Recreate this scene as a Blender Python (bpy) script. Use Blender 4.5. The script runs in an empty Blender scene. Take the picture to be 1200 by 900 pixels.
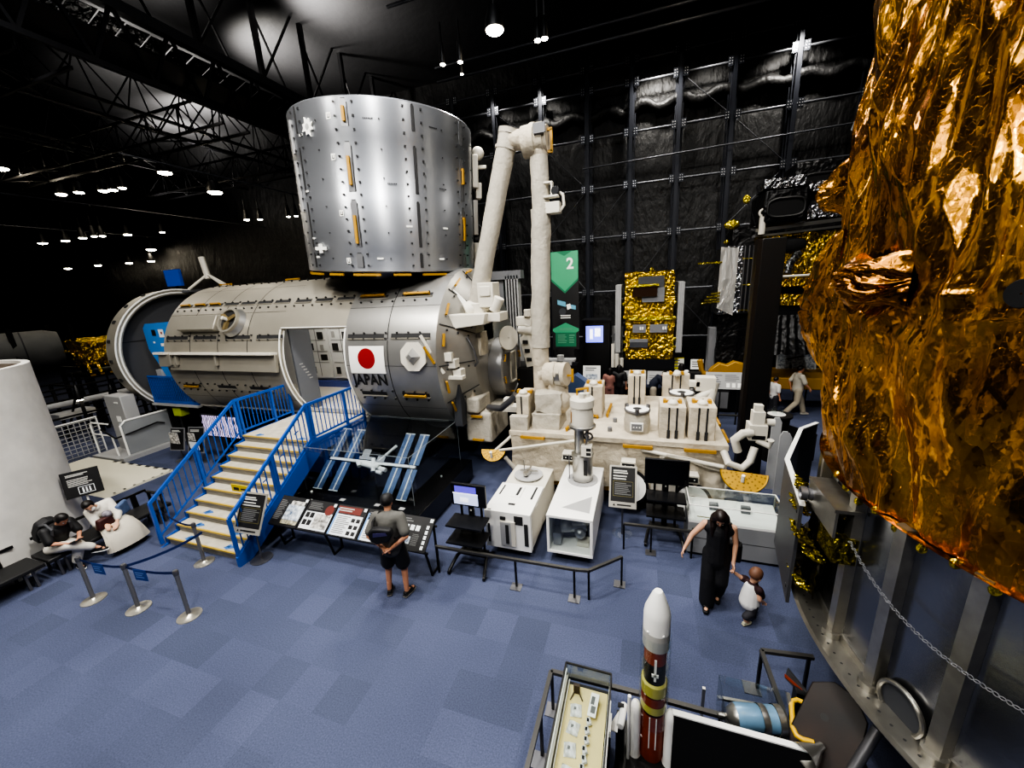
import bpy, math, random
from mathutils import Vector, Matrix, noise
random.seed(7)
V = Vector
C = bpy.data.collections.new('exhibition_hall')
bpy.context.scene.collection.children.link(C)
PI = math.pi
rad = math.radians

# ------------------------------------------------------------------ materials
def lin(c):
    return c / 12.92 if c <= 0.04045 else ((c + 0.055) / 1.055) ** 2.4

def hx(s):
    s = s.lstrip('#')
    return tuple(lin(int(s[i:i + 2], 16) / 255) for i in (0, 2, 4)) + (1,)

MATS = {}
def mat(name, col, rough=.5, metal=0., var=0., vscale=3., bump=0., bscale=20., bdist=.01, emit=None, estr=0.,
        alpha=None, trans=0., ior=1.45, aniso=0., stretch=None, coat=0., spec=None, vor=False, col2=None):
    if name in MATS:
        return MATS[name]
    m = bpy.data.materials.new(name)
    m.use_nodes = True
    nt = m.node_tree
    b = nt.nodes['Principled BSDF']
    c = hx(col) if isinstance(col, str) else col
    b.inputs['Base Color'].default_value = c
    b.inputs['Roughness'].default_value = rough
    b.inputs['Metallic'].default_value = metal
    if spec is not None: b.inputs['Specular IOR Level'].default_value = spec
    if coat: b.inputs['Coat Weight'].default_value = coat
    L = nt.links.new
    if trans:
        b.inputs['Transmission Weight'].default_value = trans
        b.inputs['IOR'].default_value = ior
    if emit:
        b.inputs['Emission Color'].default_value = hx(emit)
        b.inputs['Emission Strength'].default_value = estr
    if aniso:
        b.inputs['Anisotropic'].default_value = aniso; b.inputs['Anisotropic Rotation'].default_value = .25
        t = nt.nodes.new('ShaderNodeTangent'); t.direction_type = 'RADIAL'; t.axis = 'Z'
        L(t.outputs[0], b.inputs['Tangent'])
    tc = nt.nodes.new('ShaderNodeTexCoord')
    src = tc.outputs['Object']
    if stretch:
        mp = nt.nodes.new('ShaderNodeMapping'); mp.inputs['Scale'].default_value = stretch
        L(src, mp.inputs['Vector']); src = mp.outputs[0]
    if var:
        n = nt.nodes.new('ShaderNodeTexNoise'); n.inputs['Scale'].default_value = vscale
        n.inputs['Detail'].default_value = 5; L(src, n.inputs['Vector'])
        r = nt.nodes.new('ShaderNodeValToRGB')
        r.color_ramp.elements[0].position = .3; r.color_ramp.elements[1].position = .7
        lo = tuple(x * (1 - var) for x in c[:3]) + (1,)
        hi = hx(col2) if col2 else tuple(min(1, x * (1 + var * .6)) for x in c[:3]) + (1,)
        r.color_ramp.elements[0].color = lo; r.color_ramp.elements[1].color = hi
        L(n.outputs['Fac'], r.inputs[0]); L(r.outputs[0], b.inputs['Base Color'])
    if bump:
        if vor:
            n0 = nt.nodes.new('ShaderNodeTexNoise'); n0.inputs['Scale'].default_value = bscale * .35; n0.inputs['Detail'].default_value = 4
            L(src, n0.inputs['Vector'])
            mx = nt.nodes.new('ShaderNodeMixRGB'); mx.blend_type = 'ADD'; mx.inputs[0].default_value = .6 / bscale * 6
            L(src, mx.inputs[1]); L(n0.outputs['Color'], mx.inputs[2])
            n = nt.nodes.new('ShaderNodeTexVoronoi'); n.inputs['Scale'].default_value = bscale
            L(mx.outputs[0], n.inputs['Vector']); out = n.outputs['Distance']
        else:
            n = nt.nodes.new('ShaderNodeTexNoise'); n.inputs['Scale'].default_value = bscale
            n.inputs['Detail'].default_value = 6; n.inputs['Roughness'].default_value = .6
            L(src, n.inputs['Vector']); out = n.outputs['Fac']
        bp = nt.nodes.new('ShaderNodeBump'); bp.inputs['Strength'].default_value = bump; bp.inputs['Distance'].default_value = bdist
        L(out, bp.inputs['Height']); L(bp.outputs[0], b.inputs['Normal'])
    if alpha is not None:
        b.inputs['Alpha'].default_value = alpha
    MATS[name] = m
    return m

def glassmat(name, tint=(.8, .88, .9, 1), mixf=.1, rough=.02):
    """thin clear sheet: mostly see-through with a Fresnel-weighted reflection"""
    m = bpy.data.materials.new(name); m.use_nodes = True; nt = m.node_tree; nt.nodes.clear()
    o = nt.nodes.new('ShaderNodeOutputMaterial'); tr = nt.nodes.new('ShaderNodeBsdfTransparent'); tr.inputs[0].default_value = tint
    g = nt.nodes.new('ShaderNodeBsdfGlossy'); g.inputs['Roughness'].default_value = rough
    fr = nt.nodes.new('ShaderNodeFresnel')
    ge = nt.nodes.new('ShaderNodeNewGeometry'); ir = nt.nodes.new('ShaderNodeMapRange'); ir.inputs['To Min'].default_value = 1.5; ir.inputs['To Max'].default_value = 1 / 1.5
    nt.links.new(ge.outputs['Backfacing'], ir.inputs['Value']); nt.links.new(ir.outputs[0], fr.inputs[0])
    ad = nt.nodes.new('ShaderNodeMath'); ad.operation = 'ADD'; ad.inputs[1].default_value = mixf
    mx = nt.nodes.new('ShaderNodeMixShader'); L = nt.links.new
    L(fr.outputs[0], ad.inputs[0]); L(ad.outputs[0], mx.inputs[0]); L(tr.outputs[0], mx.inputs[1]); L(g.outputs[0], mx.inputs[2]); L(mx.outputs[0], o.inputs[0])
    MATS[name] = m
    return m

# ------------------------------------------------------------------ mesh builder
def frame_to(d):
    d = V(d).normalized()
    a = V((0, 0, 1)) if abs(d.z) < .95 else V((1, 0, 0))
    x = a.cross(d).normalized(); y = d.cross(x)
    return x, y, d

class Fr:
    """a local frame: origin and three axes"""
    def __init__(s, o, x=(1, 0, 0), y=(0, 1, 0), z=(0, 0, 1)):
        s.o, s.x, s.y, s.z = V(o), V(x).normalized(), V(y).normalized(), V(z).normalized()
    def __call__(s, a, b, c=0): return s.o + s.x * a + s.y * b + s.z * c

SPLIT = dict(recessed_slots='recessed_slot', longitudinal_slots='longitudinal_slot', cradle='cradle', yellow_foil_trim='foil_trim', dark_foil_skirt='dark_foil_skirt', foil_tabs='foil_tab', foil_knobs='foil_knob', stringers='stringer',
             support_legs='support_leg', grey_plates='grey_plate', panel_hinges='panel_hinge', deck_studs='deck_stud', yellow_booms='yellow_boom', small_decals='decal', flank_strip='flank_strip', lugs='lug', bolts='bolt', uprights='upright',
             feet='foot', posts='post', base_legs='base_leg', trestles='trestle', fins='fin', pedestal='pedestal', cable_run='cable_run', support_post='support_post', captions='caption', radiators='radiator', end_posts='post', glasses='glass', edge_marks='edge_mark', green_shapes='green_shape', booster_struts='booster_strut', leg='leg', brackets='bracket', pipes='pipe', instruments='instrument')
class MB:
    def __init__(s, *mats):
        s.v = []; s.f = []; s.mi = []; s.mats = []; s.cur = 0
        if mats: s.use(mats[0])
    def use(s, m):
        if m not in s.mats: s.mats.append(m)
        s.cur = s.mats.index(m); return s
    def add(s, vs, fs):
        k = len(s.v); s.v += [V(p) for p in vs]
        for f in fs: s.f.append([i + k for i in f]); s.mi.append(s.cur)
        return s
    def box(s, x0, x1, y0, y1, z0, z1, fr=None):
        p = [(x, y, z) for z in (z0, z1) for y in (y0, y1) for x in (x0, x1)]
        if fr: p = [fr(*q) for q in p]
        return s.add(p, [(0, 2, 3, 1), (4, 5, 7, 6), (0, 1, 5, 4), (2, 6, 7, 3), (0, 4, 6, 2), (1, 3, 7, 5)])
    def bar(s, a, b, w, h, up=(0, 0, 1)):
        a, b = V(a), V(b); d = (b - a); l = d.length; d = d / l
        u = V(up); x = d.cross(u)
        if x.length < 1e-4: x = d.cross(V((1, 0, 0)))
        x.normalize(); u = x.cross(d)
        return s.box(-w / 2, w / 2, 0, l, -h / 2, h / 2, Fr(a, x, d, u))
    def cyl(s, a, b, r0, r1=None, n=16, caps=True):
        if r1 is None: r1 = r0
        a, b = V(a), V(b); x, y, d = frame_to(b - a); vs = []
        for c, r in ((a, r0), (b, r1)):
            for i in range(n):
                t = 2 * PI * i / n; vs.append(c + (x * math.cos(t) + y * math.sin(t)) * r)
        fs = [(i, (i + 1) % n, n + (i + 1) % n, n + i) for i in range(n)]
        if caps: fs += [tuple(range(n - 1, -1, -1)), tuple(range(n, 2 * n))]
        return s.add(vs, fs)
    def lathe(s, prof, o=(0, 0, 0), axis=(0, 0, 1), n=32, a0=0., a1=2 * PI, xref=None):
        x, y, d = frame_to(axis)
        if xref: x = V(xref); y = d.cross(x)
        o = V(o); full = abs(a1 - a0 - 2 * PI) < 1e-6; k = n if full else n + 1; vs = []
        for r, h in prof:
            for i in range(k):
                t = a0 + (a1 - a0) * i / n; vs.append(o + d * h + (x * math.cos(t) + y * math.sin(t)) * r)
        fs = []
        for j in range(len(prof) - 1):
            for i in range(n):
                i2 = (i + 1) % k
                fs.append((j * k + i, j * k + i2, (j + 1) * k + i2, (j + 1) * k + i))
        return s.add(vs, fs)
    def tube(s, pts, r, n=6, closed=False):
        pts = [V(p) for p in pts]; m = len(pts); vs = []; px = None
        for i, p in enumerate(pts):
            if closed: d = pts[(i + 1) % m] - pts[i - 1]
            else: d = pts[min(i + 1, m - 1)] - pts[max(i - 1, 0)]
            d.normalize()
            if px is None: x, y, _ = frame_to(d)
            else:
                x = (px - d * px.dot(d))
                if x.length < 1e-5: x = frame_to(d)[0]
                x.normalize(); y = d.cross(x)
            px = x
            rr = r[i] if isinstance(r, (list, tuple)) else r
            for k in range(n):
                t = 2 * PI * k / n; vs.append(p + (x * math.cos(t) + y * math.sin(t)) * rr)
        fs = []
        for j in range(m if closed else m - 1):
            j2 = (j + 1) % m
            for k in range(n):
                k2 = (k + 1) % n; fs.append((j * n + k, j * n + k2, j2 * n + k2, j2 * n + k))
        if not closed: fs += [tuple(range(n - 1, -1, -1)), tuple(range((m - 1) * n, m * n))]
        return s.add(vs, fs)
    def torus(s, c, axis, R, r, n=32, k=8):
        x, y, d = frame_to(axis); c = V(c)
        return s.tube([c + (x * math.cos(2 * PI * i / n) + y * math.sin(2 * PI * i / n)) * R for i in range(n)], r, k, True)
    def ball(s, c, r, n=16, m=10):
        if not isinstance(r, (tuple, list)): r = (r, r, r)
        c = V(c); vs = [c + V((0, 0, -r[2]))]
        for j in range(1, m):
            a = -PI / 2 + PI * j / m
            for i in range(n):
                t = 2 * PI * i / n; vs.append(c + V((math.cos(a) * math.cos(t) * r[0], math.cos(a) * math.sin(t) * r[1], math.sin(a) * r[2])))
        vs.append(c + V((0, 0, r[2]))); fs = []
        for i in range(n): fs.append((0, 1 + (i + 1) % n, 1 + i))
        for j in range(m - 2):
            for i in range(n):
                b = 1 + j * n; fs.append((b + i, b + (i + 1) % n, b + n + (i + 1) % n, b + n + i))
        t = len(vs) - 1; b = 1 + (m - 2) * n
        for i in range(n): fs.append((b + i, b + (i + 1) % n, t))
        return s.add(vs, fs)
    def prism(s, poly, fr, h0, h1):
        n = len(poly); vs = [fr(a, b, h0) for a, b in poly] + [fr(a, b, h1) for a, b in poly]
        fs = [tuple(range(n - 1, -1, -1)), tuple(range(n, 2 * n))] + [(i, (i + 1) % n, n + (i + 1) % n, n + i) for i in range(n)]
        return s.add(vs, fs)
    def quad(s, a, b, c, d): return s.add([a, b, c, d], [(0, 1, 2, 3)])
    def rect(s, fr, x0, x1, y0, y1, h=0): return s.quad(fr(x0, y0, h), fr(x1, y0, h), fr(x1, y1, h), fr(x0, y1, h))
    def disc(s, fr, cx, cy, r, h=0, n=20): return s.add([fr(cx + r * math.cos(2 * PI * i / n), cy + r * math.sin(2 * PI * i / n), h) for i in range(n)], [tuple(range(n))])
    def split_build(s, name, parent, gap=.03, **kw):
        # one object per separate piece: loose shells whose boxes lie closer than gap count as one piece
        n = len(s.v); up = list(range(n))
        def find(i):
            while up[i] != i: up[i] = up[up[i]]; i = up[i]
            return i
        for f in s.f:
            a = find(f[0])
            for i in f[1:]: up[find(i)] = a
        comp = {}
        for i in range(n): comp.setdefault(find(i), []).append(i)
        ks = list(comp); bx = [[[fn(s.v[i][c] for i in comp[k]) for c in range(3)] for fn in (min, max)] for k in ks]; g = list(range(len(ks)))
        def fg(i):
            while g[i] != i: i = g[i]
            return i
        for i in range(len(ks)):
            for j in range(i):
                if all(bx[i][0][c] - gap < bx[j][1][c] and bx[j][0][c] - gap < bx[i][1][c] for c in range(3)): g[fg(i)] = fg(j)
        grp = {}
        for i, k in enumerate(ks): grp.setdefault(fg(i), set()).add(k)
        out = []
        for q in grp.values():
            m = MB(); m.mats = s.mats; idx = {}
            for f, mi in zip(s.f, s.mi):
                if find(f[0]) in q:
                    for i in f:
                        if i not in idx: idx[i] = len(m.v); m.v.append(s.v[i])
                    m.f.append([idx[i] for i in f]); m.mi.append(mi)
            out.append(m.build(name, parent, nosplit=True, **kw))
        return out
    def build(s, name, parent=None, at=None, smooth=40, bevel=0, label=None, seg=2, nosplit=False):
        if parent and name in SPLIT and not nosplit: return s.split_build(SPLIT[name], parent, smooth=smooth, bevel=bevel, seg=seg)[0]
        me = bpy.data.meshes.new(name)
        off = V(at) if at is not None else (wloc(parent) if parent else V((0, 0, 0)))
        me.from_pydata([p - off for p in s.v], [], s.f)
        for m in s.mats: me.materials.append(m)
        me.polygons.foreach_set('material_index', s.mi)
        import bmesh
        if smooth:
            me.polygons.foreach_set('use_smooth', [True] * len(me.polygons)); me.set_sharp_from_angle(angle=rad(smooth))
        me.update()
        o = bpy.data.objects.new(name, me); C.objects.link(o)
        if parent: o.parent = parent
        if parent and at is not None: o.location = off - wloc(parent)
        elif at is not None: o.location = off
        if bevel:
            b = o.modifiers.new('bevel', 'BEVEL'); b.width = bevel; b.segments = seg; b.limit_method = 'ANGLE'; b.angle_limit = rad(50)
        if label: o['label'] = label
        return o

def wloc(o):
    p = V((0, 0, 0))
    while o: p = p + V(o.location); o = o.parent
    return p

def tag(o, label, cat, group=None, kind=None):
    o['label'] = label; o['category'] = cat
    if group: o['group'] = group
    if kind: o['kind'] = kind
    return o
def thing(name, label, cat, loc=(0, 0, 0), group=None):
    o = bpy.data.objects.new(name, None); C.objects.link(o); o.location = loc; o.empty_display_size = .2
    return tag(o, label, cat, group)
def struct(o):
    o['kind'] = 'structure'; return o
KIDS = {}
def dup(root, loc, rz=None, label=None, group=None):
    r = root.copy(); C.objects.link(r); r.location = loc
    if rz is not None: r.rotation_euler = (0, 0, rz)
    if label: r['label'] = label
    if group: r['group'] = group
    for ch in [o for o in C.objects if o.parent == root]:
        c = ch.copy(); C.objects.link(c); c.parent = r
        for g in [o for o in C.objects if o.parent == ch]:
            d = g.copy(); C.objects.link(d); d.parent = c
    return r

def text_geo(body, size, align='CENTER', bold=0.):
    cu = bpy.data.curves.new('lettering', 'FONT'); cu.body = body; cu.size = size; cu.align_x = align; cu.align_y = 'CENTER'; cu.offset = bold; cu.resolution_u = 3
    ob = bpy.data.objects.new('lettering', cu); C.objects.link(ob)
    me = bpy.data.meshes.new_from_object(ob)
    vs = [v.co.copy() for v in me.vertices]; fs = [tuple(p.vertices) for p in me.polygons]
    bpy.data.objects.remove(ob); bpy.data.curves.remove(cu); bpy.data.meshes.remove(me)
    return vs, fs
def put_text(mb, body, size, fr, cx=0, cy=0, h=.002, align='CENTER', bold=0., sx=1.):
    vs, fs = text_geo(body, size, align, bold)
    mb.add([fr(cx + p.x * sx, cy + p.y, h) for p in vs], fs)

# ------------------------------------------------------------------ palette
M_black = mat('black_paint', '0c0c0d', .45)
M_matblack = mat('matt_black', '08080a', .85)
M_dark = mat('dark_metal', '1b1c20', .4, .3)
M_steel = mat('brushed_steel', 'b9b7b1', .28, .9)
M_steel_d = mat('dull_steel', '77777a', .4, .8)
M_white = mat('white_paint', 'd3cec1', .5)
M_white2 = mat('clean_white', 'f4f3ee', .4)
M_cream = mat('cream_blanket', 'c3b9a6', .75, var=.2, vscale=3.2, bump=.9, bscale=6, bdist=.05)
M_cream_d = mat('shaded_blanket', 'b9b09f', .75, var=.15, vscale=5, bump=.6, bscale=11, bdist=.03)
M_beta = mat('woven_white_cloth', 'b3ada0', .8, var=.1, vscale=8, bump=.9, bscale=16, bdist=.02)
M_yellow = mat('yellow_handrail', 'a97f22', .5)
M_gold = mat('gold_plate', '9c7a16', .4, .5)
M_hull = mat('module_hull', 'a5a094', .42, .45, var=.08, vscale=1.2)
M_hull2 = mat('module_hull_panel', 'aeadaa', .36, .75, var=.1, vscale=1.5)
M_brush = mat('brushed_aluminium', 'a9acb2', .36, .74, var=.06, vscale=1.5, aniso=.8)
M_brush2 = mat('dull_aluminium', '9b9b9c', .4, .8)
M_slot = mat('recess_shade_dark_detail', '2a2a2b', .7)  # dark tone: shade painted into slots, also plain dark studs, seams and rivets
M_grey = mat('mid_grey', '6f7073', .6)
M_dgrey = mat('dark_grey_panel', '3b3d42', .6)
M_lgrey = mat('light_grey', 'a4a4a4', .55)
M_blue = mat('blue_paint', '1f55ad', .4)
M_bluel = mat('light_blue_paint', '3a83cf', .4)
M_navy = mat('navy_belt', '1b2c62', .7)
M_red = mat('flag_red', '8f1416', .5)
M_ink = mat('black_ink', '141416', .6)
M_glass = glassmat('clear_acrylic', (.9, .93, .95, 1), .03, .01)
M_glass2 = glassmat('case_glass', (.95, .975, .97, 1), .035, .01)
M_foil = mat('yellow_foil', 'c9a50c', .2, .95, bump=1., bscale=9, bdist=.06, vor=True)
M_foil2 = mat('bright_yellow_foil', 'd8c22a', .22, .9, bump=1., bscale=14, bdist=.05, vor=True)
M_sil = mat('silver_foil', '8d8d8f', .22, .95, bump=1., bscale=8, bdist=.05, vor=True)
M_blkfoil = mat('black_foil', '121214', .38, .3, bump=.7, bscale=6, bdist=.04, vor=True)
M_skin = mat('skin', 'c08a6c', .55)
M_skin2 = mat('fair_skin', 'd0a184', .55)
M_hair = mat('black_hair', '120d0c', .5)
# ------------------------------------------------------------------ the hall (X along the module axis, Y away towards the back wall)
def carpet():
    m = bpy.data.materials.new('blue_carpet_tiles'); m.use_nodes = True; nt = m.node_tree; L = nt.links.new
    b = nt.nodes['Principled BSDF']; b.inputs['Roughness'].default_value = .85; b.inputs['Specular IOR Level'].default_value = .25
    tc = nt.nodes.new('ShaderNodeTexCoord')
    mp = nt.nodes.new('ShaderNodeMapping'); mp.inputs['Scale'].default_value = (2, 2, 0); mp.inputs['Location'].default_value = (.3, .1, 0)
    fl = nt.nodes.new('ShaderNodeVectorMath'); fl.operation = 'FLOOR'
    wn = nt.nodes.new('ShaderNodeTexWhiteNoise'); wn.noise_dimensions = '3D'
    r = nt.nodes.new('ShaderNodeValToRGB'); e = r.color_ramp.elements
    e[0].position = 0; e[0].color = hx('474d62'); e[1].position = 1; e[1].color = hx('515770')
    x = e.new(.3); x.color = hx('4b5168'); x = e.new(.75); x.color = hx('4d536b')
    n = nt.nodes.new('ShaderNodeTexNoise'); n.inputs['Scale'].default_value = 60; n.inputs['Detail'].default_value = 4
    n2 = nt.nodes.new('ShaderNodeTexNoise'); n2.inputs['Scale'].default_value = .5; n2.inputs['Detail'].default_value = 2
    mx = nt.nodes.new('ShaderNodeMixRGB'); mx.blend_type = 'OVERLAY'; mx.inputs[0].default_value = .55
    mx2 = nt.nodes.new('ShaderNodeMixRGB'); mx2.blend_type = 'OVERLAY'; mx2.inputs[0].default_value = .35
    L(tc.outputs['Object'], mp.inputs[0]); L(mp.outputs[0], fl.inputs[0]); L(fl.outputs[0], wn.inputs[0]); L(wn.outputs[0], r.inputs[0])
    L(tc.outputs['Object'], n.inputs[0]); L(tc.outputs['Object'], n2.inputs[0]); L(r.outputs[0], mx.inputs[1]); L(n.outputs['Fac'], mx.inputs[2])
    L(mx.outputs[0], mx2.inputs[1]); L(n2.outputs['Fac'], mx2.inputs[2]); L(mx2.outputs[0], b.inputs['Base Color'])
    bp = nt.nodes.new('ShaderNodeBump'); bp.inputs['Strength'].default_value = .3; bp.inputs['Distance'].default_value = .01
    L(n.outputs['Fac'], bp.inputs['Height']); L(bp.outputs[0], b.inputs['Normal'])
    return m
M_carpet = carpet()
M_tarp = mat('black_wall_tarp', '161617', .5, bump=.7, bscale=1.2, bdist=.25, stretch=(1, 1, .5))
M_ceil = mat('dark_ceiling_membrane', '2e2e30', .6, bump=.3, bscale=.6, bdist=.2)
M_post = mat('dark_blue_steel', '23262f', .45, .3)
M_truss = mat('truss_paint', '1b1b1e', .4, .4)
UL, UR, VF, VB, ZC = -46., 9.5, -6., 19.2, 14.3
struct(MB(M_carpet).box(UL, UR, VF, VB, -.1, 0).build('floor', smooth=0))
struct(MB(M_tarp).box(UL, UR, VB, VB + .1, 0, ZC).build('wall_back', smooth=0))
struct(MB(M_matblack).box(UL - .1, UL, VF, VB, 0, ZC).build('wall_left', smooth=0))
struct(MB(M_tarp).box(UR, UR + .1, VF, VB, 0, ZC).build('wall_right', smooth=0))
struct(MB(M_matblack).box(UL, UR, VF - .1, VF, 0, ZC).build('wall_front', smooth=0))
struct(MB(M_ceil).box(UL, UR, VF, VB, ZC, ZC + .1).build('ceiling', smooth=0))

# posts, girts and braces of the back wall
cols = [-16.6, -14.6, -12.6, -10.6, -8.6, -6.62, -4.45, -2.45, -.68, 1.13, 3.0, 5.0, 7.2]
girts = [2.2, 4.28, 6.63, 8.65, 10.6, 12.35, 13.1]
nt_ = 0
def trim(mb, smooth=0):
    global nt_
    nt_ += 1
    return struct(mb.build('trim_%d' % nt_, smooth=smooth))
M_plate = mat('bolted_plate', '33363d', .4, .5)
M_bolt = mat('bolt_heads', 'cfcfd2', .3, .6)
for i, u in enumerate(cols):
    mb = MB(M_post)
    mb.box(u - .07, u + .07, 18.55, 18.7, 0, 13.2); mb.box(u - .12, u + .12, 18.7, 18.72, 0, 13.2)
    mb.box(u - .16, u - .12, 18.85, 18.95, 0, 12.3); mb.box(u + .13, u + .17, 18.85, 18.95, 0, 12.3)
    for z in girts[1:]:
        for s in (-1, 1):
            mb.use(M_plate); mb.box(u + s * .18 - .09, u + s * .18 + .09, 18.52, 18.55, z - .16, z + .16)
            mb.use(M_bolt)
            for a in (-.04, .04):
                for c in (-.09, 0, .09): mb.box(u + s * .18 + a - .014, u + s * .18 + a + .014, 18.50, 18.52, z + c - .016, z + c + .016)
        mb.use(M_post)
    trim(mb)
M_girt = mat('pale_girt', '5c5e63', .4, .5)
for z in girts:
    mb = MB(M_girt); mb.cyl((cols[0], 18.6, z), (cols[-1], 18.6, z), .045, n=8); trim(mb, 60)
for i in range(3, len(cols) - 1):
    a, b = cols[i], cols[i + 1]
    for j, (z0, z1) in enumerate(zip(girts[:-2], girts[1:-1])):
        if (i + j) % 4 == 1 or (i % 2 == 0 and j < 4 and i != 8):
            mb = MB(M_girt); p, q = ((a, 18.62, z0), (b, 18.62, z1)) if (i // 2 + j) % 2 else ((a, 18.62, z1), (b, 18.62, z0))
            mb.cyl(p, q, .016, n=6); trim(mb, 60)
mb = MB(M_girt); mb.cyl((-2.6, 18.2, 9.4), (7.4, 18.2, 9.6), .03, n=8); trim(mb, 60)
for v, z in ((16, 13.2), (16.05, 12.75), (13, 13.6)):
    mb = MB(M_girt); mb.cyl((-8, v, z), (7.4, v, z), .05, n=8); trim(mb, 60)
# dark sagging cloth roll along the top of the back wall
mb = MB(M_tarp)
mb.tube([(cols[3] + k * .25, 18.95, 11.55 + .12 * math.sin(k * 1.1) + .1 * noise.noise((k * .3, 0, 3))) for k in range(72)], [.22 + .1 * noise.noise((k * .5, 1, 1)) for k in range(72)], 8)
trim(mb, 80)

# roof trusses over the left half of the hall
def truss(p, q, h, n, w=.09, diag=.05, depth=0.):
    p, q = V(p), V(q); d = (q - p) / n; up = V((0, 0, h)); mb = MB(M_truss)
    side = V((0, 0, 1)).cross(d).normalized() * depth
    rows = [V((0, 0, 0))] if not depth else [-side / 2, side / 2]
    for s in rows:
        mb.bar(p + s, q + s, w, w)
    mb.bar(p + up, q + up, w, w)
    for i in range(n):
        for s in rows:
            a = p + d * i + s; b = p + d * (i + 1) + s; m = p + d * (i + .5) + up
            mb.cyl(a, m, diag / 2, n=6, caps=False); mb.cyl(m, b, diag / 2, n=6, caps=False)
        if depth and i % 2 == 0: mb.cyl(p + d * i - side / 2, p + d * (i + 1) + side / 2, diag / 2, n=6, caps=False)
    return trim(mb)
# wide catwalk girder crossing over the module's left end
gm = MB(mat('girder_face', '2b2c2f', .5, .3)); gm.box(-12.15, -11.9, 1, 19, 11.6, 11.85); trim(gm)
gm = MB(M_truss); gm.box(-13.6, -12.2, 1, 19, 11.1, 11.14)
for k in range(15):
    v = 1.5 + k * 1.2
    gm.bar((-12.0, v, 11.7), (-12.0, v + .6, 10.3), .07, .07); gm.bar((-12.0, v + .6, 10.3), (-12.0, v + 1.2, 11.7), .07, .07)
    gm.bar((-13.6, v, 11.1), (-12.0, v + .6, 10.3), .05, .05)
gm.bar((-12, 1, 10.3), (-12, 19, 10.3), .12, .12); gm.bar((-13.6, 1, 11.1), (-13.6, 19, 11.1), .1, .1)
trim(gm)
crm = MB(mat('crumpled_roof_film', '6a6a6a', .25, .8, bump=1., bscale=5, bdist=.15, stretch=(1, 1, .4), vor=True))
for k in range(34):
    v = 1.2 + k * .52; crm.quad((-13.3, v, 11.3), (-12.3, v, 11.6), (-12.3, v + .5, 11.62), (-13.3, v + .5, 11.28 + .12 * noise.noise((v * 2, 0, 0))))
trim(crm)
for k in range(8):     # struts from the girder up to the roof membrane
    v = 3.5 + k * 2.
    mb = MB(M_truss); mb.bar((-12, v, 11.8), (-12, v, ZC), .14, .14); mb.bar((-12, v, 11.8), (-12.0, v + 1.6, ZC), .06, .06); mb.bar((-12, v + .9, 11.8), (-12.0, v, ZC - .6), .05, .05); trim(mb)
for u, z in ((-17, 11.2), (-22, 11.2), (-27.5, 11.2), (-33, 11.2), (-39, 11.2)):
    truss((u, -2, z), (u, 19, z), 1.5, 14, depth=1.2)
for v in (6.5, 11, 15.5):
    truss((-44, v, 10.4), (-13, v, 10.4), 1.1, 18, w=.07, depth=.9)
for k in range(12):    # slim lamp battens far off to the left
    u = -14 - k * 2.6
    mb = MB(M_girt); mb.cyl((u, 8, 9.0), (u, 19, 9.0), .025, n=6); trim(mb, 60) if k % 3 == 0 else None

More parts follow.
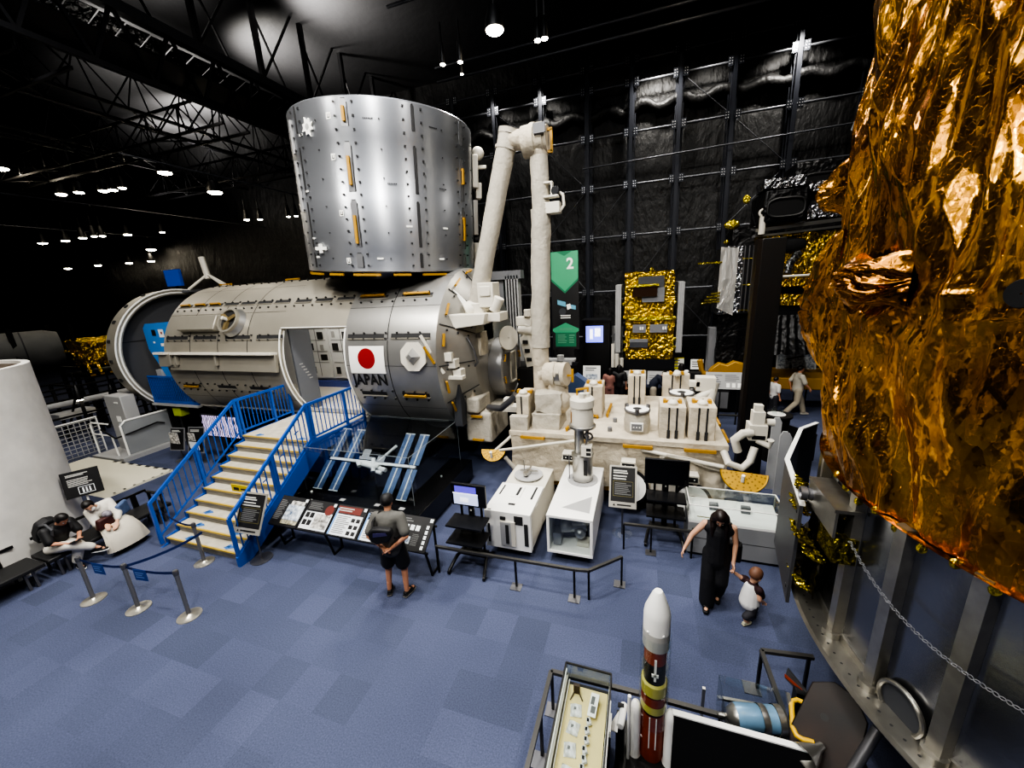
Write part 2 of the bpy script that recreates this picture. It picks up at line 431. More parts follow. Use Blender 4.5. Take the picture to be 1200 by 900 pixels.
# ------------------------------------------------------------------ lamps
M_lens = mat('lamp_lens', 'fff6e2', .4, emit='fff1d6', estr=60.)
M_lens2 = mat('lamp_lens_dim', 'fff6e2', .4, emit='fff1d6', estr=30.)
def lamp_proto(r, m):
    t = thing('ceiling_spotlight', 'round spotlight', 'lamp', (0, 0, 0), 'spotlights under the dark roof')
    mb = MB(M_black).lathe([(.02, .55), (r * .6, .5), (r, .15), (r, 0), (r * .92, 0), (r * .9, .04), (.02, .04)], n=16); mb.build('lamp_housing', t)
    MB(m).lathe([(r * .88 * math.cos(a * PI / 10) + .003, -r * .3 * math.sin(a * PI / 10)) for a in range(6)], n=16).build('lens', t)
    MB(M_black).bar((0, 0, .5), (0, 0, 1.0), .04, .04).build('hanger', t)
    return t
LP = [  # position, radius, which one
 ((-3.95, 11.6, 11.4), .33, 'dazzling large spotlight high above the logistics module, biggest lamp in view'),
 ((-3.05, 12.7, 11.5), .13, 'bright small twin lamp right of the dazzling large spotlight, left head'),
 ((-2.85, 12.7, 11.5), .13, 'bright small twin lamp right of the dazzling large spotlight, right head'),
 ((-5.6, 11.7, 11.0), .1, 'small lamp, leftmost of three above the silver drum module'),
 ((-5.1, 11.8, 11.0), .1, 'small lamp, middle one of three above the silver drum module'),
 ((-5.25, 12.2, 10.9), .06, 'tiny dim lamp, lowest of three above the silver drum module'),
 ((1.0, 13.7, 13.3), .4, 'bright lamp cut by the top edge of the picture near the back wall'),
 ((-26., 10.4, 10.8), .34, 'lamp at the far left edge of the picture under the roof'),
 ((-27, 12.55, 10.3), .28, 'left lamp of the pair hanging left of the lit roof patches'),
 ((-26, 12.75, 10.3), .26, 'right lamp of the pair hanging left of the lit roof patches'),
 ((-24.4, 12.9, 10.2), .26, 'first lamp of a close trio under the roof truss'),
 ((-23.9, 13.0, 10.2), .24, 'second lamp of a close trio under the roof truss'),
 ((-23.2, 13.0, 10.2), .2, 'third lamp of a close trio under the roof truss'),
 ((-20.7, 13.4, 10.6), .36, 'strong lamp glowing below the lit roof patches, left of two'),
 ((-20.0, 15.0, 10.0), .42, 'strong wide lamp glowing below the lit roof patches, right of two'),
 ((-28.7, 15.7, 8.9), .26, 'lamp right of centre in the lower left row of lamps'),
 ((-27., 16.5, 8.95), .18, 'dim lamp beside the brighter one in the lower left lamp row'),
 ((-31.5, 20.2 - 1.9, 8.45), .36, 'wide low lamp just above the module, behind its left end'),
 ((-20.4, 16.7, 9.0), .18, 'left lamp of a small pair left of the silver drum module'),
 ((-19.8, 17.0, 9.0), .17, 'right lamp of a small pair left of the silver drum module'),
 ((-31.7, 13.3, 8.5), .26, 'first lamp from the left in a low row of five'),
 ((-30., 13.5, 8.5), .24, 'second lamp from the left in a low row of five'),
 ((-28.4, 13.5, 8.5), .22, 'third lamp from the left in a low row of five'),
 ((-27.4, 13.5, 8.5), .17, 'fourth lamp from the left in a low row of five'),
 ((-27.1, 13.7, 8.5), .17, 'fifth lamp from the left in a low row of five'),
 ((-39, 17.2, 7.7), .26, 'leftmost lamp of the lowest, farthest row at left'),
 ((-36.5, 17.7, 7.75), .24, 'second lamp of the lowest, farthest row at left'),
 ((-34, 18.2, 7.75), .26, 'third lamp of the lowest, farthest row at left'),
 ((-32, 18.4, 7.75), .28, 'last lamp of the lowest, farthest row, nearest the module'),
 ((-15.9, 15.2, 8.5), .12, 'small lamp close to the left side of the drum module, left of two'),
 ((-15.55, 15.3, 8.5), .12, 'small lamp close to the left side of the drum module, right of two'),
]
proto = {}
for p, r, lab in LP:
    r = round(r * .8, 3)
    if r not in proto:
        t = lamp_proto(r, M_lens); proto[r] = t; t.location = p; t['label'] = lab
    else: dup(proto[r], p, label=lab)

def light(kind, name, loc, energy, size=.3, color=(1, .95, .86), target=None, spot=None, blend=.6):
    d = bpy.data.lights.new(name, kind); d.energy = energy; d.color = color
    if kind == 'AREA': d.shape = 'DISK'; d.size = size
    else: d.shadow_soft_size = size
    if kind == 'SPOT': d.spot_size = rad(spot or 90); d.spot_blend = blend
    o = bpy.data.objects.new(name, d); C.objects.link(o); o.location = loc
    if target: o.rotation_euler = (V(target) - V(loc)).to_track_quat('-Z', 'Y').to_euler()
    return o
WARM = (1, .955, .88)
# ------------------------------------------------------------------ pressurised laboratory module (lying cylinder)
PY, PZ, PR = 9.74, 3.13, 2.2
def cp(u, th, r=PR):
    t = rad(th); return V((u, PY - r * math.cos(t), PZ + r * math.sin(t)))
def shell(mb, u0, u1, t0, t1, ro, ri, n=64, us=1):
    n = max(4, int(n * abs(t1 - t0) / 360)); vs = []; full = abs(t1 - t0) >= 359.9
    for u in (u0, u1):
        for r in (ro, ri):
            for i in range(n + 1): vs.append(cp(u, t0 + (t1 - t0) * i / n, r))
    k = n + 1; fs = []
    for i in range(n):
        fs.append((i, i + 1, 2 * k + i + 1, 2 * k + i))
        fs.append((k + i + 1, k + i, 3 * k + i, 3 * k + i + 1))
        fs.append((i + 1, i, k + i, k + i + 1)); fs.append((2 * k + i, 2 * k + i + 1, 3 * k + i + 1, 3 * k + i))
    if not full:
        fs += [(0, 2 * k, 3 * k, k), (n, k + n, 3 * k + n, 2 * k + n)]
    mb.add(vs, fs)
def patch(mb, u0, u1, t0, t1, r, n=8):
    vs = []
    for i in range(n + 1):
        t = t0 + (t1 - t0) * i / n; vs += [cp(u0, t, r), cp(u1, t, r)]
    mb.add(vs, [(2 * i, 2 * i + 1, 2 * i + 3, 2 * i + 2) for i in range(n)])
def pframe(u, th, r=PR):      # frame on the hull: x along the module, y up the skin, z outward
    t = rad(th)
    return Fr(cp(u, th, r), (1, 0, 0), (0, math.sin(t), math.cos(t)), (0, -math.cos(t), math.sin(t)))
PM = thing('laboratory_module', 'long silver-grey cylindrical space laboratory module lying on its side, with flag and JAPAN lettering', 'space module', (-9.5, PY, 0))
UA, UB, DA, DB = -13.7, -4.41, -9.07, -6.95
mb = MB(M_hull)
shell(mb, UA, DA, -180, 180, PR, PR - .12)
shell(mb, DA, DB, 25.2, 180 + 43, PR, PR - .12)
shell(mb, DA, DB, -80, -43, PR, PR - .12)
mb.use(M_hull2); shell(mb, DB, UB, -180, 180, PR, PR - .12)
# seams, rings of fasteners
mb.use(M_slot)
for u in (-12.55, -11.4, -10.25, -5.7):
    patch(mb, u - .012, u + .012, -70, 180, PR + .004, 40)
for th in (66, 38, 0, -30):
    patch(mb, UA, DA, th - .12, th + .12, PR + .004, 1); patch(mb, DB, UB, th - .12, th + .12, PR + .004, 1)
for th in (86, 79, 48.5, 42, 20.5, 17, -17, -23):
    u = UA + .2
    while u < UB - .1:
        if not (DA - .1 < u < DB + .1 and th < 27):
            f = pframe(u, th); mb.box(-.018, .018, -.018, .018, 0, .035, f)
        u += .31
mb.build('hull', PM, smooth=35)
mb = MB(M_white2)      # pale lips round the cut-outs
for u in (DA, DB):
    for k in range(2):
        mb.tube([cp(u + (.0 if u == DA else 0), t, PR + .01 - .11 * k) for t in range(-44, 27, 4)], .02, 6)
mb.tube([cp(DA, 25.2, PR), cp(DB, 25.2, PR)], .015, 6)
mb.build('doorway_trim', PM)
# recessed handrail slots
mb = MB(M_slot); hr = []
def slot(u0, u1, th, rail):
    patch(mb, u0, u1, th - 1.5, th + 1.5, PR + .006, 2); 
    mb.use(M_hull); mb.bar(cp(u0, th - 1.6, PR + .01), cp(u1, th - 1.6, PR + .01), .03, .03, (0, -1, 0)); mb.use(M_slot)
    if rail: hr.append((u0 + .08, u1 - .08, th))
for i, u in enumerate((-13.55, -12.9, -12.25, -11.6, -10.95, -10.3, -9.65)): slot(u, u + .55, 47, i < 3)
for u, r in ((-8.9, 0), (-8.2, 0), (-7.5, 0), (-6.8, 1), (-5.55, 1)): slot(u, u + (.85 if r else .55), 46.5, r)
for i, u in enumerate((-13.5, -12.1, -10.6, -9.0, -7.6, -6.2)): slot(u, u + .7, 84, i % 2 == 0)
for u, r in ((-13.4, 1), (-11.9, 0), (-10.6, 0), (-6.7, 0), (-5.5, 1)): slot(u, u + .75, -19.5, r)
for u in (-13.6, -12.4, -11.1, -9.9): slot(u, u + .95, 19, 0)
for u in (-6.85, -5.6): slot(u, u + 1.05, 18.5, 0)
mb.build('recessed_slots', PM)
def railbar(a, b, nrm, w=.05, h=.07, name='handrail', parent=None, m=None):
    a, b, nrm = V(a), V(b), V(nrm).normalized(); mb = MB(m or M_yellow)
    mb.bar(a + nrm * h, b + nrm * h, w, w * .7, nrm)
    d = (b - a).normalized()
    for p in (a + d * .02, b - d * .02): mb.bar(p, p + nrm * h, w * .7, w * .7)
    return mb.build(name, parent)
for u0, u1, th in hr: railbar(cp(u0, th), cp(u1, th), cp(0, th) - cp(0, th, 0), .055, .06, parent=PM)
# ledge, plate and grapple fixture on the left half
mb = MB(M_white); f = pframe(-11.5, 7.5)
mb.box(-2.4, -1.9, -.04, .03, 0, .2, f); mb.box(-1.6, 2.35, -.04, .03, 0, .24, f)
mb.use(M_hull); mb.box(-1.85, 2.35, -.5, -.04, .0, .1, f); mb.box(-2.3, -1.6, -.4, -.04, 0, .12, f)
for k in (-1.7, -1.45, .2): mb.box(k, k + .06, -.34, .0, .1, .2, f)
mb.build('lower_ledge', PM, bevel=.01)
mb = MB(M_hull); f = pframe(-12.1, 29); mb.box(-.75, .75, -.22, .22, 0, .2, f); mb.box(.75, 1.0, -.1, .16, 0, .14, f); mb.build('cover_plate', PM, bevel=.02)
f = pframe(-10.85, 30); gx = MB(M_hull2)
gx.lathe([(.42, 0), (.36, .14), (.3, .14)], f.o, f.z, 24); gx.use(M_hull); gx.lathe([(.36, .14), (.36, .22), (.3, .22), (.3, .14)], f.o, f.z, 24)
gx.use(mat('bronze_fitting', '8b7a55', .5, .5))
for k in range(3):
    a = k * 2 * PI / 3 + .5; gx.bar(f(0, 0, .2), f(.29 * math.cos(a), .29 * math.sin(a), .2), .1, .08)
gx.use(M_slot); gx.disc(f, 0, 0, .3, .15); gx.use(M_white); gx.lathe([(.06, .15), (.05, .36), (.001, .38)], f.o, f.z, 12); gx.build('grapple_fixture', PM)
# flag and lettering on the skin
mb = MB(M_white2); patch(mb, -6.82, -5.8, -4.9, 12.4, PR + .012, 10)
mb.use(M_red); R = .25
f0 = 4.6
vs = [cp(-6.31 + R * math.cos(a * PI / 20), f0 + math.degrees(R * math.sin(a * PI / 20) / PR), PR + .018) for a in range(40)]
ctr = cp(-6.31, f0, PR + .022)
mb.add([ctr] + vs, [(0, 1 + i, 1 + (i + 1) % 40) for i in range(40)])
mb.build('flag', PM, label='white flag with a red disc')
vs, fs = text_geo('JAPAN', .42, bold=.011)
mb = MB(M_ink); wx = max(p.x for p in vs) - min(p.x for p in vs); s = 1.02 / wx
mb.add([cp(-6.31 + p.x * s, -9.6 + math.degrees(p.y * .95 / PR), PR + .014) for p in vs], fs); mb.build('lettering', PM, smooth=0, label='black JAPAN lettering')
# octagonal trunnion pad near the right end
f = pframe(-4.98, 6)
oc = [(.33, .14), (.14, .33), (-.14, .33), (-.33, .14), (-.33, -.14), (-.14, -.33), (.14, -.33), (.33, -.14)]
mb = MB(M_white).prism(oc, f, 0, .05); mb.use(M_hull2); mb.lathe([(.2, .05), (.07, .22), (.001, .22)], f.o, f.z, 4); mb.build('trunnion_pad', PM)
# rear ring beyond the gap
mb = MB(M_hull); shell(mb, -16.58, -16.05, -180, 180, PR, PR - .16)
mb.use(M_slot)
for t in range(-170, 180, 17): f = pframe(-16.4, t); mb.box(-.05, .05, -.05, .05, 0, .04, f)
mb.build('rear_ring', PM, smooth=35)
mb = MB(M_white2)
for r in (PR + .01, PR - .1): mb.tube([cp(-16.05, t, r) for t in range(-180, 180, 5)], .025, 6, True)
mb.build('ring_lip', PM)
M_inner = mat('dark_grey_lining', '4a4b4f', .7)
mb = MB(M_inner); f = Fr((-16.3, PY, PZ), (0, 1, 0), (0, 0, 1), (1, 0, 0)); mb.disc(f, 0, 0, PR - .1, 0, 48); mb.use(M_slot)
mb.box(-2.05, 2.05, .55, .57, .0, .012, f); mb.box(-.5, -.48, -2, .55, 0, .012, f); mb.build('end_lining', PM, smooth=0)
# gap platform between ring and hull with back panel
mb = MB(M_inner); mb.box(-16.05, UA, 8.2, 11.3, 1.5, 1.6); shell(mb, -16.05, UA, 95, 265, PR - .02, PR - .1); mb.build('gap_floor', PM)
mb = MB(M_bluel); bf_ = Fr((0, 8.42, 0), (1, 0, 0), (0, 0, 1), (0, -1, 0)); mb.prism([(-15.9, 4.1), (-15.75, 4.25), (-14.3, 4.3), (-14.3, 2.5), (-15.3, 2.3), (-15.5, 2.7), (-15.9, 3.4)], bf_, 0, .06)
mb.use(M_ink); mb.rect(bf_, -15.5, -15.3, 3.85, 4.05, .065); mb.use(M_white2); mb.rect(bf_, -15.15, -14.9, 3.8, 4.06, .065); mb.rect(bf_, -15.2, -14.95, 3.5, 3.6, .065); mb.rect(bf_, -15.55, -15.45, 3.6, 3.66, .065); mb.use(M_red); mb.rect(bf_, -15.05, -14.97, 3.9, 3.98, .068)
mb.use(M_lgrey); mb.box(-15.75, -15.5, 8.3, 8.42, 2.35, 2.7); mb.build('blue_partition', PM, label='light blue partition panel in the gap')
# interior seen through the doorway
M_rack = mat('white_rack', 'd9dadb', .45); M_flr = mat('pale_floor', 'bdb8ad', .6)
mb = MB(M_flr); mb.box(UA, UB - .2, 8.15, 11.2, 1.56, 1.63); mb.build('deck', PM)
mb = MB(M_rack); mb.box(-13.5, -4.7, 10.75, 10.8, 1.63, 4.6)
for k, u in enumerate((-11.5, -10.4, -9.3, -8.2, -7.1, -6.0)):
    mb.use(M_rack); mb.box(u, u + 1.02, 10.68, 10.76, 1.95, 4.2)
    mb.use(M_grey)
    for z in (2.5, 2.9, 3.3, 3.7): mb.box(u + .08, u + .94, 10.67, 10.68, z, z + .02)
    mb.box(u + .5, u + .52, 10.67, 10.68, 2.0, 4.1); mb.use(M_slot)
    for a, b, c, d in ((.1, .35, 2.95, 3.2), (.6, .85, 3.35, 3.6), (.12, .3, 2.1, 2.35), (.62, .9, 2.6, 2.8)): mb.box(u + a, u + b, 10.665, 10.68, c, d)
    mb.use(M_lgrey); mb.box(u + .15, u + .28, 10.66, 10.68, 3.4, 3.62); mb.box(u + .66, u + .8, 10.66, 10.68, 2.95, 3.15)
mb.use(mat('blue_kickboard', '4a5aa0', .5)); mb.box(-12, -4.8, 10.6, 10.69, 1.63, 1.85)
mb.build('equipment_racks', PM)
mb = MB(M_rack); mb.box(-12, -4.8, 8.4, 11, 4.75, 4.8); mb.use(mat('cabin_fill_glow', 'ffffff', .5, emit='fff8ea', estr=28.)); mb.box(-10.5, -5.2, 9.6, 9.8, 4.72, 4.75); mb.build('cabin_ceiling', PM)  # glowing strip added under the ceiling to brighten the interior
mb = MB(mat('doorway_wall', '63666d', .65)); mb.box(-9.12, -9.06, 7.95, 8.62, 1.63, 4.06)
mb.use(M_lgrey)
for k in range(6): mb.box(-9.06, -9.055, 8.08 + .05 * k, 8.12 + .05 * k + .08, 3.0 - .09 * k, 3.03 - .09 * k)
mb.build('doorway_partition', PM)
# end bulkhead
M_bulk = mat('end_bulkhead', '9c9a94', .4, .7, var=.12, vscale=2)
mb = MB(M_bulk)
mb.lathe([(PR, 0), (PR - .03, .03), (1.45, .62), (1.2, .66), (.02, .66)], (UB, PY, PZ), (1, 0, 0), 48)
mb.use(M_slot)
for k in range(14):
    a = k * 2 * PI / 14
    q0 = V((UB + .045, PY + 2.17 * math.cos(a), PZ + 2.17 * math.sin(a))); q1 = V((UB + .62, PY + 1.46 * math.cos(a), PZ + 1.46 * math.sin(a)))
    mb.bar(q0, q1, .02, .02)
    for s in (.2, .5, .8):
        q = q0.lerp(q1, s); mb.box(q.x, q.x + .03, q.y - .02 - .1 * math.sin(a), q.y + .02 - .1 * math.sin(a), q.z - .02 + .1 * math.cos(a), q.z + .02 + .1 * math.cos(a))
mb.build('end_bulkhead', PM, smooth=30)
for t in (60, 36, 16, -14, -30, -44, 80, 108):
    a, b = cp(UB + .12, t - 4, PR - .1), cp(UB + .12, t + 4, PR - .1); railbar(a, b, (.75, -.66 * math.cos(rad(t)), .66 * math.sin(rad(t))), .05, .06, parent=PM)
# hatch drum
HZ = 2.68
mb = MB(M_brush2); mb.lathe([(.86, .45), (.86, .55), (.8, .58), (.8, 1.02), (.76, 1.06), (.74, 1.03), (.02, 1.03)], (UB, PY, HZ), (1, 0, 0), 48); mb.build('hatch_drum', PM)
fh = Fr((UB + 1.035, PY, HZ), (0, 1, 0), (0, 0, 1), (1, 0, 0))
mb = MB(M_hull2); mb.box(-.24, .24, -.42, .42, 0, .04, fh); mb.use(M_white); mb.box(-.24, -.2, -.42, .42, .04, .07, fh); mb.box(.2, .24, -.42, .42, .04, .07, fh); mb.box(-.24, .24, .38, .42, .04, .07, fh); mb.box(-.24, .24, -.42, -.38, .04, .07, fh); mb.build('hatch_door', PM)
for a in (20, 75, 150, 200, 260, 320):
    a = rad(a); c = fh(.68 * math.cos(a), .68 * math.sin(a), 0); d = fh.x * -math.sin(a) + fh.y * math.cos(a)
    railbar(c - d * .1, c + d * .1, (1, 0, 0), .04, .05, parent=PM)
# equipment clustered on the end
mb = MB(M_white)
mb.box(-4.25, -3.45, 8.15, 8.35, 3.98, 4.2); mb.prism([(-4.7, 4.0), (-4.25, 3.9), (-3.4, 4.0), (-3.35, 4.25), (-4.6, 4.25)], Fr((0, 8.15, 0), (1, 0, 0), (0, 0, 1), (0, -1, 0)), -.6, .1)
mb.build('arm_beam', PM, bevel=.02)
mb = MB(M_white2); mb.prism([(0, 0), (.75, -.75), (.62, -.9), (-.1, -.2)], Fr((-4.45, 8.55, 4.95), (1, 0, 0), (0, 0, 1), (0, -1, 0)), 0, .05); mb.build('white_flap', PM)
mb = MB(M_bulk); mb.box(-3.9, -3.75, 8.9, 9.5, 3.5, 4.15); mb.build('bracket_plate', PM)
mb = MB(M_dark); mb.torus((-4.0, 8.38, 3.5), (1, -.35, 0), .27, .045, 24, 6); mb.build('dark_hoop', PM)
mb = MB(M_white); mb.lathe([(.02, .03), (.3, .03), (.3, 0), (.02, 0)], (-3.2, 9.1, 3.55), (1, -.6, .1), 28); mb.bar((-3.2, 9.1, 3.3), (-3.7, 9.4, 3.2), .08, .08); mb.build('white_dish', PM)
mb = MB(M_white); mb.box(-4.35, -4.05, 7.75, 8.0, 3.05, 3.25); mb.box(-4.28, -4.1, 7.7, 7.8, 3.22, 3.42); mb.box(-4.15, -3.95, 7.8, 8.05, 2.8, 3.0); mb.box(-4.45, -3.9, 7.75, 7.95, 2.78, 2.86)
mb.bar((-4.75, 7.55, 3.85), (-4.3, 7.65, 2.95), .06, .06); mb.use(M_grey); mb.box(-4.3, -4.2, 7.74, 7.75, 3.1, 3.2); mb.build('valve_cluster', PM, bevel=.015)
railbar((-4.65, 7.53, 3.6), (-4.45, 7.58, 3.2), (-.1, -1, 0), .05, .05, parent=PM)
mb = MB(M_beta); mb.box(-4.2, -3.5, 8.3, 9.6, 1.0, 1.8); mb.box(-4.1, -3.75, 8.2, 9.0, 1.8, 2.2); mb.build('blanket_box', PM, bevel=.06, seg=3)
for z in (1.72, 1.1): railbar((-4.0, 8.28, z), (-3.7, 8.28, z), (0, -1, 0), .05, .05, parent=PM)
mb = MB(M_dgrey); mb.box(-4.3, -4.1, 7.95, 8.2, 1.55, 2.6); mb.build('side_radiator', PM)
# blue box and white mast behind the crown
mb = MB(M_white); top = V((-14.9, 10.2, 6.15))
for q in ((-15.3, 9.7, 5.3), (-13.3, 9.6, 5.3), (-14.3, 10.9, 5.05)): mb.cyl(q, top - V((0, 0, .35)), .045, n=8)
mb.cyl(top - V((0, 0, .5)), top + V((-.1, 0, .25)), .1, n=12); mb.build('tripod_mast', PM)
# cradles
mb = MB(M_matblack)
for u in (-15.9, -13.0, -10.2, -5.6):
    mb.box(u - .25, u + .25, 8.4, 11.1, 0, .35); mb.prism([(8.3, .35), (11.2, .35), (11.2, 2.0), (10.9, 1.5), (9.74, .98), (8.6, 1.5), (8.3, 2.0)], Fr((u, 0, 0), (0, 1, 0), (0, 0, 1), (1, 0, 0)), -.2, .2)
mb.build('cradle', PM)

# ------------------------------------------------------------------ logistics module (upright drum)
EA = V((.075, -.035, 1)).normalized(); EO = V((-6.68, 9.77, 5.42)); EX = V((0, -1, 0)); EX = (EX - EA * EX.dot(EA)).normalized(); EY = EA.cross(EX)
def ep(az, h, r=2.2):        # azimuth 0 faces the camera side, + to the right
    a = rad(az + 34); return EO + EA * h + (EX * math.cos(a) + EY * math.sin(a)) * r
def efr(az, h, r=2.2):
    a = rad(az + 34); n = EX * math.cos(a) + EY * math.sin(a); t = EA.cross(n)
    return Fr(EO + EA * h + n * r, t, EA, n)
EH = 3.46
EM = thing('logistics_module', 'upright brushed silver drum-shaped space module mounted on top of the lying laboratory module', 'space module', tuple(EO))
mb = MB(M_brush); n = 96
mb.lathe([(2.16, 0), (2.2, .02), (2.2, .45), (2.205, .46), (2.205, 1.6), (2.2, 1.61), (2.2, 2.72), (2.205, 2.73), (2.205, EH - .03), (2.18, EH), (.02, EH)], EO, EA, n)
mb.use(M_dgrey); mb.lathe([(2.16, 0), (.02, 0)], EO, EA, 48)
mb.use(M_slot)
for az in range(-164, 180, 36):
    for j in range(14):
        for s in (-5.2, 4.8):
            f = efr(az + s, .15 + j * .245, 2.205); mb.box(-.018, .018, -.018, .018, 0, .03, f)
    for j in range(6):
        f = efr(az + 18, .3 + j * .55, 2.205); mb.box(-.012, .012, -.012, .012, 0, .02, f)
mb.build('hull', EM, smooth=30)
mb = MB(M_slot)
for k in range(10):
    az = -56 + 36 * k
    f = efr(az, 0, 2.207)
    for h0, h1 in ((2.9, EH - .06), (1.68, 2.62), (.55, 1.52), (.1, .42)):
        yel = az in (-20, 52) or k > 4
        w = .075 if yel else .03
        pol = [(-w, h0), (w, h0), (w, h1 - w), (w * .6, h1), (-w * .6, h1), (-w, h1 - w)]
        mb.use(M_slot if not yel else mat('recess_silver', '8e8f92', .4, .6)); mb.prism(pol, f, 0, .004)
        mb.use(M_slot); mb.bar(f(w, h0, .005), f(w, h1 - w, .005), .012, .012); mb.bar(f(-w * .6, h1, .005), f(w * .6, h1, .005), .012, .012)
mb.build('longitudinal_slots', EM)
for az, hs in ((-20, ((2.98, 3.25), (1.8, 2.35), (.62, 1.2))), (52, ((2.05, 2.4), (.75, 1.3)))):
    for h0, h1 in hs:
        f = efr(az, 0, 2.21); railbar(f(0, h0, 0), f(0, h1, 0), f.z, .06, .04, parent=EM)
for k in range(9):
    f = efr(-80 + k * 21, -.03, 2.13); w = .32 if k % 2 else .2
    mbh = MB(M_yellow).box(-w, w, -.05, .0, 0, .06, f); mbh.build('rim_handrail', EM)
mb = MB(M_white2); f = efr(-44, 2.95, 2.212); pol = []
for k in range(16):
    a = k * PI / 8; r = (.2 if k % 2 else .12) if k % 4 < 2 else (.17 if k % 2 else .1); pol.append((r * math.cos(a), r * math.sin(a)))
mb.prism(pol, f, 0, .03); mb.use(M_lgrey); mb.disc(f, 0, 0, .06, .034); mb.build('star_patch', EM, label='white star-shaped fixture')
mb = MB(M_white2); f = efr(-47, .52, 2.212); mb.box(-.2, .2, -.035, .035, 0, .03, f); mb.box(-.05, .05, -.1, .1, 0, .04, f); mb.build('cross_patch', EM, label='white cross-shaped fixture')
mb = MB(M_white2)
for az, h in ((-52, 2.85), (-54, 1.75), (-54, .75), (-52, .33), (-8, .3), (30, .3), (34, 1.0), (10, 1.0)):
    f = efr(az, h, 2.212); mb.box(-.07, .07, -.02, .02, 0, .003, f)
for az, h in ((-29, 3.1), (-29, 2.35), (-28, 1.25), (-27, .25)): f = efr(az, h, 2.212); mb.box(-.05, .05, -.06, .06, 0, .003, f)
mb.use(M_ink)
for az, h in ((-29, 3.1), (-29, 2.35), (-28, 1.25), (-27, .25)):
    f = efr(az, h, 2.212); mb.box(-.03, -.015, -.04, .04, .003, .005, f); mb.box(.015, .03, -.04, .04, .003, .005, f); mb.box(-.03, .03, -.04, -.02, .003, .005, f)
for az, h in ((-8, 3.05), (28, 3.05), (2, 1.85), (33, 1.85)): f = efr(az, h, 2.212); [mb.box(-.09 + k * .035, -.065 + k * .035, -.012, .012, 0, .003, f) for k in range(6)]
mb.build('small_decals', EM)
mb = MB(M_lgrey)    # pale strip on the left flank
for h0, h1 in ((2.55, 3.2), (1.35, 2.4)):
    f = efr(-63, 0, 2.205); mb.box(-.03, .03, h0, h1, 0, .05, f)
mb.build('flank_strip', EM)
mb = MB(M_white)    # fittings on the right flank
f = efr(86, 0, 2.2)
mb.box(-.3, .3, 2.15, 2.95, 0, .16, f); mb.box(-.18, .15, 1.9, 2.3, .1, .26, f); mb.bar(f(0, 2.7, .16), f(0, 2.72, .42), .09, .09); mb.ball(f(.05, 3.05, .2), .17)
mb.use(M_hull2); mb.box(-.28, .24, .95, 1.85, 0, .14, f); mb.use(M_white); mb.box(-.2, .1, .12, .75, 0, .2, f); mb.bar(f(.0, .4, .2), f(0, .45, .42), .09, .09); mb.bar(f(0, .2, .2), f(0, .2, .4), .07, .07)
mb.use(M_slot); mb.box(-.2, .1, .8, .92, .02, .16, f); mb.build('flank_fittings', EM, bevel=.02)
mb = MB(M_brush2); bc = EO - EA * .0
mb.lathe([(.78, -.42), (.86, -.2), (.9, 0), (1.3, .02)], bc, EA, 40); mb.build('neck_adaptor', EM)

# ------------------------------------------------------------------ remote manipulator arm
RA = thing('robotic_arm', 'white cloth-covered robotic arm with one slanted and one upright boom', 'robot arm', (-3.6, 8.4, 4.1))
sh, el, bt = V((-3.72, 8.5, 4.42)), V((-2.78, 8.55, 7.72)), V((-2.24, 8.6, 1.9)); el2 = V((-2.12, 8.6, 7.45))
def boom(mb, a, b, r, wr=.012, n=20, k=40):
    pts = []; d = (V(b) - V(a)); L = d.length
    x, y, dd = frame_to(d); vs = []; fs = []
    for j in range(k + 1):
        for i in range(n):
            t = 2 * PI * i / n; q = noise.noise((math.cos(t) * 1.5, math.sin(t) * 1.5, j * .25)) + .6 * noise.noise((math.cos(t) * 4, math.sin(t) * 4, j * .8))
            vs.append(V(a) + d * (j / k) + (x * math.cos(t) + y * math.sin(t)) * (r + wr * q))
    for j in range(k):
        for i in range(n): fs.append((j * n + i, j * n + (i + 1) % n, (j + 1) * n + (i + 1) % n, (j + 1) * n + i))
    fs += [tuple(range(n - 1, -1, -1)), tuple(range(k * n, k * n + n))]
    mb.add(vs, fs)
mb = MB(M_beta); boom(mb, sh, el + (el - sh).normalized() * .2, .205); d = (el - sh).normalized()
mb.cyl(el - d * .16, el - d * .1, .225, n=20); mb.cyl(el + d * .12, el + d * .22, .215, n=20); mb.build('slanted_boom', RA, smooth=50)
mb = MB(M_beta); boom(mb, bt + V((.0, 0, 1.5)), V((-2.12, 8.6, 6.35)), .212, .02); boom(mb, V((-2.12, 8.6, 6.3)), el2, .185, .014, k=14)
mb.use(M_cream); mb.cyl(bt, bt + V((0, 0, 1.52)), .19, n=20); mb.build('upright_boom', RA, smooth=50)
mb = MB(M_cream); mb.cyl(el + V((.05, 0, .02)), el2 + V((-.12, 0, .22)), .19, n=20); mb.cyl(el2 + V((-.32, 0, .2)), el2 + V((.12, 0, .22)), .3, n=24); mb.cyl(el2 + V((.1, 0, .2)), el2 + V((.2, 0, .2)), .26, n=24); mb.cyl(el2 + V((-.14, 0, .2)), el2 + V((-.05, 0, .2)), .33, n=24)
mb.ball(el2, .21); mb.use(M_grey); mb.box(el2.x - .02, el2.x + .22, 8.25, 8.3, el2.z + .22, el2.z + .4); mb.build('elbow_joint', RA)
mb = MB(M_yellow); e = el2 + V((.28, 0, .15)); mb.bar(e + V((0, -.05, -.2)), e + V((0, -.05, .2)), .05, .05); mb.bar(e + V((-.08, -.05, -.2)), e + V((.02, -.05, -.2)), .05, .05); mb.bar(e + V((-.08, -.05, .2)), e + V((.02, -.05, .2)), .05, .05); mb.build('elbow_handrail', RA)
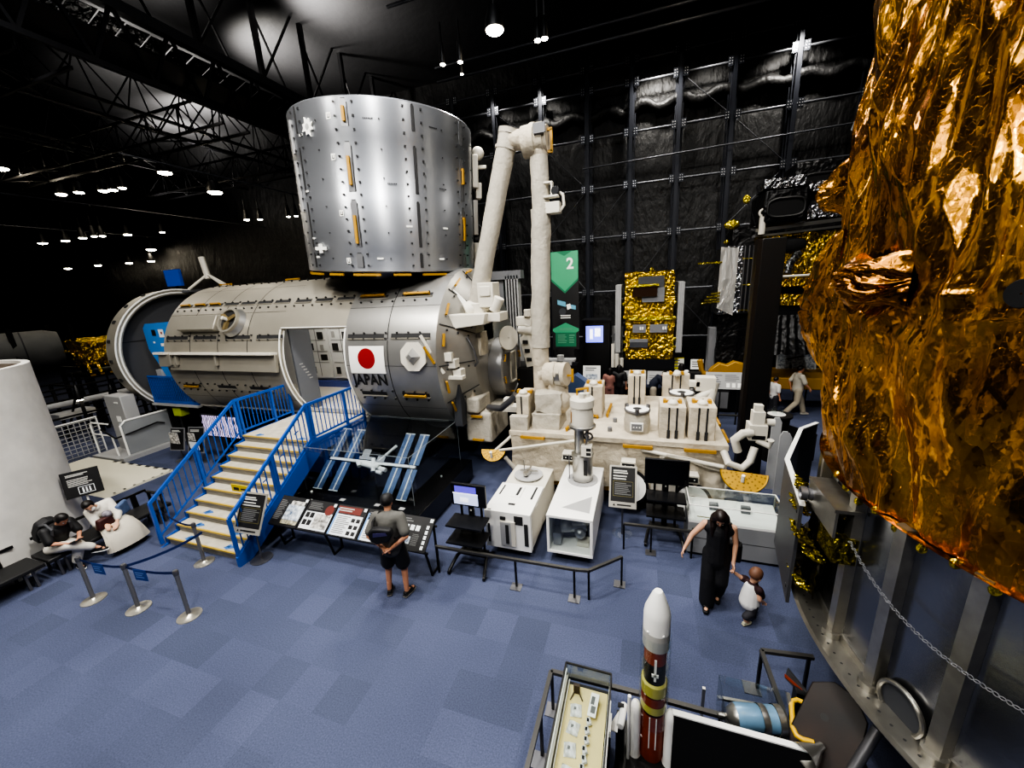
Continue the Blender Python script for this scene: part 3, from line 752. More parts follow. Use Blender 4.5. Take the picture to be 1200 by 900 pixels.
mb = MB(M_white); c = V((-1.83, 8.55, 6.55)); mb.box(c.x - .16, c.x + .14, 8.45, 8.7, c.z - .32, c.z - .1); mb.box(c.x - .18, c.x + .0, 8.45, 8.6, c.z + .25, c.z + .29); mb.box(c.x - .04, c.x, 8.45, 8.6, c.z, c.z + .27); mb.box(c.x - .18, c.x + .12, 8.42, 8.6, c.z - .02, c.z + .02)
mb.tube([c + V((.06, 0, .12)), c + V((.2, 0, .02)), c + V((.22, 0, -.18)), c + V((.12, 0, -.3))], .03, 8); mb.use(M_dark); mb.cyl(c + V((.05, -.1, .1)), c + V((.05, .12, .1)), .09, n=14); mb.build('boom_camera', RA, bevel=.01)
mb = MB(M_white); mb.cyl(sh + V((-.24, -.15, -.15)), sh + V((.2, .1, .02)), .22, n=20); mb.cyl(sh + V((.02, 0, -.42)), sh + V((0, 0, .05)), .25, n=20); mb.box(sh.x + .12, sh.x + .5, 8.3, 8.75, sh.z - .05, sh.z + .5); mb.box(sh.x + .18, sh.x + .44, 8.27, 8.3, sh.z + .2, sh.z + .42)
mb.box(sh.x - .25, sh.x + .65, 8.25, 8.8, sh.z - .38, sh.z - .18); mb.cyl(sh + V((.45, -.1, -.15)), sh + V((.62, -.1, .15)), .12, n=14); mb.use(M_dark); mb.bar(sh + V((-.35, -.2, -.2)), sh + V((-.05, -.25, -.5)), .06, .06); mb.build('shoulder_joint', RA, bevel=.015)
mb = MB(M_cream); w = V((-1.83, 8.5, 2.78)); mb.cyl(w + V((-.42, .05, -.02)), w + V((-.2, .02, 0)), .17, n=18); mb.cyl(w + V((-.26, 0, 0)), w + V((.24, -.1, .03)), .27, n=24); mb.cyl(w + V((-.12, -.05, 0)), w + V((-.04, -.05, 0)), .3, n=24); mb.cyl(w + V((0, 0, -.55)), w + V((0, 0, -.1)), .24, n=20); mb.ball(w + V((.02, -.1, -.62)), .3); mb.use(M_steel); mb.cyl(w + V((.02, -.05, .01)), w + V((.16, -.08, .02)), .276, n=24); mb.build('wrist_joint', RA)
mb = MB(M_yellow); mb.bar(w + V((.36, -.1, -.15)), w + V((.36, -.1, .15)), .05, .05); mb.bar(w + V((.2, -.1, 0)), w + V((.36, -.1, 0)), .04, .04); mb.build('wrist_handrail', RA)
# folded grey radiator rack and small camera post behind the arm
t = thing('folded_panel_rack', 'stack of folded grey panels standing behind the robotic arm', 'panel rack', (-4.0, 11.6, 0))
mb = MB(M_lgrey)
for k in range(5): mb.box(-4.0 + k * .09, -3.96 + k * .09, 11.4, 11.7, 2.3, 5.1)
mb.build('folded_panels', t); mb = MB(M_grey); mb.box(-4.6, -3.5, 11.4, 11.75, 5.0, 5.25); mb.box(-4.3, -4.1, 11.5, 11.7, 0, 5.1); mb.use(M_dark); mb.box(-4.5, -3.3, 11.3, 11.9, 0, 1.6); mb.build('rack_frame', t)
t = thing('small_fine_arm', 'short white jointed robot hand between the hatch and the upright boom', 'robot arm', (-3.2, 10.6, 0))
mb = MB(M_white); mb.cyl((-3.2, 10.6, 3.35), (-3.05, 10.5, 3.75), .13, n=14); mb.box(-3.4, -2.95, 10.4, 10.7, 3.7, 3.95); mb.cyl((-3.05, 10.4, 3.95), (-3.05, 10.4, 4.15), .1, n=12); mb.cyl((-3.35, 10.5, 3.6), (-2.9, 10.5, 3.55), .14, n=14); mb.build('joints', t, bevel=.015)
mb = MB(M_white); mb.bar((-3.15, 10.5, 3.4), (-2.95, 10.45, 2.55), .28, .28); mb.use(M_ink)
for k in range(3): mb.box(-3.2 + .05 * k, -3.05 + .05 * k, 10.3, 10.36, 3.2 - .25 * k, 3.3 - .25 * k)
mb.build('tool_housing', t); mb = MB(M_matblack); mb.box(-3.6, -2.6, 10.2, 11.3, 0, 2.5); mb.build('pedestal', t)
# ------------------------------------------------------------------ exposed platform with payload boxes
EF = thing('exposed_platform', 'big cream blanket-covered platform with upright payload boxes on its deck', 'space platform', (-.6, 9.3, 0))
X0, X1, Y0, Y1, ZT = -2.84, 1.64, 7.78, 11.0, 1.6
def wavy_box(mb, x0, x1, y0, y1, z0, z1, amp=.03, k=14, taper=0., fq=1.6, seed=0):
    """a cloth-covered box: each face a grid with soft wrinkles, edges closed"""
    def w(p):
        q = V(p) * fq + V((seed, seed * 2, 0))
        nx = noise.noise_vector(q) * amp + noise.noise_vector(q * 2.7) * amp * .5
        return V(p) + nx
    def face(o, a, b):
        o, a, b = V(o), V(a), V(b); vs = [w(o + a * (i / k) + b * (j / k)) for j in range(k + 1) for i in range(k + 1)]
        mb.add(vs, [(j * (k + 1) + i, j * (k + 1) + i + 1, (j + 1) * (k + 1) + i + 1, (j + 1) * (k + 1) + i) for j in range(k) for i in range(k)])
    dx, dy, dz = x1 - x0, y1 - y0, z1 - z0
    face((x0, y0, z0), (dx, 0, 0), (0, 0, dz)); face((x1, y1, z0), (-dx, 0, 0), (0, 0, dz)); face((x0, y1, z0), (0, -dy, 0), (0, 0, dz)); face((x1, y0, z0), (0, dy, 0), (0, 0, dz))
    face((x0, y0, z1), (dx, 0, 0), (0, dy, 0)); face((x0, y1, z0), (dx, 0, 0), (0, -dy, 0))
    return mb
mb = MB(M_cream); wavy_box(mb, X0 + .02, X1 - .02, Y0 + .02, Y1, .42, ZT - .06, .05, 30)
mb.box(X0, X1, Y0 - .02, Y1, ZT - .1, ZT); mb.build('platform_body', EF, smooth=60)
mb = MB(mat('gold_skirt', '9a7420', .4, .5)); mb.box(X0 + .1, X1 - .1, Y0 + .05, Y1, .32, .43); mb.build('bottom_skirt', EF)
mb = MB(M_matblack); [mb.box(x - .2, x + .2, y - .2, y + .2, 0, .33) for x in (-2.2, 1.0) for y in (8.4, 10.4)]; mb.build('pedestal', EF)
for a, b in (((-2.55, Y0 - .02, 1.5), (-2.0, Y0 - .02, 1.5)), ((-1.3, Y0 - .02, 1.5), (-1.1, Y0 - .02, 1.5)), ((-.32, Y0 - .02, 1.47), (.26, Y0 - .02, 1.47)), ((.85, Y0 - .02, 1.48), (1.42, Y0 - .02, 1.48))):
    railbar(a, b, (0, -1, 0), .06, .06, parent=EF)
for a, b in (((X1, 8.1, 1.55), (X1, 8.7, 1.55)), ((X1, 9.0, 1.55), (X1, 9.7, 1.55))): railbar(a, b, (1, 0, .3), .06, .05, parent=EF)
for a, b in (((-.75, 9.0, ZT), (-.72, 9.9, ZT)), ((-1.55, 7.95, ZT), (-1.42, 8.4, ZT)), ((-1.25, 8.9, ZT), (-.95, 8.9, ZT))): railbar(a, b, (0, 0, 1), .06, .07, parent=EF)
def payload(x0, x1, y0, y1, h, bars=2):
    mb = MB(M_cream); mb.box(x0, x1, y0, y1, ZT - .02, ZT + h); o = mb.build('payload_box', EF, bevel=.025)
    w = x1 - x0; mb = MB(M_slot)
    for k in range(bars):
        x = x0 + w * (.36 + .3 * k) if bars == 2 else x0 + w * .45
        mb.box(x - .018, x + .018, y0 - .006, y0, ZT + .12, ZT + h - .02); mb.box(x - .03, x + .03, y0 - .03, y0, ZT, ZT + .18)
    mb.build('groove', o); cx, cy = (x0 + x1) / 2, (y0 + y1) / 2
    mb = MB(M_yellow); mb.box(cx - .17, cx + .17, cy - .1, cy - .04, ZT + h, ZT + h + .05); [mb.box(cx + s * .15 - .03, cx + s * .15 + .03, cy - .14, cy, ZT + h, ZT + h + .07) for s in (-1, 1)]; mb.build('top_handle', o)
    mb = MB(M_white); mb.lathe([(.09, 0), (.1, .05), (.07, .1), (.02, .12)], (cx, cy - .22, ZT + h), (0, 0, 1), 14); mb.build('latch', o)
payload(-.32, .12, 10.2, 10.85, .78); payload(.55, 1.22, 10.72, 11.35 - .4, .7); payload(.38, .88, 7.97, 8.7, .68); payload(.93, 1.43, 7.97, 8.7, .7); payload(-1.3, -.86, 8.95, 9.6, .8, 1); payload(-2.72, -2.42, 8.0, 8.7, .78, 1)
mb = MB(M_beta); wavy_box(mb, -2.35, -1.7, 8.0, 8.7, ZT - .02, ZT + .36, .03, 10, fq=3); wavy_box(mb, -2.3, -1.68, 8.08, 8.75, ZT + .34, ZT + .82, .05, 10, fq=2.5, seed=3); mb.build('blanket_stack', EF, smooth=60)
mb = MB(M_beta); wavy_box(mb, -2.83, -2.42, 7.82, 7.98, ZT - .02, ZT + .33, .02, 8, fq=3, seed=5); mb.build('blanket_pouch', EF, smooth=60)
def drum(cx, cy, h, r):
    mb = MB(M_beta); mb.lathe([(r * .95, -.02), (r * 1.02, h * .5), (r * .9, h * .92)], (cx, cy, ZT), (0, 0, 1), 12); o = mb.build('berthing_drum', EF, smooth=30)
    mb = MB(M_steel_d); mb.lathe([(r * .98, h * .9), (r * 1.02, h * .98), (r * .9, h)], (cx, cy, ZT), (0, 0, 1), 24)
    for k in range(3):
        a = k * 2 * PI / 3 + .52; mb.cyl((cx + r * .95 * math.cos(a), cy + r * .95 * math.sin(a), ZT + h * .9), (cx + r * .95 * math.cos(a), cy + r * .95 * math.sin(a), ZT + h * 1.12), .045, n=10)
    mb.use(M_white2); mb.lathe([(r * .9, h * 1.01), (r * .35, h * 1.01)], (cx, cy, ZT), (0, 0, 1), 24); mb.use(M_slot); mb.lathe([(r * .35, h * 1.0), (.005, h * 1.0)], (cx, cy, ZT), (0, 0, 1), 16); mb.build('docking_ring', o)
drum(-.06, 8.3, .5, .27); drum(.95, 9.9, .45, .3)
mb = MB(M_white2); mb.box(-.19, .07, 7.98, 8.02, ZT + .1, ZT + .28); mb.use(M_grey); mb.box(-.165, .045, 7.97, 7.98, ZT + .12, ZT + .26); mb.use(M_white2); [mb.cyl((x, 7.965, ZT + .19), (x, 7.97, ZT + .19), .015, n=8) for x in (-.12, -.06, 0)]; mb.build('target_plate', EF)
mb = MB(M_grey); [mb.cyl((x, y, ZT), (x, y, ZT + .09), .05, n=10) for x, y in ((-.62, 8.15), (-.55, 8.75), (.15, 9.2), (-.3, 9.4))]; mb.build('deck_studs', EF)
def gold_fan(cx, cy, cz, r, nrm):
    t = MB(M_gold); nrm = V(nrm).normalized(); x = V((0, 0, 1)).cross(nrm).normalized(); y = nrm.cross(x); f = Fr((cx, cy, cz), x, y, nrm)
    pol = [(r * math.cos(PI + k * PI / 20), r * math.sin(PI + k * PI / 20)) for k in range(21)]
    t.prism(pol, f, 0, .02); t.use(mat('gold_hole', '6d5310', .5, .4))
    for a in range(9):
        for q in (.35, .55, .75, .9):
            an = PI + PI * (a + .5) / 9; t.disc(f, r * q * math.cos(an), r * q * math.sin(an), .018, .022, 6)
    t.use(M_gold); t.torus(f(0, 0, .01), nrm, .001, .001); t.tube([f(r * math.cos(PI + k * PI / 20), r * math.sin(PI + k * PI / 20), .01) for k in range(21)], .018, 6)
    t.use(M_white2); t.cyl(f(-.02, -.18, .02), f(-.02, -.1, .16), .03, n=8); return t.build('gold_half_dish', EF)
gold_fan(-3.2, 7.62, 1.16, .27, (.1, -.75, .65)); gold_fan(1.88, 7.55, 1.18, .38, (-.1, -.75, .65))
mb = MB(M_white); mb.cyl((-3.2, 7.66, 1.1), (-2.75, 7.9, 1.5), .035, n=10); mb.cyl((-3.05, 7.62, 1.16), (-1.3, 7.72, 1.5), .03, n=10); mb.cyl((-2.95, 7.7, .95), (-2.6, 7.9, .35), .05, n=10); mb.build('left_struts', EF)
mb = MB(M_white); mb.cyl((.05, 7.74, 1.4), (1.55, 7.62, 1.22), .04, n=10); mb.tube([(1.55, 7.85, 1.5), (1.62, 7.6, 1.32), (1.85, 7.6, 1.24), (2.0, 7.7, 1.35), (2.08, 7.8, 1.6)], .07, 10); mb.cyl((1.7, 7.75, .85), (1.45, 7.85, .3), .06, n=10); mb.build('right_struts', EF)
mb = MB(M_white); mb.box(1.95, 2.25, 7.75, 8.05, 1.75, 2.05); mb.box(2.0, 2.2, 7.8, 8.0, 2.05, 2.3); mb.box(2.03, 2.17, 7.85, 7.98, 2.3, 2.42); mb.cyl((2.25, 7.9, 2.08), (2.38, 7.9, 2.08), .07, n=12); mb.tube([(1.8, 7.8, 1.5), (1.72, 7.75, 1.75), (1.85, 7.72, 1.9), (2.0, 7.78, 1.9)], .08, 10); mb.tube([(2.1, 7.8, 1.75), (2.3, 7.75, 1.66), (2.3, 7.72, 1.8)], .06, 8); mb.use(M_dark); mb.box(2.0, 2.22, 7.74, 7.75, 1.78, 1.86); mb.build('right_camera_head', EF, bevel=.012)
mb = MB(M_white); mb.box(1.3, 1.75, 10.2, 10.5, 2.0, 2.35); mb.cyl((1.2, 10.1, 1.75), (1.7, 10.3, 2.0), .1, n=12); mb.cyl((1.55, 10.2, 1.5), (1.7, 10.4, 2.2), .16, n=14); mb.box(1.15, 1.4, 10.2, 10.4, 2.1, 2.25); mb.use(M_yellow); mb.bar((1.3, 9.9, 1.7), (1.4, 10.3, 1.75), .06, .06); mb.build('rear_camera_head', EF, bevel=.012)
# draped cable bundle and cloth
mb = MB(M_beta)
for k in range(4): mb.tube([(.5 - .03 * k, 7.74, 1.05 + .06 * k), (.42, 7.7, 1.22 + .03 * k), (.55, 7.68, 1.36), (.95, 7.66, 1.33 - .02 * k), (1.3, 7.66, 1.24 - .03 * k), (1.6, 7.66, 1.16 - .02 * k)], .022, 8)
mb.build('cable_bundle', EF, smooth=80)
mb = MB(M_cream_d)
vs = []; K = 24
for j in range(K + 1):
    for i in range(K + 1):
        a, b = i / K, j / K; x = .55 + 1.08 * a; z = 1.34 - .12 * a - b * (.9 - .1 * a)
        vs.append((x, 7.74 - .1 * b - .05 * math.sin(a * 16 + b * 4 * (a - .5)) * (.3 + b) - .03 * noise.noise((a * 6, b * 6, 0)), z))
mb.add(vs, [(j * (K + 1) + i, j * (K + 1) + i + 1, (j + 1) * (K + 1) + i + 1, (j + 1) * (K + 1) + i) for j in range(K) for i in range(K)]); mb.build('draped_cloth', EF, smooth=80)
# grapple heads along the front face
def head(x, z, big=True):
    mb = MB(M_white); mb.box(x - .16, x + .16, 7.5, 7.74, z - .02, z + .02); mb.box(x - .14, x + .14, 7.48, 7.7, z, z + .16); mb.use(M_ink); mb.box(x - .12, x + .12, 7.47, 7.49, z + .03, z + .13); mb.use(M_white2); [mb.cyl((x + a, 7.465, z + .08), (x + a, 7.475, z + .08), .012, n=8) for a in (-.06, .06)]
    o = mb.build('target_head', EF)
    if big:
        fr = Fr((x + .06, 7.52, z - .42), (1, 0, 0), (0, .3, 1), (0, -1, .3)); mb = MB(M_white2); mb.lathe([(.3, -.1), (.3, .0), (.12, .01)], fr.o, fr.z, 28); mb.use(M_grey); mb.lathe([(.12, .01), (.1, -.02), (.005, -.02)], fr.o, fr.z, 16); mb.use(M_dark); mb.lathe([(.3, -.1), (.36, -.1), (.36, -.03), (.305, -.02)], fr.o, fr.z, 28); mb.build('ring_mechanism', o)
head(-1.42, 1.12, False); head(-.2, 1.05); head(.98, .88)
mb = MB(M_white); mb.box(.25, .75, 7.5, 7.74, .45, .85); mb.use(M_ink); mb.box(.46, .54, 7.48, 7.5, .5, .8); mb.use(M_yellow); mb.box(.3, .42, 7.48, 7.5, .5, .62); mb.build('connector_panel', EF)

# blanket pieces hanging on the module's end below the arm
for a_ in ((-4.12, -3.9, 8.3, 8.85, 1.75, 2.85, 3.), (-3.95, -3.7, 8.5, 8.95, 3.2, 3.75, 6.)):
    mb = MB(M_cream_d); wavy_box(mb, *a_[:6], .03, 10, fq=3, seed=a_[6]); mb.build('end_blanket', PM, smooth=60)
mb = MB(M_steel_d); mb.tube([(-3.9, 8.35, 2.9), (-3.7, 8.25, 3.1), (-3.75, 8.2, 3.4), (-3.9, 8.2, 3.7)], .03, 8); mb.tube([(-3.6, 8.45, 1.9), (-3.2, 8.3, 1.95), (-2.9, 8.2, 2.2), (-2.75, 8.15, 2.35)], .08, 10); mb.build('cable_run', PM, smooth=60)
mb = MB(M_white); mb.box(-3.3, -2.85, 8.6, 8.9, 1.75, 1.9); mb.box(-3.25, -3.05, 8.6, 8.8, 1.9, 2.1); mb.use(M_ink); mb.box(-3.2, -3.1, 8.59, 8.6, 1.93, 2.05); mb.build('umbilical_box', PM, bevel=.015)

# ------------------------------------------------------------------ two white payload containers in front
def feet(mb, x0, x1, y0, y1): mb.box(x0 + .12, x1 - .12, y0 + .2, y1 - .2, 0, .2)
A = thing('payload_container', 'white box container with a round fitting and cross on top, beside the monitor trolley', 'equipment box', (-2.2, 6.5, 0))
x0, x1, y0, y1 = -2.62, -1.76, 5.6, 7.5
mb = MB(M_white); wavy_box(mb, x0 + .02, x1, y0 + .08, y1, .22, .9, .012, 10, fq=4); mb.build('body', A, smooth=60)
mb = MB(M_white2); mb.box(x0, x1, y0, y0 + .1, .2, .95); mb.box(x0, x1, y0 + .1, y0 + 1.0, .88, .95); mb.use(M_white); mb.box(x0 + .3, x1 - .28, y0 - .03, y0, .28, .78)
mb.use(M_slot); mb.box(x0 + .4, x0 + .46, y0 - .045, y0 - .03, .34, .72); mb.box(x0 + .56, x0 + .72, y0 - .01, y0, .73, .9); mb.box(x0 + .05, x0 + .09, y0 - .012, y0, .3, .68); mb.box(x1 - .12, x1 - .05, y0 - .012, y0, .32, .76); mb.box(x0 + .3, x0 + .4, y0 - .02, y0, .8, .86); mb.box(x0 + .37, x0 + .5, y0 + .24, y0 + .3, .95, .955)
mb.box(x1 - .14, x1 - .1, y0 + .5, y0 + .95, .95, .956); mb.box(x0 + .08, x0 + .11, y0 + .55, y0 + .9, .95, .956)
mb.use(M_lgrey); mb.box(x0 + .3, x0 + .5, y0 - .034, y0 - .029, .3, .76); mb.use(M_white2); mb.box(x0 + .34, x0 + .52, y0 + .5, y0 + .9, .95, .97); mb.use(M_slot); mb.box(x0 + .42, x0 + .47, y0 + .55, y0 + .85, .97, .975)
mb.box(x0 + .05, x0 + .12, y0 + .02, y0 + .04, .955, .958); mb.build('front_panel', A, bevel=.008)
mb = MB(M_lgrey); cx, cy = -2.2, 7.05; mb.lathe([(.3, .0), (.3, .02), (.005, .025)], (cx, cy, .93), (0, 0, 1), 28); mb.use(M_steel)
mb.bar((cx - .18, cy, 1.02), (cx + .2, cy + .02, 1.02), .035, .035); mb.bar((cx, cy - .2, 1.02), (cx, cy + .2, 1.02), .035, .035); mb.cyl((cx, cy, .95), (cx, cy, 1.06), .05, n=12); mb.cyl((cx - .02, cy - .12, 1.0), (cx - .02, cy - .12, 1.05), .06, n=12); mb.cyl((cx - .12, cy + .1, .95), (cx - .12, cy + .1, 1.22), .012, n=6); mb.build('round_fitting', A)
mb = MB(M_matblack); feet(mb, x0, x1, y0, y1); mb.build('base', A)
B = thing('window_container', 'white box container with a glass front window and a grey triangle on top', 'equipment box', (-1.1, 6.6, 0))
x0, x1, y0, y1 = -1.5, -.7, 5.7, 7.66
mb = MB(M_white2); mb.box(x0, x1, y0 + .5, y1, .2, .95); mb.box(x0, x1, y0, y0 + .5, .9, .95); mb.box(x0, x1, y0, y0 + .5, .2, .25); mb.box(x0, x0 + .05, y0, y0 + .5, .25, .9); mb.box(x1 - .05, x1, y0, y0 + .5, .25, .9); mb.use(M_lgrey); mb.add([(-1.28, 5.98, .953), (-.78, 5.9, .953), (-.8, 6.45, .953)], [(0, 1, 2)]); mb.build('body', B, bevel=.006)
mb = MB(M_dgrey); mb.box(x0 + .05, x1 - .05, y0 + .45, y0 + .49, .25, .9); mb.use(M_brush2); mb.cyl((-1.3, y0 + .3, .55), (-.85, y0 + .38, .6), .11, n=14); mb.ball((-1.2, y0 + .28, .6), .12); mb.ball((-.95, y0 + .25, .5), .1); mb.box(-1.42, -1.28, y0 + .15, y0 + .4, .26, .5); mb.use(M_white); mb.cyl((-.85, y0 + .25, .7), (-.85, y0 + .3, .86), .06, n=12); mb.box(-1.0, -.8, y0 + .2, y0 + .4, .26, .34); mb.build('inner_mechanism', B)
mb = MB(M_glass2); mb.box(x0 + .05, x1 - .05, y0 + .01, y0 + .02, .25, .9); mb.build('window_pane', B)
mb = MB(M_matblack); feet(mb, x0, x1, y0, y1); mb.build('base', B)
# tall cylindrical instrument on the second container
I = thing('optical_instrument', 'tall metal cylindrical instrument with a white head standing on the window container', 'instrument', (-1.06, 7.05, .95))
c = V((-1.06, 7.05, 0))
mb = MB(M_lgrey); mb.lathe([(.3, .95), (.3, .97), (.2, .975)], c, (0, 0, 1), 28); mb.use(M_steel); mb.lathe([(.19, .97), (.2, 1.0), (.2, 1.48), (.22, 1.5), (.22, 1.53), (.1, 1.54)], c, (0, 0, 1), 28); mb.use(M_ink); mb.box(c.x + .05, c.x + .12, c.y - .205, c.y - .19, 1.15, 1.46); mb.use(M_steel_d); mb.cyl((c.x - .26, c.y - .05, .97), (c.x - .26, c.y - .05, 1.5), .01, n=6); mb.build('lower_drum', I)
mb = MB(M_steel); mb.cyl(c + V((-.06, 0, 1.5)), c + V((-.06, 0, 2.1)), .1, n=16); mb.cyl(c + V((.08, -.02, 1.5)), c + V((.1, -.02, 2.05)), .035, n=10); mb.use(M_white); mb.box(c.x + .0, c.x + .2, c.y - .2, c.y - .02, 1.55, 1.76); mb.use(M_ink); mb.box(c.x + .1, c.x + .19, c.y - .205, c.y - .19, 1.58, 1.64); mb.box(c.x + .1, c.x + .19, c.y - .205, c.y - .19, 1.67, 1.73)
mb.use(M_steel_d); mb.torus(c + V((.12, -.05, 1.92)), (0, 1, .2), .08, .02, 16, 6); mb.bar(c + V((.02, -.1, 1.6)), c + V((.14, -.1, 1.95)), .03, .03); mb.build('column', I)
mb = MB(M_steel); mb.lathe([(.1, 2.06), (.26, 2.1), (.26, 2.14), (.22, 2.16)], c, (0, 0, 1), 28); mb.use(M_white); mb.lathe([(.22, 2.15), (.21, 2.5), (.235, 2.52), (.235, 2.66), (.2, 2.7), (.02, 2.72)], c, (0, 0, 1), 16)
mb.use(mat('blue_window', '3c4f74', .3)); mb.lathe([(.223, 2.2), (.218, 2.42)], c, (0, 0, 1), 8, a0=2.9, a1=4.1); mb.use(mat('amber_window', '9a6a1c', .35)); mb.lathe([(.223, 2.2), (.218, 2.42)], c, (0, 0, 1), 8, a0=4.3, a1=5.3); mb.use(M_white); mb.cyl(c + V((.02, -.1, 2.7)), c + V((.02, -.1, 2.8)), .06, n=12); mb.cyl(c + V((.1, .0, 2.7)), c + V((.1, 0, 2.78)), .05, n=12); mb.build('sensor_head', I)
railbar(c + V((-.12, .05, 2.7)), c + V((.12, .08, 2.74)), (0, 0, 1), .05, .12, parent=I)
# ------------------------------------------------------------------ blue stair to the doorway
ST = thing('staircase', 'bright blue metal staircase with pale treads climbing to the module doorway', 'stairs', (-8.2, 5.2, 0))
SL, SR, N, RISE, RUN, SV = -9.28, -7.05, 10, .163, .222, 4.22
M_tread = mat('pale_tread', 'bdb6a6', .7, var=.15, vscale=6); M_riser = mat('grey_riser', '8d8980', .7, var=.3, vscale=9, stretch=(.6, 1, 6)); M_nose = mat('yellow_nosing', 'b79a3d', .6)
M_mark = mat('blue_floor_mark', '3f6ca8', .7)
for k in range(N):
    z = RISE * (k + 1); v = SV + RUN * k; mb = MB(M_tread)
    v1 = v + RUN + .04 if k < N - 1 else 8.05
    mb.box(SL + .04, SR - .04, v, v1, z - .04, z); mb.use(M_nose); mb.box(SL + .04, SR - .04, v - .006, v + .03, z - .02, z + .003)
    mb.use(M_riser); mb.box(SL + .04, SR - .04, v + .03, v + .045, z - RISE, z - .04)
    if k in (0, 1, 2, 9):
        mb.use(M_mark)
        for u in ((SL + .6, SR - .5) if k < 3 else (SL + .5, SR - .4)):
            mb.quad((u - .15, v + .08, z + .004), (u - .02, v + .04, z + .004), (u + .12, v + .12, z + .004), (u + .02, v + .17, z + .004)); mb.quad((u - .12, v + .1, z + .004), (u - .03, v + .1, z + .004), (u - .02, v + .18, z + .004), (u - .1, v + .18, z + .004))
    mb.build('landing' if k == N - 1 else 'step', ST)
for x in (SL, SR):
    s = x; mb = MB(M_blue); d = .05 if x == SR else -.05
    f = Fr((x, 0, 0), (0, 1, 0), (0, 0, 1), (1, 0, 0)); e = RISE / RUN
    pol = [(SV - .12, 0), (SV + .14, 0), (SV + RUN * 9 + .2, RISE * 10 - .3), (8.0, RISE * 10 - .3), (8.0, RISE * 10 - .02), (SV + RUN * 9 + .02, RISE * 10 - .02)]
    pol += [] if x == SR else []
    if x == SL:
        q = [(SV - .12, 0), (SV + .14, 0), (SV + RUN * 9 + .2, RISE * 10 - .3), (8.0, RISE * 10 - .3), (8.0, RISE * 10 - .02)]
        for k in range(N - 1, -1, -1): q += [(SV + RUN * k, RISE * (k + 1)), (SV + RUN * k, RISE * k + .03)]
        pol = q
    else: pol = pol[:-1] + [(SV + RUN * 9, RISE * 10 + .05), (SV - .12, .2)]
    mb.prism(pol, f, -.03, .03); mb.build('stringer', ST)
def railing(x):
    mb = MB(M_blue); h = .88
    A, B_, D = V((x, SV - .08, .12)), V((x, SV + RUN * 9, RISE * 10)), V((x, 8.0 if x == SR else 7.75, RISE * 10))
    up = V((0, 0, h)); mb.bar(A + up, B_ + up, .05, .06); mb.bar(B_ + up, D + up, .05, .06); mb.bar(A + V((0, 0, .12)), B_ + V((0, 0, .1)), .03, .03); mb.bar(B_ + V((0, 0, .1)), D + V((0, 0, .1)), .04, .04)
    for p in (A, A.lerp(B_, .5), B_, B_ + V((0, .09, 0)), B_.lerp(D, .65), D): mb.bar(p - V((0, 0, .05)), p + up, .055, .055, (0, 1, 0))
    n = 17
    for i in range(1, n): p = A.lerp(B_, i / n); mb.bar(p + V((0, 0, .12)), p + up, .018, .018, (0, 1, 0))
    n = 15
    for i in range(1, n): p = B_.lerp(D, i / n); mb.bar(p + V((0, 0, .1)), p + up, .018, .018, (0, 1, 0))
    if x == SR: # short inner handrail brackets
        for i in range(4): p = A.lerp(B_, .2 + .22 * i); mb.bar(p + V((0, 0, .6)), p + V((-.14, .0, .5)), .02, .02)
    return mb.build('railing', ST)
railing(SL); railing(SR)
mb = MB(M_blue)
for v in (6.6, 7.6):
    for x in (SL + .1, SR - .1): mb.bar((x, v, 0), (x, v, 1.35), .09, .09, (0, 1, 0))
mb.build('support_post', ST)
o = MB(mat('yellow_sign', 'c9b21e', .5)).box(-8.12, -7.6, 4.98, 5.0, .96, 1.12).use(M_ink).box(-8.05, -7.9, 4.975, 4.98, 1.0, 1.06).box(-7.85, -7.66, 4.975, 4.98, 1.02, 1.05).build('step_sign', at=(-7.86, 5.0, .98)); tag(o, 'small yellow notice lying across a middle step of the blue staircase', 'sign')
# barrier of the gap at the module's left end
GB = thing('gap_railing', 'short blue railing across the open gap at the module left end', 'railing', (-14.9, 8.2, 1.6))
mb = MB(M_blue); mb.bar((-16.0, 8.15, 2.5), (-13.75, 8.15, 2.5), .05, .05); mb.bar((-16.0, 8.15, 1.62), (-13.75, 8.15, 1.62), .05, .08)
for k in range(26): u = -16.0 + k * .09; mb.bar((u, 8.15, 1.6), (u, 8.15, 2.5), .02, .02, (0, 1, 0))
mb.build('bars', GB); mb = MB(mat('blue_mesh_panel', '1c3a78', .6)); mb.box(-16.0, -14.9, 8.17, 8.18, 1.65, 2.45); mb.build('mesh_panel', GB); mb = MB(M_lgrey); mb.box(-16.0, -13.7, 8.05, 8.3, 1.5, 1.57); mb.build('sill', GB)

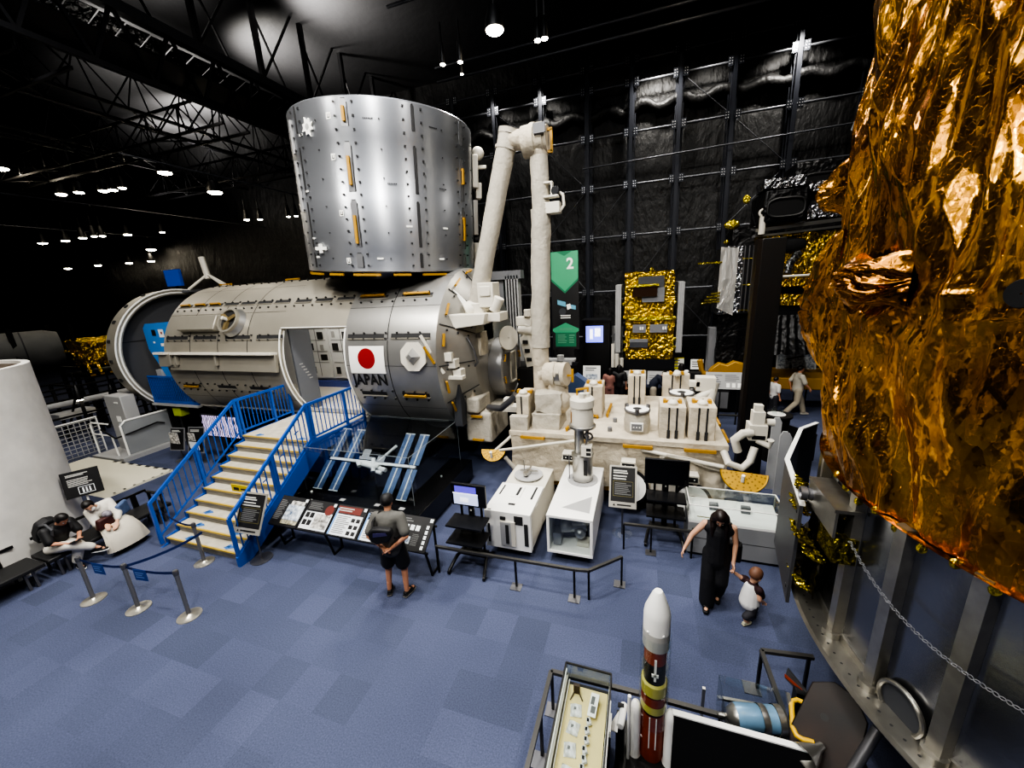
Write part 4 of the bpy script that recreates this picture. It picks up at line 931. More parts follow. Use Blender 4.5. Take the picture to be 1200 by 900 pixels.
# ------------------------------------------------------------------ space station model under acrylic
CS = thing('model_plinth', 'low black plinth carrying the space station model', 'plinth', (-5.7, 6.9, 0))
mb = MB(mat('glossy_black', '101012', .22)); mb.box(-7.25, -4.06, 5.45, 8.2, .08, .55); mb.use(M_matblack); mb.box(-7.1, -4.2, 5.6, 8.1, 0, .08); mb.build('plinth_body', CS, bevel=.01); mb = MB(M_lgrey); [mb.box(u, u + .12, 5.75, 5.83, .55, .56) for u in (-6.1, -5.2, -4.6)]; mb.use(M_white2); [mb.cyl((u, v, .55), (u, v, .58), .025, n=8) for u, v in ((-7.0, 5.9), (-4.4, 7.2), (-6.7, 5.6))]; mb.build('captions', CS)
CV = thing('acrylic_cover', 'large clear acrylic cover over the space station model', 'display cover', (-5.75, 7.05, .55))
def glass_box(parent, x0, x1, y0, y1, z0, z1, m, edge=None, ew=.008, bottom=False, t=.012):
    mb = MB(m); mb.box(x0, x1, y0, y0 + t, z0, z1 - t); mb.box(x0, x1, y1 - t, y1, z0, z1 - t); mb.box(x0, x0 + t, y0 + t, y1 - t, z0, z1 - t); mb.box(x1 - t, x1, y0 + t, y1 - t, z0, z1 - t); mb.box(x0, x1, y0, y1, z1 - t, z1); mb.build('clear_panels', parent, smooth=0)
    mb = MB(edge or M_lgrey); e = ew
    for x in (x0, x1):
        for y in (y0, y1): mb.bar((x, y, z0), (x, y, z1), e, e, (0, 1, 0))
        mb.bar((x, y0, z1), (x, y1, z1), e, e)
    for y in (y0, y1): mb.bar((x0, y, z1), (x1, y, z1), e, e)
    mb.build('cover_edges', parent)
glass_box(CV, -7.2, -4.35, 5.96, 8.12, .55, 1.62, M_glass, mat('acrylic_edge', '8f979b', .3))
IS = thing('space_station_model', 'white space station model with eight long blue solar wings, tilted inside the acrylic case', 'scale model', (-5.75, 6.6, .55))
td = V((0, .77, .64)); tn = V((0, -.64, .77)); to = V((-5.75, 6.56, 1.08))
fi = Fr(to, (1, 0, 0), td, tn)
mb = MB(M_white2); mb.box(-1.2, 1.12, -.03, .03, -.03, .03, fi); mb.build('truss', IS)
M_sol = mat('solar_cell_blue', '556a8c', .4, .1, var=.15, vscale=12)
for u in (-1.16, -.72, .68, 1.06):
    for s in (1, -1):
        a, b = (.05, .8) if s > 0 else (-.05, -.74)
        mb = MB(M_sol); mb.box(u - .125, u - .02, min(a, b), max(a, b), .0, .008, fi); mb.box(u + .02, u + .125, min(a, b), max(a, b), .0, .008, fi); mb.use(M_white2); mb.box(u - .012, u + .012, min(a, b), max(a, b), -.004, .016, fi); mb.box(u - .125, u + .125, b - .01, b + .01, -.002, .012, fi); mb.build('solar_wing', IS)
mb = MB(M_white2)
for a, b, r in (((-.25, -.05, 0), (.1, -.1, 0), .06), ((-.05, -.05, -.02), (.2, -.08, .0), .055), ((-.42, .0, 0), (-.3, -.12, .02), .05), ((.25, -.12, .02), (.42, -.14, .02), .05), ((-.02, .1, .02), (.1, -.2, .0), .05), ((.2, -.2, .02), (.34, -.22, .02), .04)): mb.cyl(fi(*a), fi(*b), r, n=14)
mb.build('modules', IS)
mb = MB(M_white2); mb.cyl(fi(.1, .0, .02), fi(.45, .36, .1), .02, n=10); mb.cyl(fi(.3, .2, .06), fi(.52, .42, .12), .033, n=10); mb.build('boom', IS)
mb = MB(M_lgrey); mb.box(-.35, -.15, .1, .3, .03, .04, fi); mb.box(-.4, -.05, .05, .12, .03, .04, fi); mb.box(.1, .3, .02, .16, .04, .05, fi); mb.build('radiators', IS)
mb = MB(M_steel_d); mb.cyl((-5.75, 6.56, .55), (-5.75, 6.56, 1.05), .02, n=8); [mb.cyl((x, 6.56, .55), (x, 6.56, 1.05), .01, n=8) for x in (-6.85, -4.7)]; mb.build('stand_rod', IS)
sp = thing('step_stool', 'small grey step stool beneath the blue staircase', 'stool', (-7.55, 5.75, 0))
mb = MB(M_lgrey); mb.box(-7.8, -7.3, 5.55, 5.95, .42, .46); mb.build('seat', sp)
for x in (-7.76, -7.34):
    for y in (5.6, 5.9): MB(M_lgrey).bar((x, y, 0), (x, y, .42), .03, .03, (0, 1, 0)).build('leg', sp)

# ------------------------------------------------------------------ slanted information boards
def lines(mb, fr, x0, x1, y0, y1, n, m, h=.003, rag=.35, th=.45):
    mb.use(m); rnd = random.Random(int((x0 + y0 * 7 + n) * 1000)); s = (y1 - y0) / n
    for i in range(n):
        y = y1 - s * (i + .5); mb.rect(fr, x0, x0 + (x1 - x0) * (1 - rag * rnd.random()), y - s * th / 2, y + s * th / 2, h)
M_txt = mat('pale_print', 'bdbdb8', .6); M_txtd = mat('grey_print', '6c6c6c', .6); M_paper = mat('white_paper', 'dfe3e6', .55); M_sky = mat('blue_photo', '5c7fae', .5, var=.6, vscale=14, col2='e8eef2'); M_photo = mat('dark_photo', '77746e', .5, var=.8, vscale=16, col2='e5e2dc'); M_maroon = mat('maroon_print', '6b2a22', .6)
IB = thing('information_stand', 'row of five slanted black information boards on a low black frame', 'information board', (-5.05, 4.85, 0))
sl = V((0, .45, .35)).normalized(); sn = V((0, -.35, .45)).normalized()
BP = [-6.83, -6.12, -5.42, -4.72, -4.03, -3.32]
for k in range(5):
    w = BP[k + 1] - BP[k] - .02; f = Fr((BP[k], 4.66, .6), (1, 0, 0), sl, sn); H_ = .58
    mb = MB(M_ink); mb.box(0, w, 0, H_, -.02, 0, f)
    o = mb.build('board', IB); g = MB(M_ink)
    if k == 0:
        lines(g, f, .03, .22, .1, .5, 12, M_txtd); g.use(M_sky); g.rect(f, .26, w - .03, .12, .42, .003); g.use(mat('gold_photo', '8a7d55', .5, var=.7, vscale=18, col2='d8d2b8')); g.rect(f, .26, w - .03, .05, .13, .003); g.use(M_photo); g.rect(f, .3, w - .06, .4, .5, .0025)
    if k == 1:
        g.use(M_paper); g.rect(f, .03, w - .02, .03, .36, .002); lines(g, f, .05, .4, .4, .54, 5, M_txtd); g.use(M_maroon); g.disc(f, w - .13, .42, .1, .003); g.use(M_photo); g.rect(f, .3, w - .04, .06, .33, .004); g.use(M_ink)
        for a, b in ((.06, .24), (.17, .24), (.06, .1), (.17, .1)): g.rect(f, a, a + .09, b, b + .1, .004)
    if k == 2:
        g.use(M_maroon); g.rect(f, .02, w - .12, .42, .55, .002); lines(g, f, .05, .4, .45, .53, 2, M_txt); g.use(M_paper); g.rect(f, .05, w - .04, .02, .4, .002); g.use(mat('pale_blue_band', '6e9ad0', .6)); g.rect(f, .02, .06, .02, .5, .003); lines(g, f, .09, .4, .05, .38, 10, M_txtd, .004); g.use(M_ink)
        for a, b in ((.42, .28), (.53, .28), (.42, .16), (.53, .16), (.42, .05), (.53, .05)): g.rect(f, a, a + .08, b, b + .07, .004)
    if k == 3:
        g.use(M_paper); g.rect(f, .04, w - .04, .02, .38, .002); g.use(mat('pale_blue_band', '6e9ad0', .6)); g.rect(f, .02, .05, .02, .5, .003); lines(g, f, .08, .5, .05, .36, 9, M_txtd, .004); lines(g, f, .05, .3, .42, .53, 3, M_txtd)
    if k == 4:
        g.use(M_paper)
        for i in range(4): g.rect(f, .05 + i * .11, .13 + i * .11, .33, .42, .003)
        for i in range(5): g.rect(f, w - .11, w - .06, .04 + i * .085, .1 + i * .085, .003)
        g.use(M_sky); g.rect(f, .2, .34, .1, .22, .003); lines(g, f, .04, .3, .46, .54, 2, M_txtd); lines(g, f, .36, .5, .08, .28, 8, M_txtd)
    if k < 5: g.use(M_paper); g.rect(f, w - .08, w - .02, .5, .56, .004)
    g.split_build('print', o, gap=.07, smooth=0)
mb = MB(M_black)
mb.bar((-6.85, 4.7, .57), (-3.3, 4.7, .57), .03, .03); mb.bar((-6.85, 5.06, .85), (-3.3, 5.06, .85), .03, .03)
for u in (-6.75, -5.5, -4.3, -3.36): mb.bar((u, 4.72, .57), (u, 4.85, 0), .03, .03); mb.bar((u, 5.06, .85), (u, 5.06, 0), .03, .03); mb.bar((u, 4.85, .02), (u, 5.06, .02), .03, .03)
mb.build('frame', IB)

# ------------------------------------------------------------------ monitor trolleys
def trolley(name, label, loc, sw, sh_, sz, on):
    t = thing(name, label, 'monitor trolley', loc); u, v, _ = loc
    mb = MB(M_dark); mb.box(u - sw / 2, u + sw / 2, v, v + .05, sz - sh_ / 2, sz + sh_ / 2); o = mb.build('monitor', t, bevel=.006)
    mb = MB(mat('dark_screen', '050506', .25) if not on else mat('lit_screen', 'c9d2e8', .4, emit='b8c4ee', estr=.9)); 
    if on:
        f = Fr((u - sw / 2, v - .004, sz - sh_ / 2), (1, 0, 0), (0, 0, 1), (0, -1, 0)); mb.rect(f, .04, sw * .78, .03, sh_ * .55); mb.use(mat('violet_screen', '6a5fc4', .4, emit='5a4fd0', estr=.8)); mb.rect(f, .07, sw * .74, sh_ * .6, sh_ - .04, 0); mb.use(mat('white_screen', 'ffffff', .4, emit='e8ecff', estr=.9)); mb.rect(f, .03, sw * .78, sh_ * .55, sh_ * .6, 0); mb.rect(f, .16, sw * .5, .08, sh_ * .4, .001)
    else: mb.box(u - sw / 2 + .02, u + sw / 2 - .02, v - .004, v, sz - sh_ / 2 + .02, sz + sh_ / 2 - .02)
    mb.build('screen', o, smooth=0)
    mb = MB(M_dark); mb.box(u - .05, u + .05, v + .06, v + .1, .25, sz); [mb.cyl((u + s * .19, v + .08, .2), (u + s * .19, v + .08, sz), .022, n=10) for s in (-1, 1)]; mb.build('mast', t)
    mb = MB(M_white2); [mb.box(u - .015, u + .015, v + .05, v + .06, z, z + .03) for z in (.6, .9, 1.05)]; mb.build('bolts', t)
    for z, d in ((.92, .3), (.62, .34)): MB(M_dark).box(u - .33, u + .33, v - d, v + .08, z, z + .03).build('shelf', t)
    mb = MB(M_black); mb.box(u - .26, u + .26, v - .02, v + .12, .18, .25)
    for s in (-1, 1): mb.tube([(u + s * .24, v + .25, .08), (u + s * .24, v + .06, .22), (u + s * .28, v - .1, .2), (u + s * .33, v - .33, .07)], .03, 8)
    mb.build('base', t)
    for s in (-1, 1):
        for y in (-.33, .25): MB(M_black).cyl((u + s * .33 - .02 if y < 0 else u + s * .24, v + y, .04), (u + s * .33 + .02 if y < 0 else u + s * .24 + .03, v + y, .04), .04, n=12).build('castor', t)
    return t
trolley('monitor_trolley', 'black monitor trolley with a lit violet screen beside the white container', (-2.76, 5.3, 0), .64, .42, 1.38, True)
trolley('monitor_trolley', 'black monitor trolley with a dark blank screen in front of the platform', (.49, 6.88, 0), .76, .5, 1.37, False)

# ------------------------------------------------------------------ poster stands
def poster_board(fr, w, h, style, border, name, parent):
    mb = MB(border); mb.box(0, w, 0, h, -.02, 0, fr); mb.use(M_ink); b = .03; fo = .13 * h if style == 'light' else b
    mb.rect(fr, b, w - b, fo + .01 if style == 'light' else b, h - b, .002)
    x0, x1 = .08 * w + b, w - .08 * w - b
    lines(mb, fr, x0, x1 * .9, h * .8, h * .9, 2, M_txt, .003, .3, .6)
    if style == 'light':
        mb.use(mat('ochre_line', '77703e', .6)); [mb.rect(fr, x0, x1, y, y + .006, .003) for y in (h * .27, h * .62)]; [mb.rect(fr, x, x + .006, h * .27, h * .62, .003) for x in (x0, x1)]
        lines(mb, fr, x0 + .03, x1 - .02, h * .3, h * .6, 7, M_txtd); lines(mb, fr, x0, x1, h * .65, h * .78, 2, M_txt); mb.use(M_ink); mb.add([fr(x0, .03, .003), fr(x0 + .05, .03, .003), fr(x0 + .025, .075, .003)], [(0, 1, 2)]); lines(mb, fr, x0 + .08, x1, .03, .075, 1, M_ink, .003, .1, .6)
    elif style == 'access':
        lines(mb, fr, x0, x1, h * .42, h * .72, 5, M_txt); mb.use(M_paper); a = .12; cx = w / 2 + .04
        for q in ((cx - a, cx + a, .05, .06), (cx - a, cx + a, .2, .21), (cx - a, cx - a + .01, .05, .21), (cx + a - .01, cx + a, .05, .21)): mb.rect(fr, *q, .003)
        for s in (-.05, 0, .05): mb.disc(fr, cx + s, .165, .015, .003, 10); mb.rect(fr, cx + s - .013, cx + s + .013, .075, .145, .003)
    return mb.build(name, parent, smooth=0)
def pstand(label, base, top, yaw, w, h, style, border, basem=M_steel_d, tilt=62, disc=True, post=M_steel_d):
    t = thing('poster_stand', label, 'sign stand', (base[0], base[1], 0)); cs, sn_ = math.cos(yaw), math.sin(yaw); ti = rad(tilt)
    x = V((cs, sn_, 0)); back = V((-sn_, cs, 0)); y = back * math.cos(ti) + V((0, 0, math.sin(ti))); n = x.cross(y)
    c = V((base[0], base[1], top)); fr = Fr(c - x * w / 2 - y * h / 2, x, y, n)
    poster_board(fr, w, h, style, border, 'board', t)
    MB(post).cyl((base[0], base[1], .0), c - n * .02, .018, n=10).build('post', t)
    if disc: MB(basem).lathe([(.19, 0), (.19, .012), (.02, .02)], (base[0], base[1], 0), (0, 0, 1), 28).build('base', t)
    return t
M_silver = mat('silver_frame', 'b7b4ac', .35, .5)
pstand('silver-framed black notice on a pole at the foot of the blue staircase', (-6.83, 4.39), 1.0, .05, .62, .74, 'light', M_silver)
pstand('silver-framed black notice on a pole between the window container and the platform', (-.27, 6.82), 1.02, .03, .5, .78, 'light', M_silver, basem=M_glass2)
pstand('black notice with white pictogram behind the bench, beside the white booster', (-11.2, 4.05), 1.28, 1.05, .56, .56, 'access', M_ink, tilt=80, disc=False, post=M_white2)
t = pstand('narrow dark poster on an easel, farther left of two behind the stair', (-13.8, 7.3), .72, .15, .55, .72, 'pic', M_grey, tilt=75); mb = MB(M_photo); mb.box(-14.0, -13.6, 7.22, 7.24, .6, .95); mb.build('picture', t)
t = pstand('dark poster with a white picture, right of two easels behind the stair', (-13.0, 7.35), .74, .15, .6, .8, 'pic', M_grey, tilt=75); mb = MB(M_paper); mb.box(-13.2, -12.8, 7.25, 7.27, .45, .7); mb.use(M_photo); mb.box(-13.15, -12.85, 7.24, 7.25, .75, 1.0); mb.build('picture', t)
t = thing('exhibit_screen', 'screen with bright violet and white pattern standing behind the stair railing', 'screen', (-12.2, 7.6, 0)); mb = MB(M_dark); mb.box(-12.95, -11.35, 7.6, 7.68, .78, 1.5); mb.box(-12.3, -12.1, 7.62, 7.66, 0, .8); mb.box(-12.6, -11.8, 7.4, 7.8, 0, .03); mb.build('casing', t)
def wavy_screen():
    m = mat('violet_pattern', 'b9a6e6', .4, emit='a08cf0', estr=.7); nt = m.node_tree; b = nt.nodes['Principled BSDF']; w = nt.nodes.new('ShaderNodeTexWave'); w.inputs['Scale'].default_value = 4; w.inputs['Distortion'].default_value = 9; w.inputs['Detail'].default_value = 2
    tc = nt.nodes.new('ShaderNodeTexCoord'); r = nt.nodes.new('ShaderNodeValToRGB'); r.color_ramp.elements[0].color = hx('0b0a20'); r.color_ramp.elements[1].color = hx('e6d4ff'); r.color_ramp.elements[0].position = .4; r.color_ramp.elements[1].position = .62
    nt.links.new(tc.outputs['Object'], w.inputs['Vector']); nt.links.new(w.outputs['Color'], r.inputs[0]); nt.links.new(r.outputs[0], b.inputs['Base Color']); nt.links.new(r.outputs[0], b.inputs['Emission Color']); return m
MB(wavy_screen()).box(-12.92, -11.38, 7.59, 7.6, .81, 1.47).build('display', t, smooth=0)

# ------------------------------------------------------------------ low floor barriers
def barrier(label, pts, posts, h=.53, feet=(), parent_name='floor_barrier', m=M_black, wire=True):
    t = thing(parent_name, label, 'barrier', (pts[0][0], pts[0][1], 0)); mb = MB(mat('rail_top', '4b4a48', .4, .4))
    for a, b in zip(pts, pts[1:]): mb.bar((*a, h), (*b, h), .045, .04)
    mb.build('top_rail', t)
    for p in posts: MB(m).bar((*p, 0), (*p, h), .03, .035, (0, 1, 0)).build('post', t)
    for p in feet: MB(M_steel_d).box(p[0] - .09, p[0] + .09, p[1] - .1, p[1] + .06, 0, .012).build('foot_plate', t)
    return t
barrier('long low black barrier rail in front of the two white containers', [(-3.3, 4.95), (-.88, 5.0), (-.68, 5.03), (-.21, 5.47)], [(-3.28, 4.95), (-1.86, 4.99), (-.9, 5.0), (-.68, 5.03), (-.21, 5.45)], feet=[(-1.86, 4.99), (-.9, 4.99), (-.24, 5.48)])
barrier('low black barrier rail in front of the blank monitor trolley', [(-.22, 6.37), (.92, 6.41), (1.02, 6.8)], [(-.22, 6.37), (.25, 6.39), (.92, 6.41)], feet=[(.25, 6.39)])

# ------------------------------------------------------------------ stanchions with belts
def stanchion(label, loc):
    t = thing('stanchion', label, 'stanchion', (*loc, 0), 'belt stanchions at the stair foot'); c = (*loc, 0)
    MB(mat('stanchion_base', 'c9c5b9', .3, .85)).lathe([(.165, 0), (.165, .012), (.05, .03), (.03, .05)], c, (0, 0, 1), 32).build('base', t)
    MB(mat('stanchion_pole', '9c9a95', .35, .8)).cyl((*loc, .03), (*loc, .8), .03, n=16).build('pole', t)
    MB(M_steel_d).lathe([(.036, .78), (.038, .85), (.03, .865), (.001, .87)], c, (0, 0, 1), 16).build('belt_head', t)
    return t
S = [(-8.82, 2.83), (-7.78, 2.92), (-6.75, 3.05), (-7.87, 4.02)]
for p, l in zip(S, ('steel belt stanchion nearest the bench, leftmost of the front three', 'steel belt stanchion in the middle of the front three', 'steel belt stanchion rightmost of the front three, in the open floor', 'steel belt stanchion standing right before the bottom stair step')): stanchion(l, p)
def belt(a, b, sag, label, sign=None):
    t = thing('barrier_belt', label, 'belt', ((a[0] + b[0]) / 2, (a[1] + b[1]) / 2, .8)); mb = MB(M_navy); n = 12; vs = []
    for i in range(n + 1):
        s = i / n; p = V((*a, 0)).lerp(V((*b, 0)), s); z = .82 - sag * 4 * s * (1 - s); vs += [p + V((0, 0, z - .024)), p + V((0, 0, z + .024))]
    mb.add(vs, [(2 * i, 2 * i + 2, 2 * i + 3, 2 * i + 1) for i in range(n)]); mb.build('webbing', t)
    if sign:
        s = sign; p = V((*a, 0)).lerp(V((*b, 0)), s); d = (V((*b, 0)) - V((*a, 0))).normalized(); f = Fr(p - d * .13 + V((0, 0, .6)) + V((d.y, -d.x, 0)) * .01, d, (0, 0, 1), (d.y, -d.x, 0)); mb = MB(mat('blue_notice', '27468c', .6)); mb.box(0, .26, 0, .2, -.004, .0, f); lines(mb, f, .03, .23, .04, .16, 3, mat('pale_blue_print', '6f8fc9', .6), .002); mb.build('hanging_notice', t, smooth=0)
belt(S[0], S[1], .05, 'navy belt with a small blue notice between left and middle stanchions', .42); belt(S[1], S[2], .05, 'navy belt with a small blue notice between middle and right stanchions', .3); belt(S[1], (-7.45, 3.9), .06, 'navy belt running from the middle stanchion towards the stair'); belt(S[3], (-8.9, 4.15), .08, 'navy belt from the stair stanchion to the left stair rail')

# ------------------------------------------------------------------ white booster cylinder and the bench before it
M_conc = mat('white_booster_paint', 'e4e1da', .75, var=.12, vscale=2.2, bump=.25, bscale=6, bdist=.02)
t = thing('white_booster_section', 'huge white rocket booster section standing upright at the left edge', 'rocket section', (-13.03, 2.28, 0))
mb = MB(M_conc); mb.lathe([(2.2, 0), (2.2, 3.85), (2.08, 3.85), (2.08, 3.7)], (-13.03, 2.28, 0), (0, 0, 1), 96); mb.build('shell', t, smooth=40); mb = MB(mat('brown_cover', '4a3f33', .8)); mb.lathe([(2.08, 3.78), (.01, 3.8)], (-13.03, 2.28, 0), (0, 0, 1), 48); mb.build('inner_cover', t)
mb = MB(M_grey)
for a, z in ((-.35, 3.4), (.15, 1.7), (-.75, 1.9)): p = V((-13.03 + 2.2 * math.cos(a), 2.28 + 2.2 * math.sin(a), z)); mb.box(p.x - .02, p.x + .02, p.y - .03, p.y + .03, p.z - .09, p.z + .09)
mb.build('lugs', t)
def bench(label, v0, v1, rail=True, gap=None):
    t = thing('bench', label, 'bench', (-10.5, (v0 + v1) / 2, 0), 'black benches before the white booster')
    mb = MB(mat('black_upholstery', '1d1d1e', .55)); mb.box(-10.82, -10.22, v0 + .01, v1 - .01, .34, .42); mb.build('seat', t, bevel=.02)
    for v in (v0 + .2, v1 - .2):
        mb = MB(M_steel_d)
        for y in (-.05, .05): mb.bar((-10.3, v + y, 0), (-10.34, v + y, .34), .035, .035, (0, 1, 0)); mb.bar((-10.75, v + y, 0), (-10.72, v + y, .34), .035, .035, (0, 1, 0))
        mb.build('leg', t)
    if rail:
        mb = MB(M_black); mb.bar((-10.86, v0 + .1, .7), (-10.86, v1 - .1, .7), .03, .05); [mb.bar((-10.84, v, .36), (-10.86, v, .7), .1, .03, (1, 0, 0)) for v in (v0 + .35, v1 - .35)]; mb.build('back_rail', t)
    return t
bench('empty black bench reaching the left edge of the picture', .95, 2.9)
bt_ = bench('black bench with two seated visitors on it', 2.92, 4.95)
mb = MB(M_black); mb.bar((-10.86, 4.86, .66), (-10.3, 4.86, .66), .06, .03); [mb.bar((u, 4.86, .4), (u, 4.86, .66), .05, .03, (1, 0, 0)) for u in (-10.8, -10.35)]; mb.build('end_arm', bt_)
t = thing('barrier_belt', 'dark belt drooping from the bench end to the stair railing', 'belt', (-10, 4.6, .5)); mb = MB(M_black); mb.tube([(-10.34, 4.86, .66), (-10.1, 4.75, .5), (-9.8, 4.6, .44), (-9.5, 4.4, .55), (-9.3, 4.2, .8)], .015, 6); mb.build('webbing', t)

# ------------------------------------------------------------------ wheelchair lift and its ramp
o = MB(mat('cream_ramp', 'd9d3bd', .75)).prism([(5.1, 0), (6.65, 0), (6.65, .06), (5.9, .06), (5.2, .012)], Fr((0, 0, 0), (0, 1, 0), (0, 0, 1), (1, 0, 0)), -17.4, -13.2).use(M_ink)
for k in range(14):
    if k % 2 == 0: o.box(-16.0 + k * .2, -15.8 + k * .2, 6.58, 6.66, .06, .064)
    o.box(-13.26, -13.2, 5.15 + k * .11, 5.2 + k * .11, .06, .064) if k % 2 else None
o = o.build('lift_ramp', at=(-15, 5.8, 0)); tag(o, 'cream ramp mat with black-striped edge in front of the wheelchair lift', 'ramp')
t = thing('wheelchair_lift', 'grey wheelchair lift with clear side panels behind the cream ramp', 'lift', (-16.4, 7.4, 0))
mb = MB(M_lgrey); mb.box(-17.1, -16.2, 7.35, 7.75, 0, 2.0); mb.build('drive_column', t, bevel=.03); mb = MB(M_white2); [mb.box(-16.7 + .06 * k, -16.66 + .06 * k, 7.34, 7.35, 1.1, 1.3) for k in range(4)]; mb.box(-16.6, -16.4, 7.34, 7.35, 1.75, 1.8); mb.build('symbol', t)
mb = MB(mat('misty_acrylic', '9a9da0', .3, alpha=.75)); mb.box(-15.82, -15.79, 6.95, 8.5, .15, 1.25); mb.build('side_panel', t)
mb = MB(mat('misty_acrylic', '9a9da0', .3, alpha=.75)); mb.box(-17.3, -15.85, 8.5, 8.53, .1, 1.0); mb.build('side_panel', t)
mb = MB(M_white2); mb.tube([(-15.78, 6.95, .1), (-15.78, 6.95, 1.15), (-15.8, 7.1, 1.27), (-15.8, 8.4, 1.27), (-15.8, 8.5, 1.15), (-15.8, 8.5, .1)], .03, 8); mb.tube([(-17.3, 6.9, .1), (-17.3, 6.9, 1.1), (-17.2, 6.9, 1.2), (-16.3, 6.9, 1.2)], .025, 8); mb.tube([(-17.3, 6.9, .8), (-16.3, 6.9, .8), (-16.25, 6.9, .1)], .025, 8); mb.build('tube_frame', t)
mb = MB(M_black); mb.tube([(-16.9, 6.95, .95), (-16.0, 6.85, .75), (-15.72, 7.1, .85), (-15.72, 7.9, .95), (-15.74, 8.1, .85)], .025, 8); mb.build('handrail', t)
mb = MB(M_lgrey); mb.box(-17.3, -15.8, 6.7, 8.5, 0, .1); mb.box(-15.8, -15.6, 6.7, 8.6, 0, .14); mb.build('platform', t)
t = thing('mesh_fence', 'pale wire mesh fence left of the wheelchair lift', 'fence', (-17.75, 6.4, 0)); mb = MB(M_lgrey)
for k in range(15): mb.bar((-17.75, 5.3 + k * .14, .05), (-17.75, 5.3 + k * .14, 1.2), .018, .018, (0, 1, 0))
for k in range(9): mb.bar((-17.75, 5.3, .08 + k * .14), (-17.75, 7.26, .08 + k * .14), .018, .018)
mb.build('wire_mesh', t); mb = MB(M_white2); mb.tube([(-17.75, 5.28, 0), (-17.75, 5.28, 1.25), (-17.75, 7.28, 1.25), (-17.75, 7.28, 0)], .025, 8); mb.build('fence_frame', t)
# ------------------------------------------------------------------ people
def fuse(mb, name, parent, voxel, sm=6, m=None):
    """join overlapping solids into one continuous surface"""
    o = mb.build(name, parent, smooth=0)
    r = o.modifiers.new('r', 'REMESH'); r.mode = 'VOXEL'; r.voxel_size = voxel
    s = o.modifiers.new('s', 'SMOOTH'); s.iterations = sm; s.factor = .5
    bpy.context.view_layer.update()
    ev = o.evaluated_get(bpy.context.evaluated_depsgraph_get())
    me = bpy.data.meshes.new_from_object(ev); old = o.data; o.modifiers.clear(); o.data = me; bpy.data.meshes.remove(old)
    if m:
        me.materials.clear(); me.materials.append(m)
    me.polygons.foreach_set('use_smooth', [True] * len(me.polygons)); me.polygons.foreach_set('material_index', [0] * len(me.polygons))
    return o
def limb(mb, pts, rs, ball=True, n=14):
    for (a, b), (r0, r1) in zip(zip(pts, pts[1:]), zip(rs, rs[1:])):
        mb.cyl(a, b, r0, r1, n=n)
    if ball:
        for p, r in zip(pts, rs): mb.ball(p, r, 12, 8)
    return mb
def hand(mb, wrist, d, palm_n, s=1., curl=.35, side=1):
    """palm with four unequal bent fingers and a thumb leaving its side"""
    d = V(d).normalized(); pn = V(palm_n); pn = (pn - d * pn.dot(d)).normalized(); x = d.cross(pn) * side
    w = V(wrist); mb.prism([(-.036 * s, 0), (.036 * s, 0), (.042 * s, .085 * s), (-.04 * s, .085 * s)], Fr(w, x, d, x.cross(d)), -.013 * s, .013 * s)
    for k, (fx, L) in enumerate(((-.031, .062), (-.0105, .074), (.0105, .07), (.031, .054))):
        p = w + x * fx * s + d * .08 * s; q = d
        pts = [p]
        for j in range(3):
            q = (q * math.cos(curl) + pn * math.sin(curl)).normalized(); pts.append(pts[-1] + q * L * s / 3)
        limb(mb, pts, [.0095 * s, .009 * s, .0085 * s, .0075 * s], n=8)
    p = w - x * .034 * s + d * .022 * s; q = (d * .6 - x * .75 + pn * .25).normalized(); e = p + q * .035 * s; limb(mb, [p, e, e + (d * .85 - x * .2 + pn * .4).normalized() * .032 * s], [.012 * s, .0105 * s, .009 * s], n=8)
def head_solid(mb, c, f, up, s=1.):
    """skull, jaw, nose and ears; f is where the face looks"""
    f = V(f).normalized(); up = V(up); up = (up - f * up.dot(f)).normalized(); x = f.cross(up); fr = Fr(c, x, f, up)
    def ell(ctr, rx, ry, rz):
        k = len(mb.v); mb.ball((0, 0, 0), 1, 16, 12)
        for i in range(k, len(mb.v)): v = mb.v[i]; mb.v[i] = fr(ctr[0] + v.x * rx, ctr[1] + v.y * ry, ctr[2] + v.z * rz)
    ell((0, -.005 * s, .02 * s), .075 * s, .093 * s, .095 * s); ell((0, .018 * s, -.045 * s), .058 * s, .07 * s, .068 * s)
    mb.prism([(-.013 * s, -.03 * s), (.013 * s, -.03 * s), (.006 * s, .025 * s), (-.006 * s, .025 * s)], Fr(fr(0, .075 * s, 0), fr.x, (fr.z + fr.y * -.25), fr.y), 0, .03 * s)
    for e in (-1, 1): ell((e * .076 * s, -.005 * s, -.01 * s), .012 * s, .022 * s, .03 * s)
    return fr
def face(parent, fr, s=1., m=None):
    for e in (-1, 1):
        mb = MB(M_white2); c = fr(e * .03 * s, .078 * s, .008 * s); mb.ball(c, .013 * s, 10, 6); mb.use(M_hair); mb.ball(c + fr.y * .008 * s, .0075 * s, 8, 6); mb.bar(fr(e * .016 * s, .088 * s, .03 * s), fr(e * .05 * s, .076 * s, .032 * s), .008 * s, .007 * s); mb.build('eye', parent)
    mb = MB(mat('lips', '8e4f45', .5)); mb.bar(fr(-.02 * s, .087 * s, -.055 * s), fr(.02 * s, .087 * s, -.055 * s), .012 * s, .01 * s); mb.build('mouth', parent)
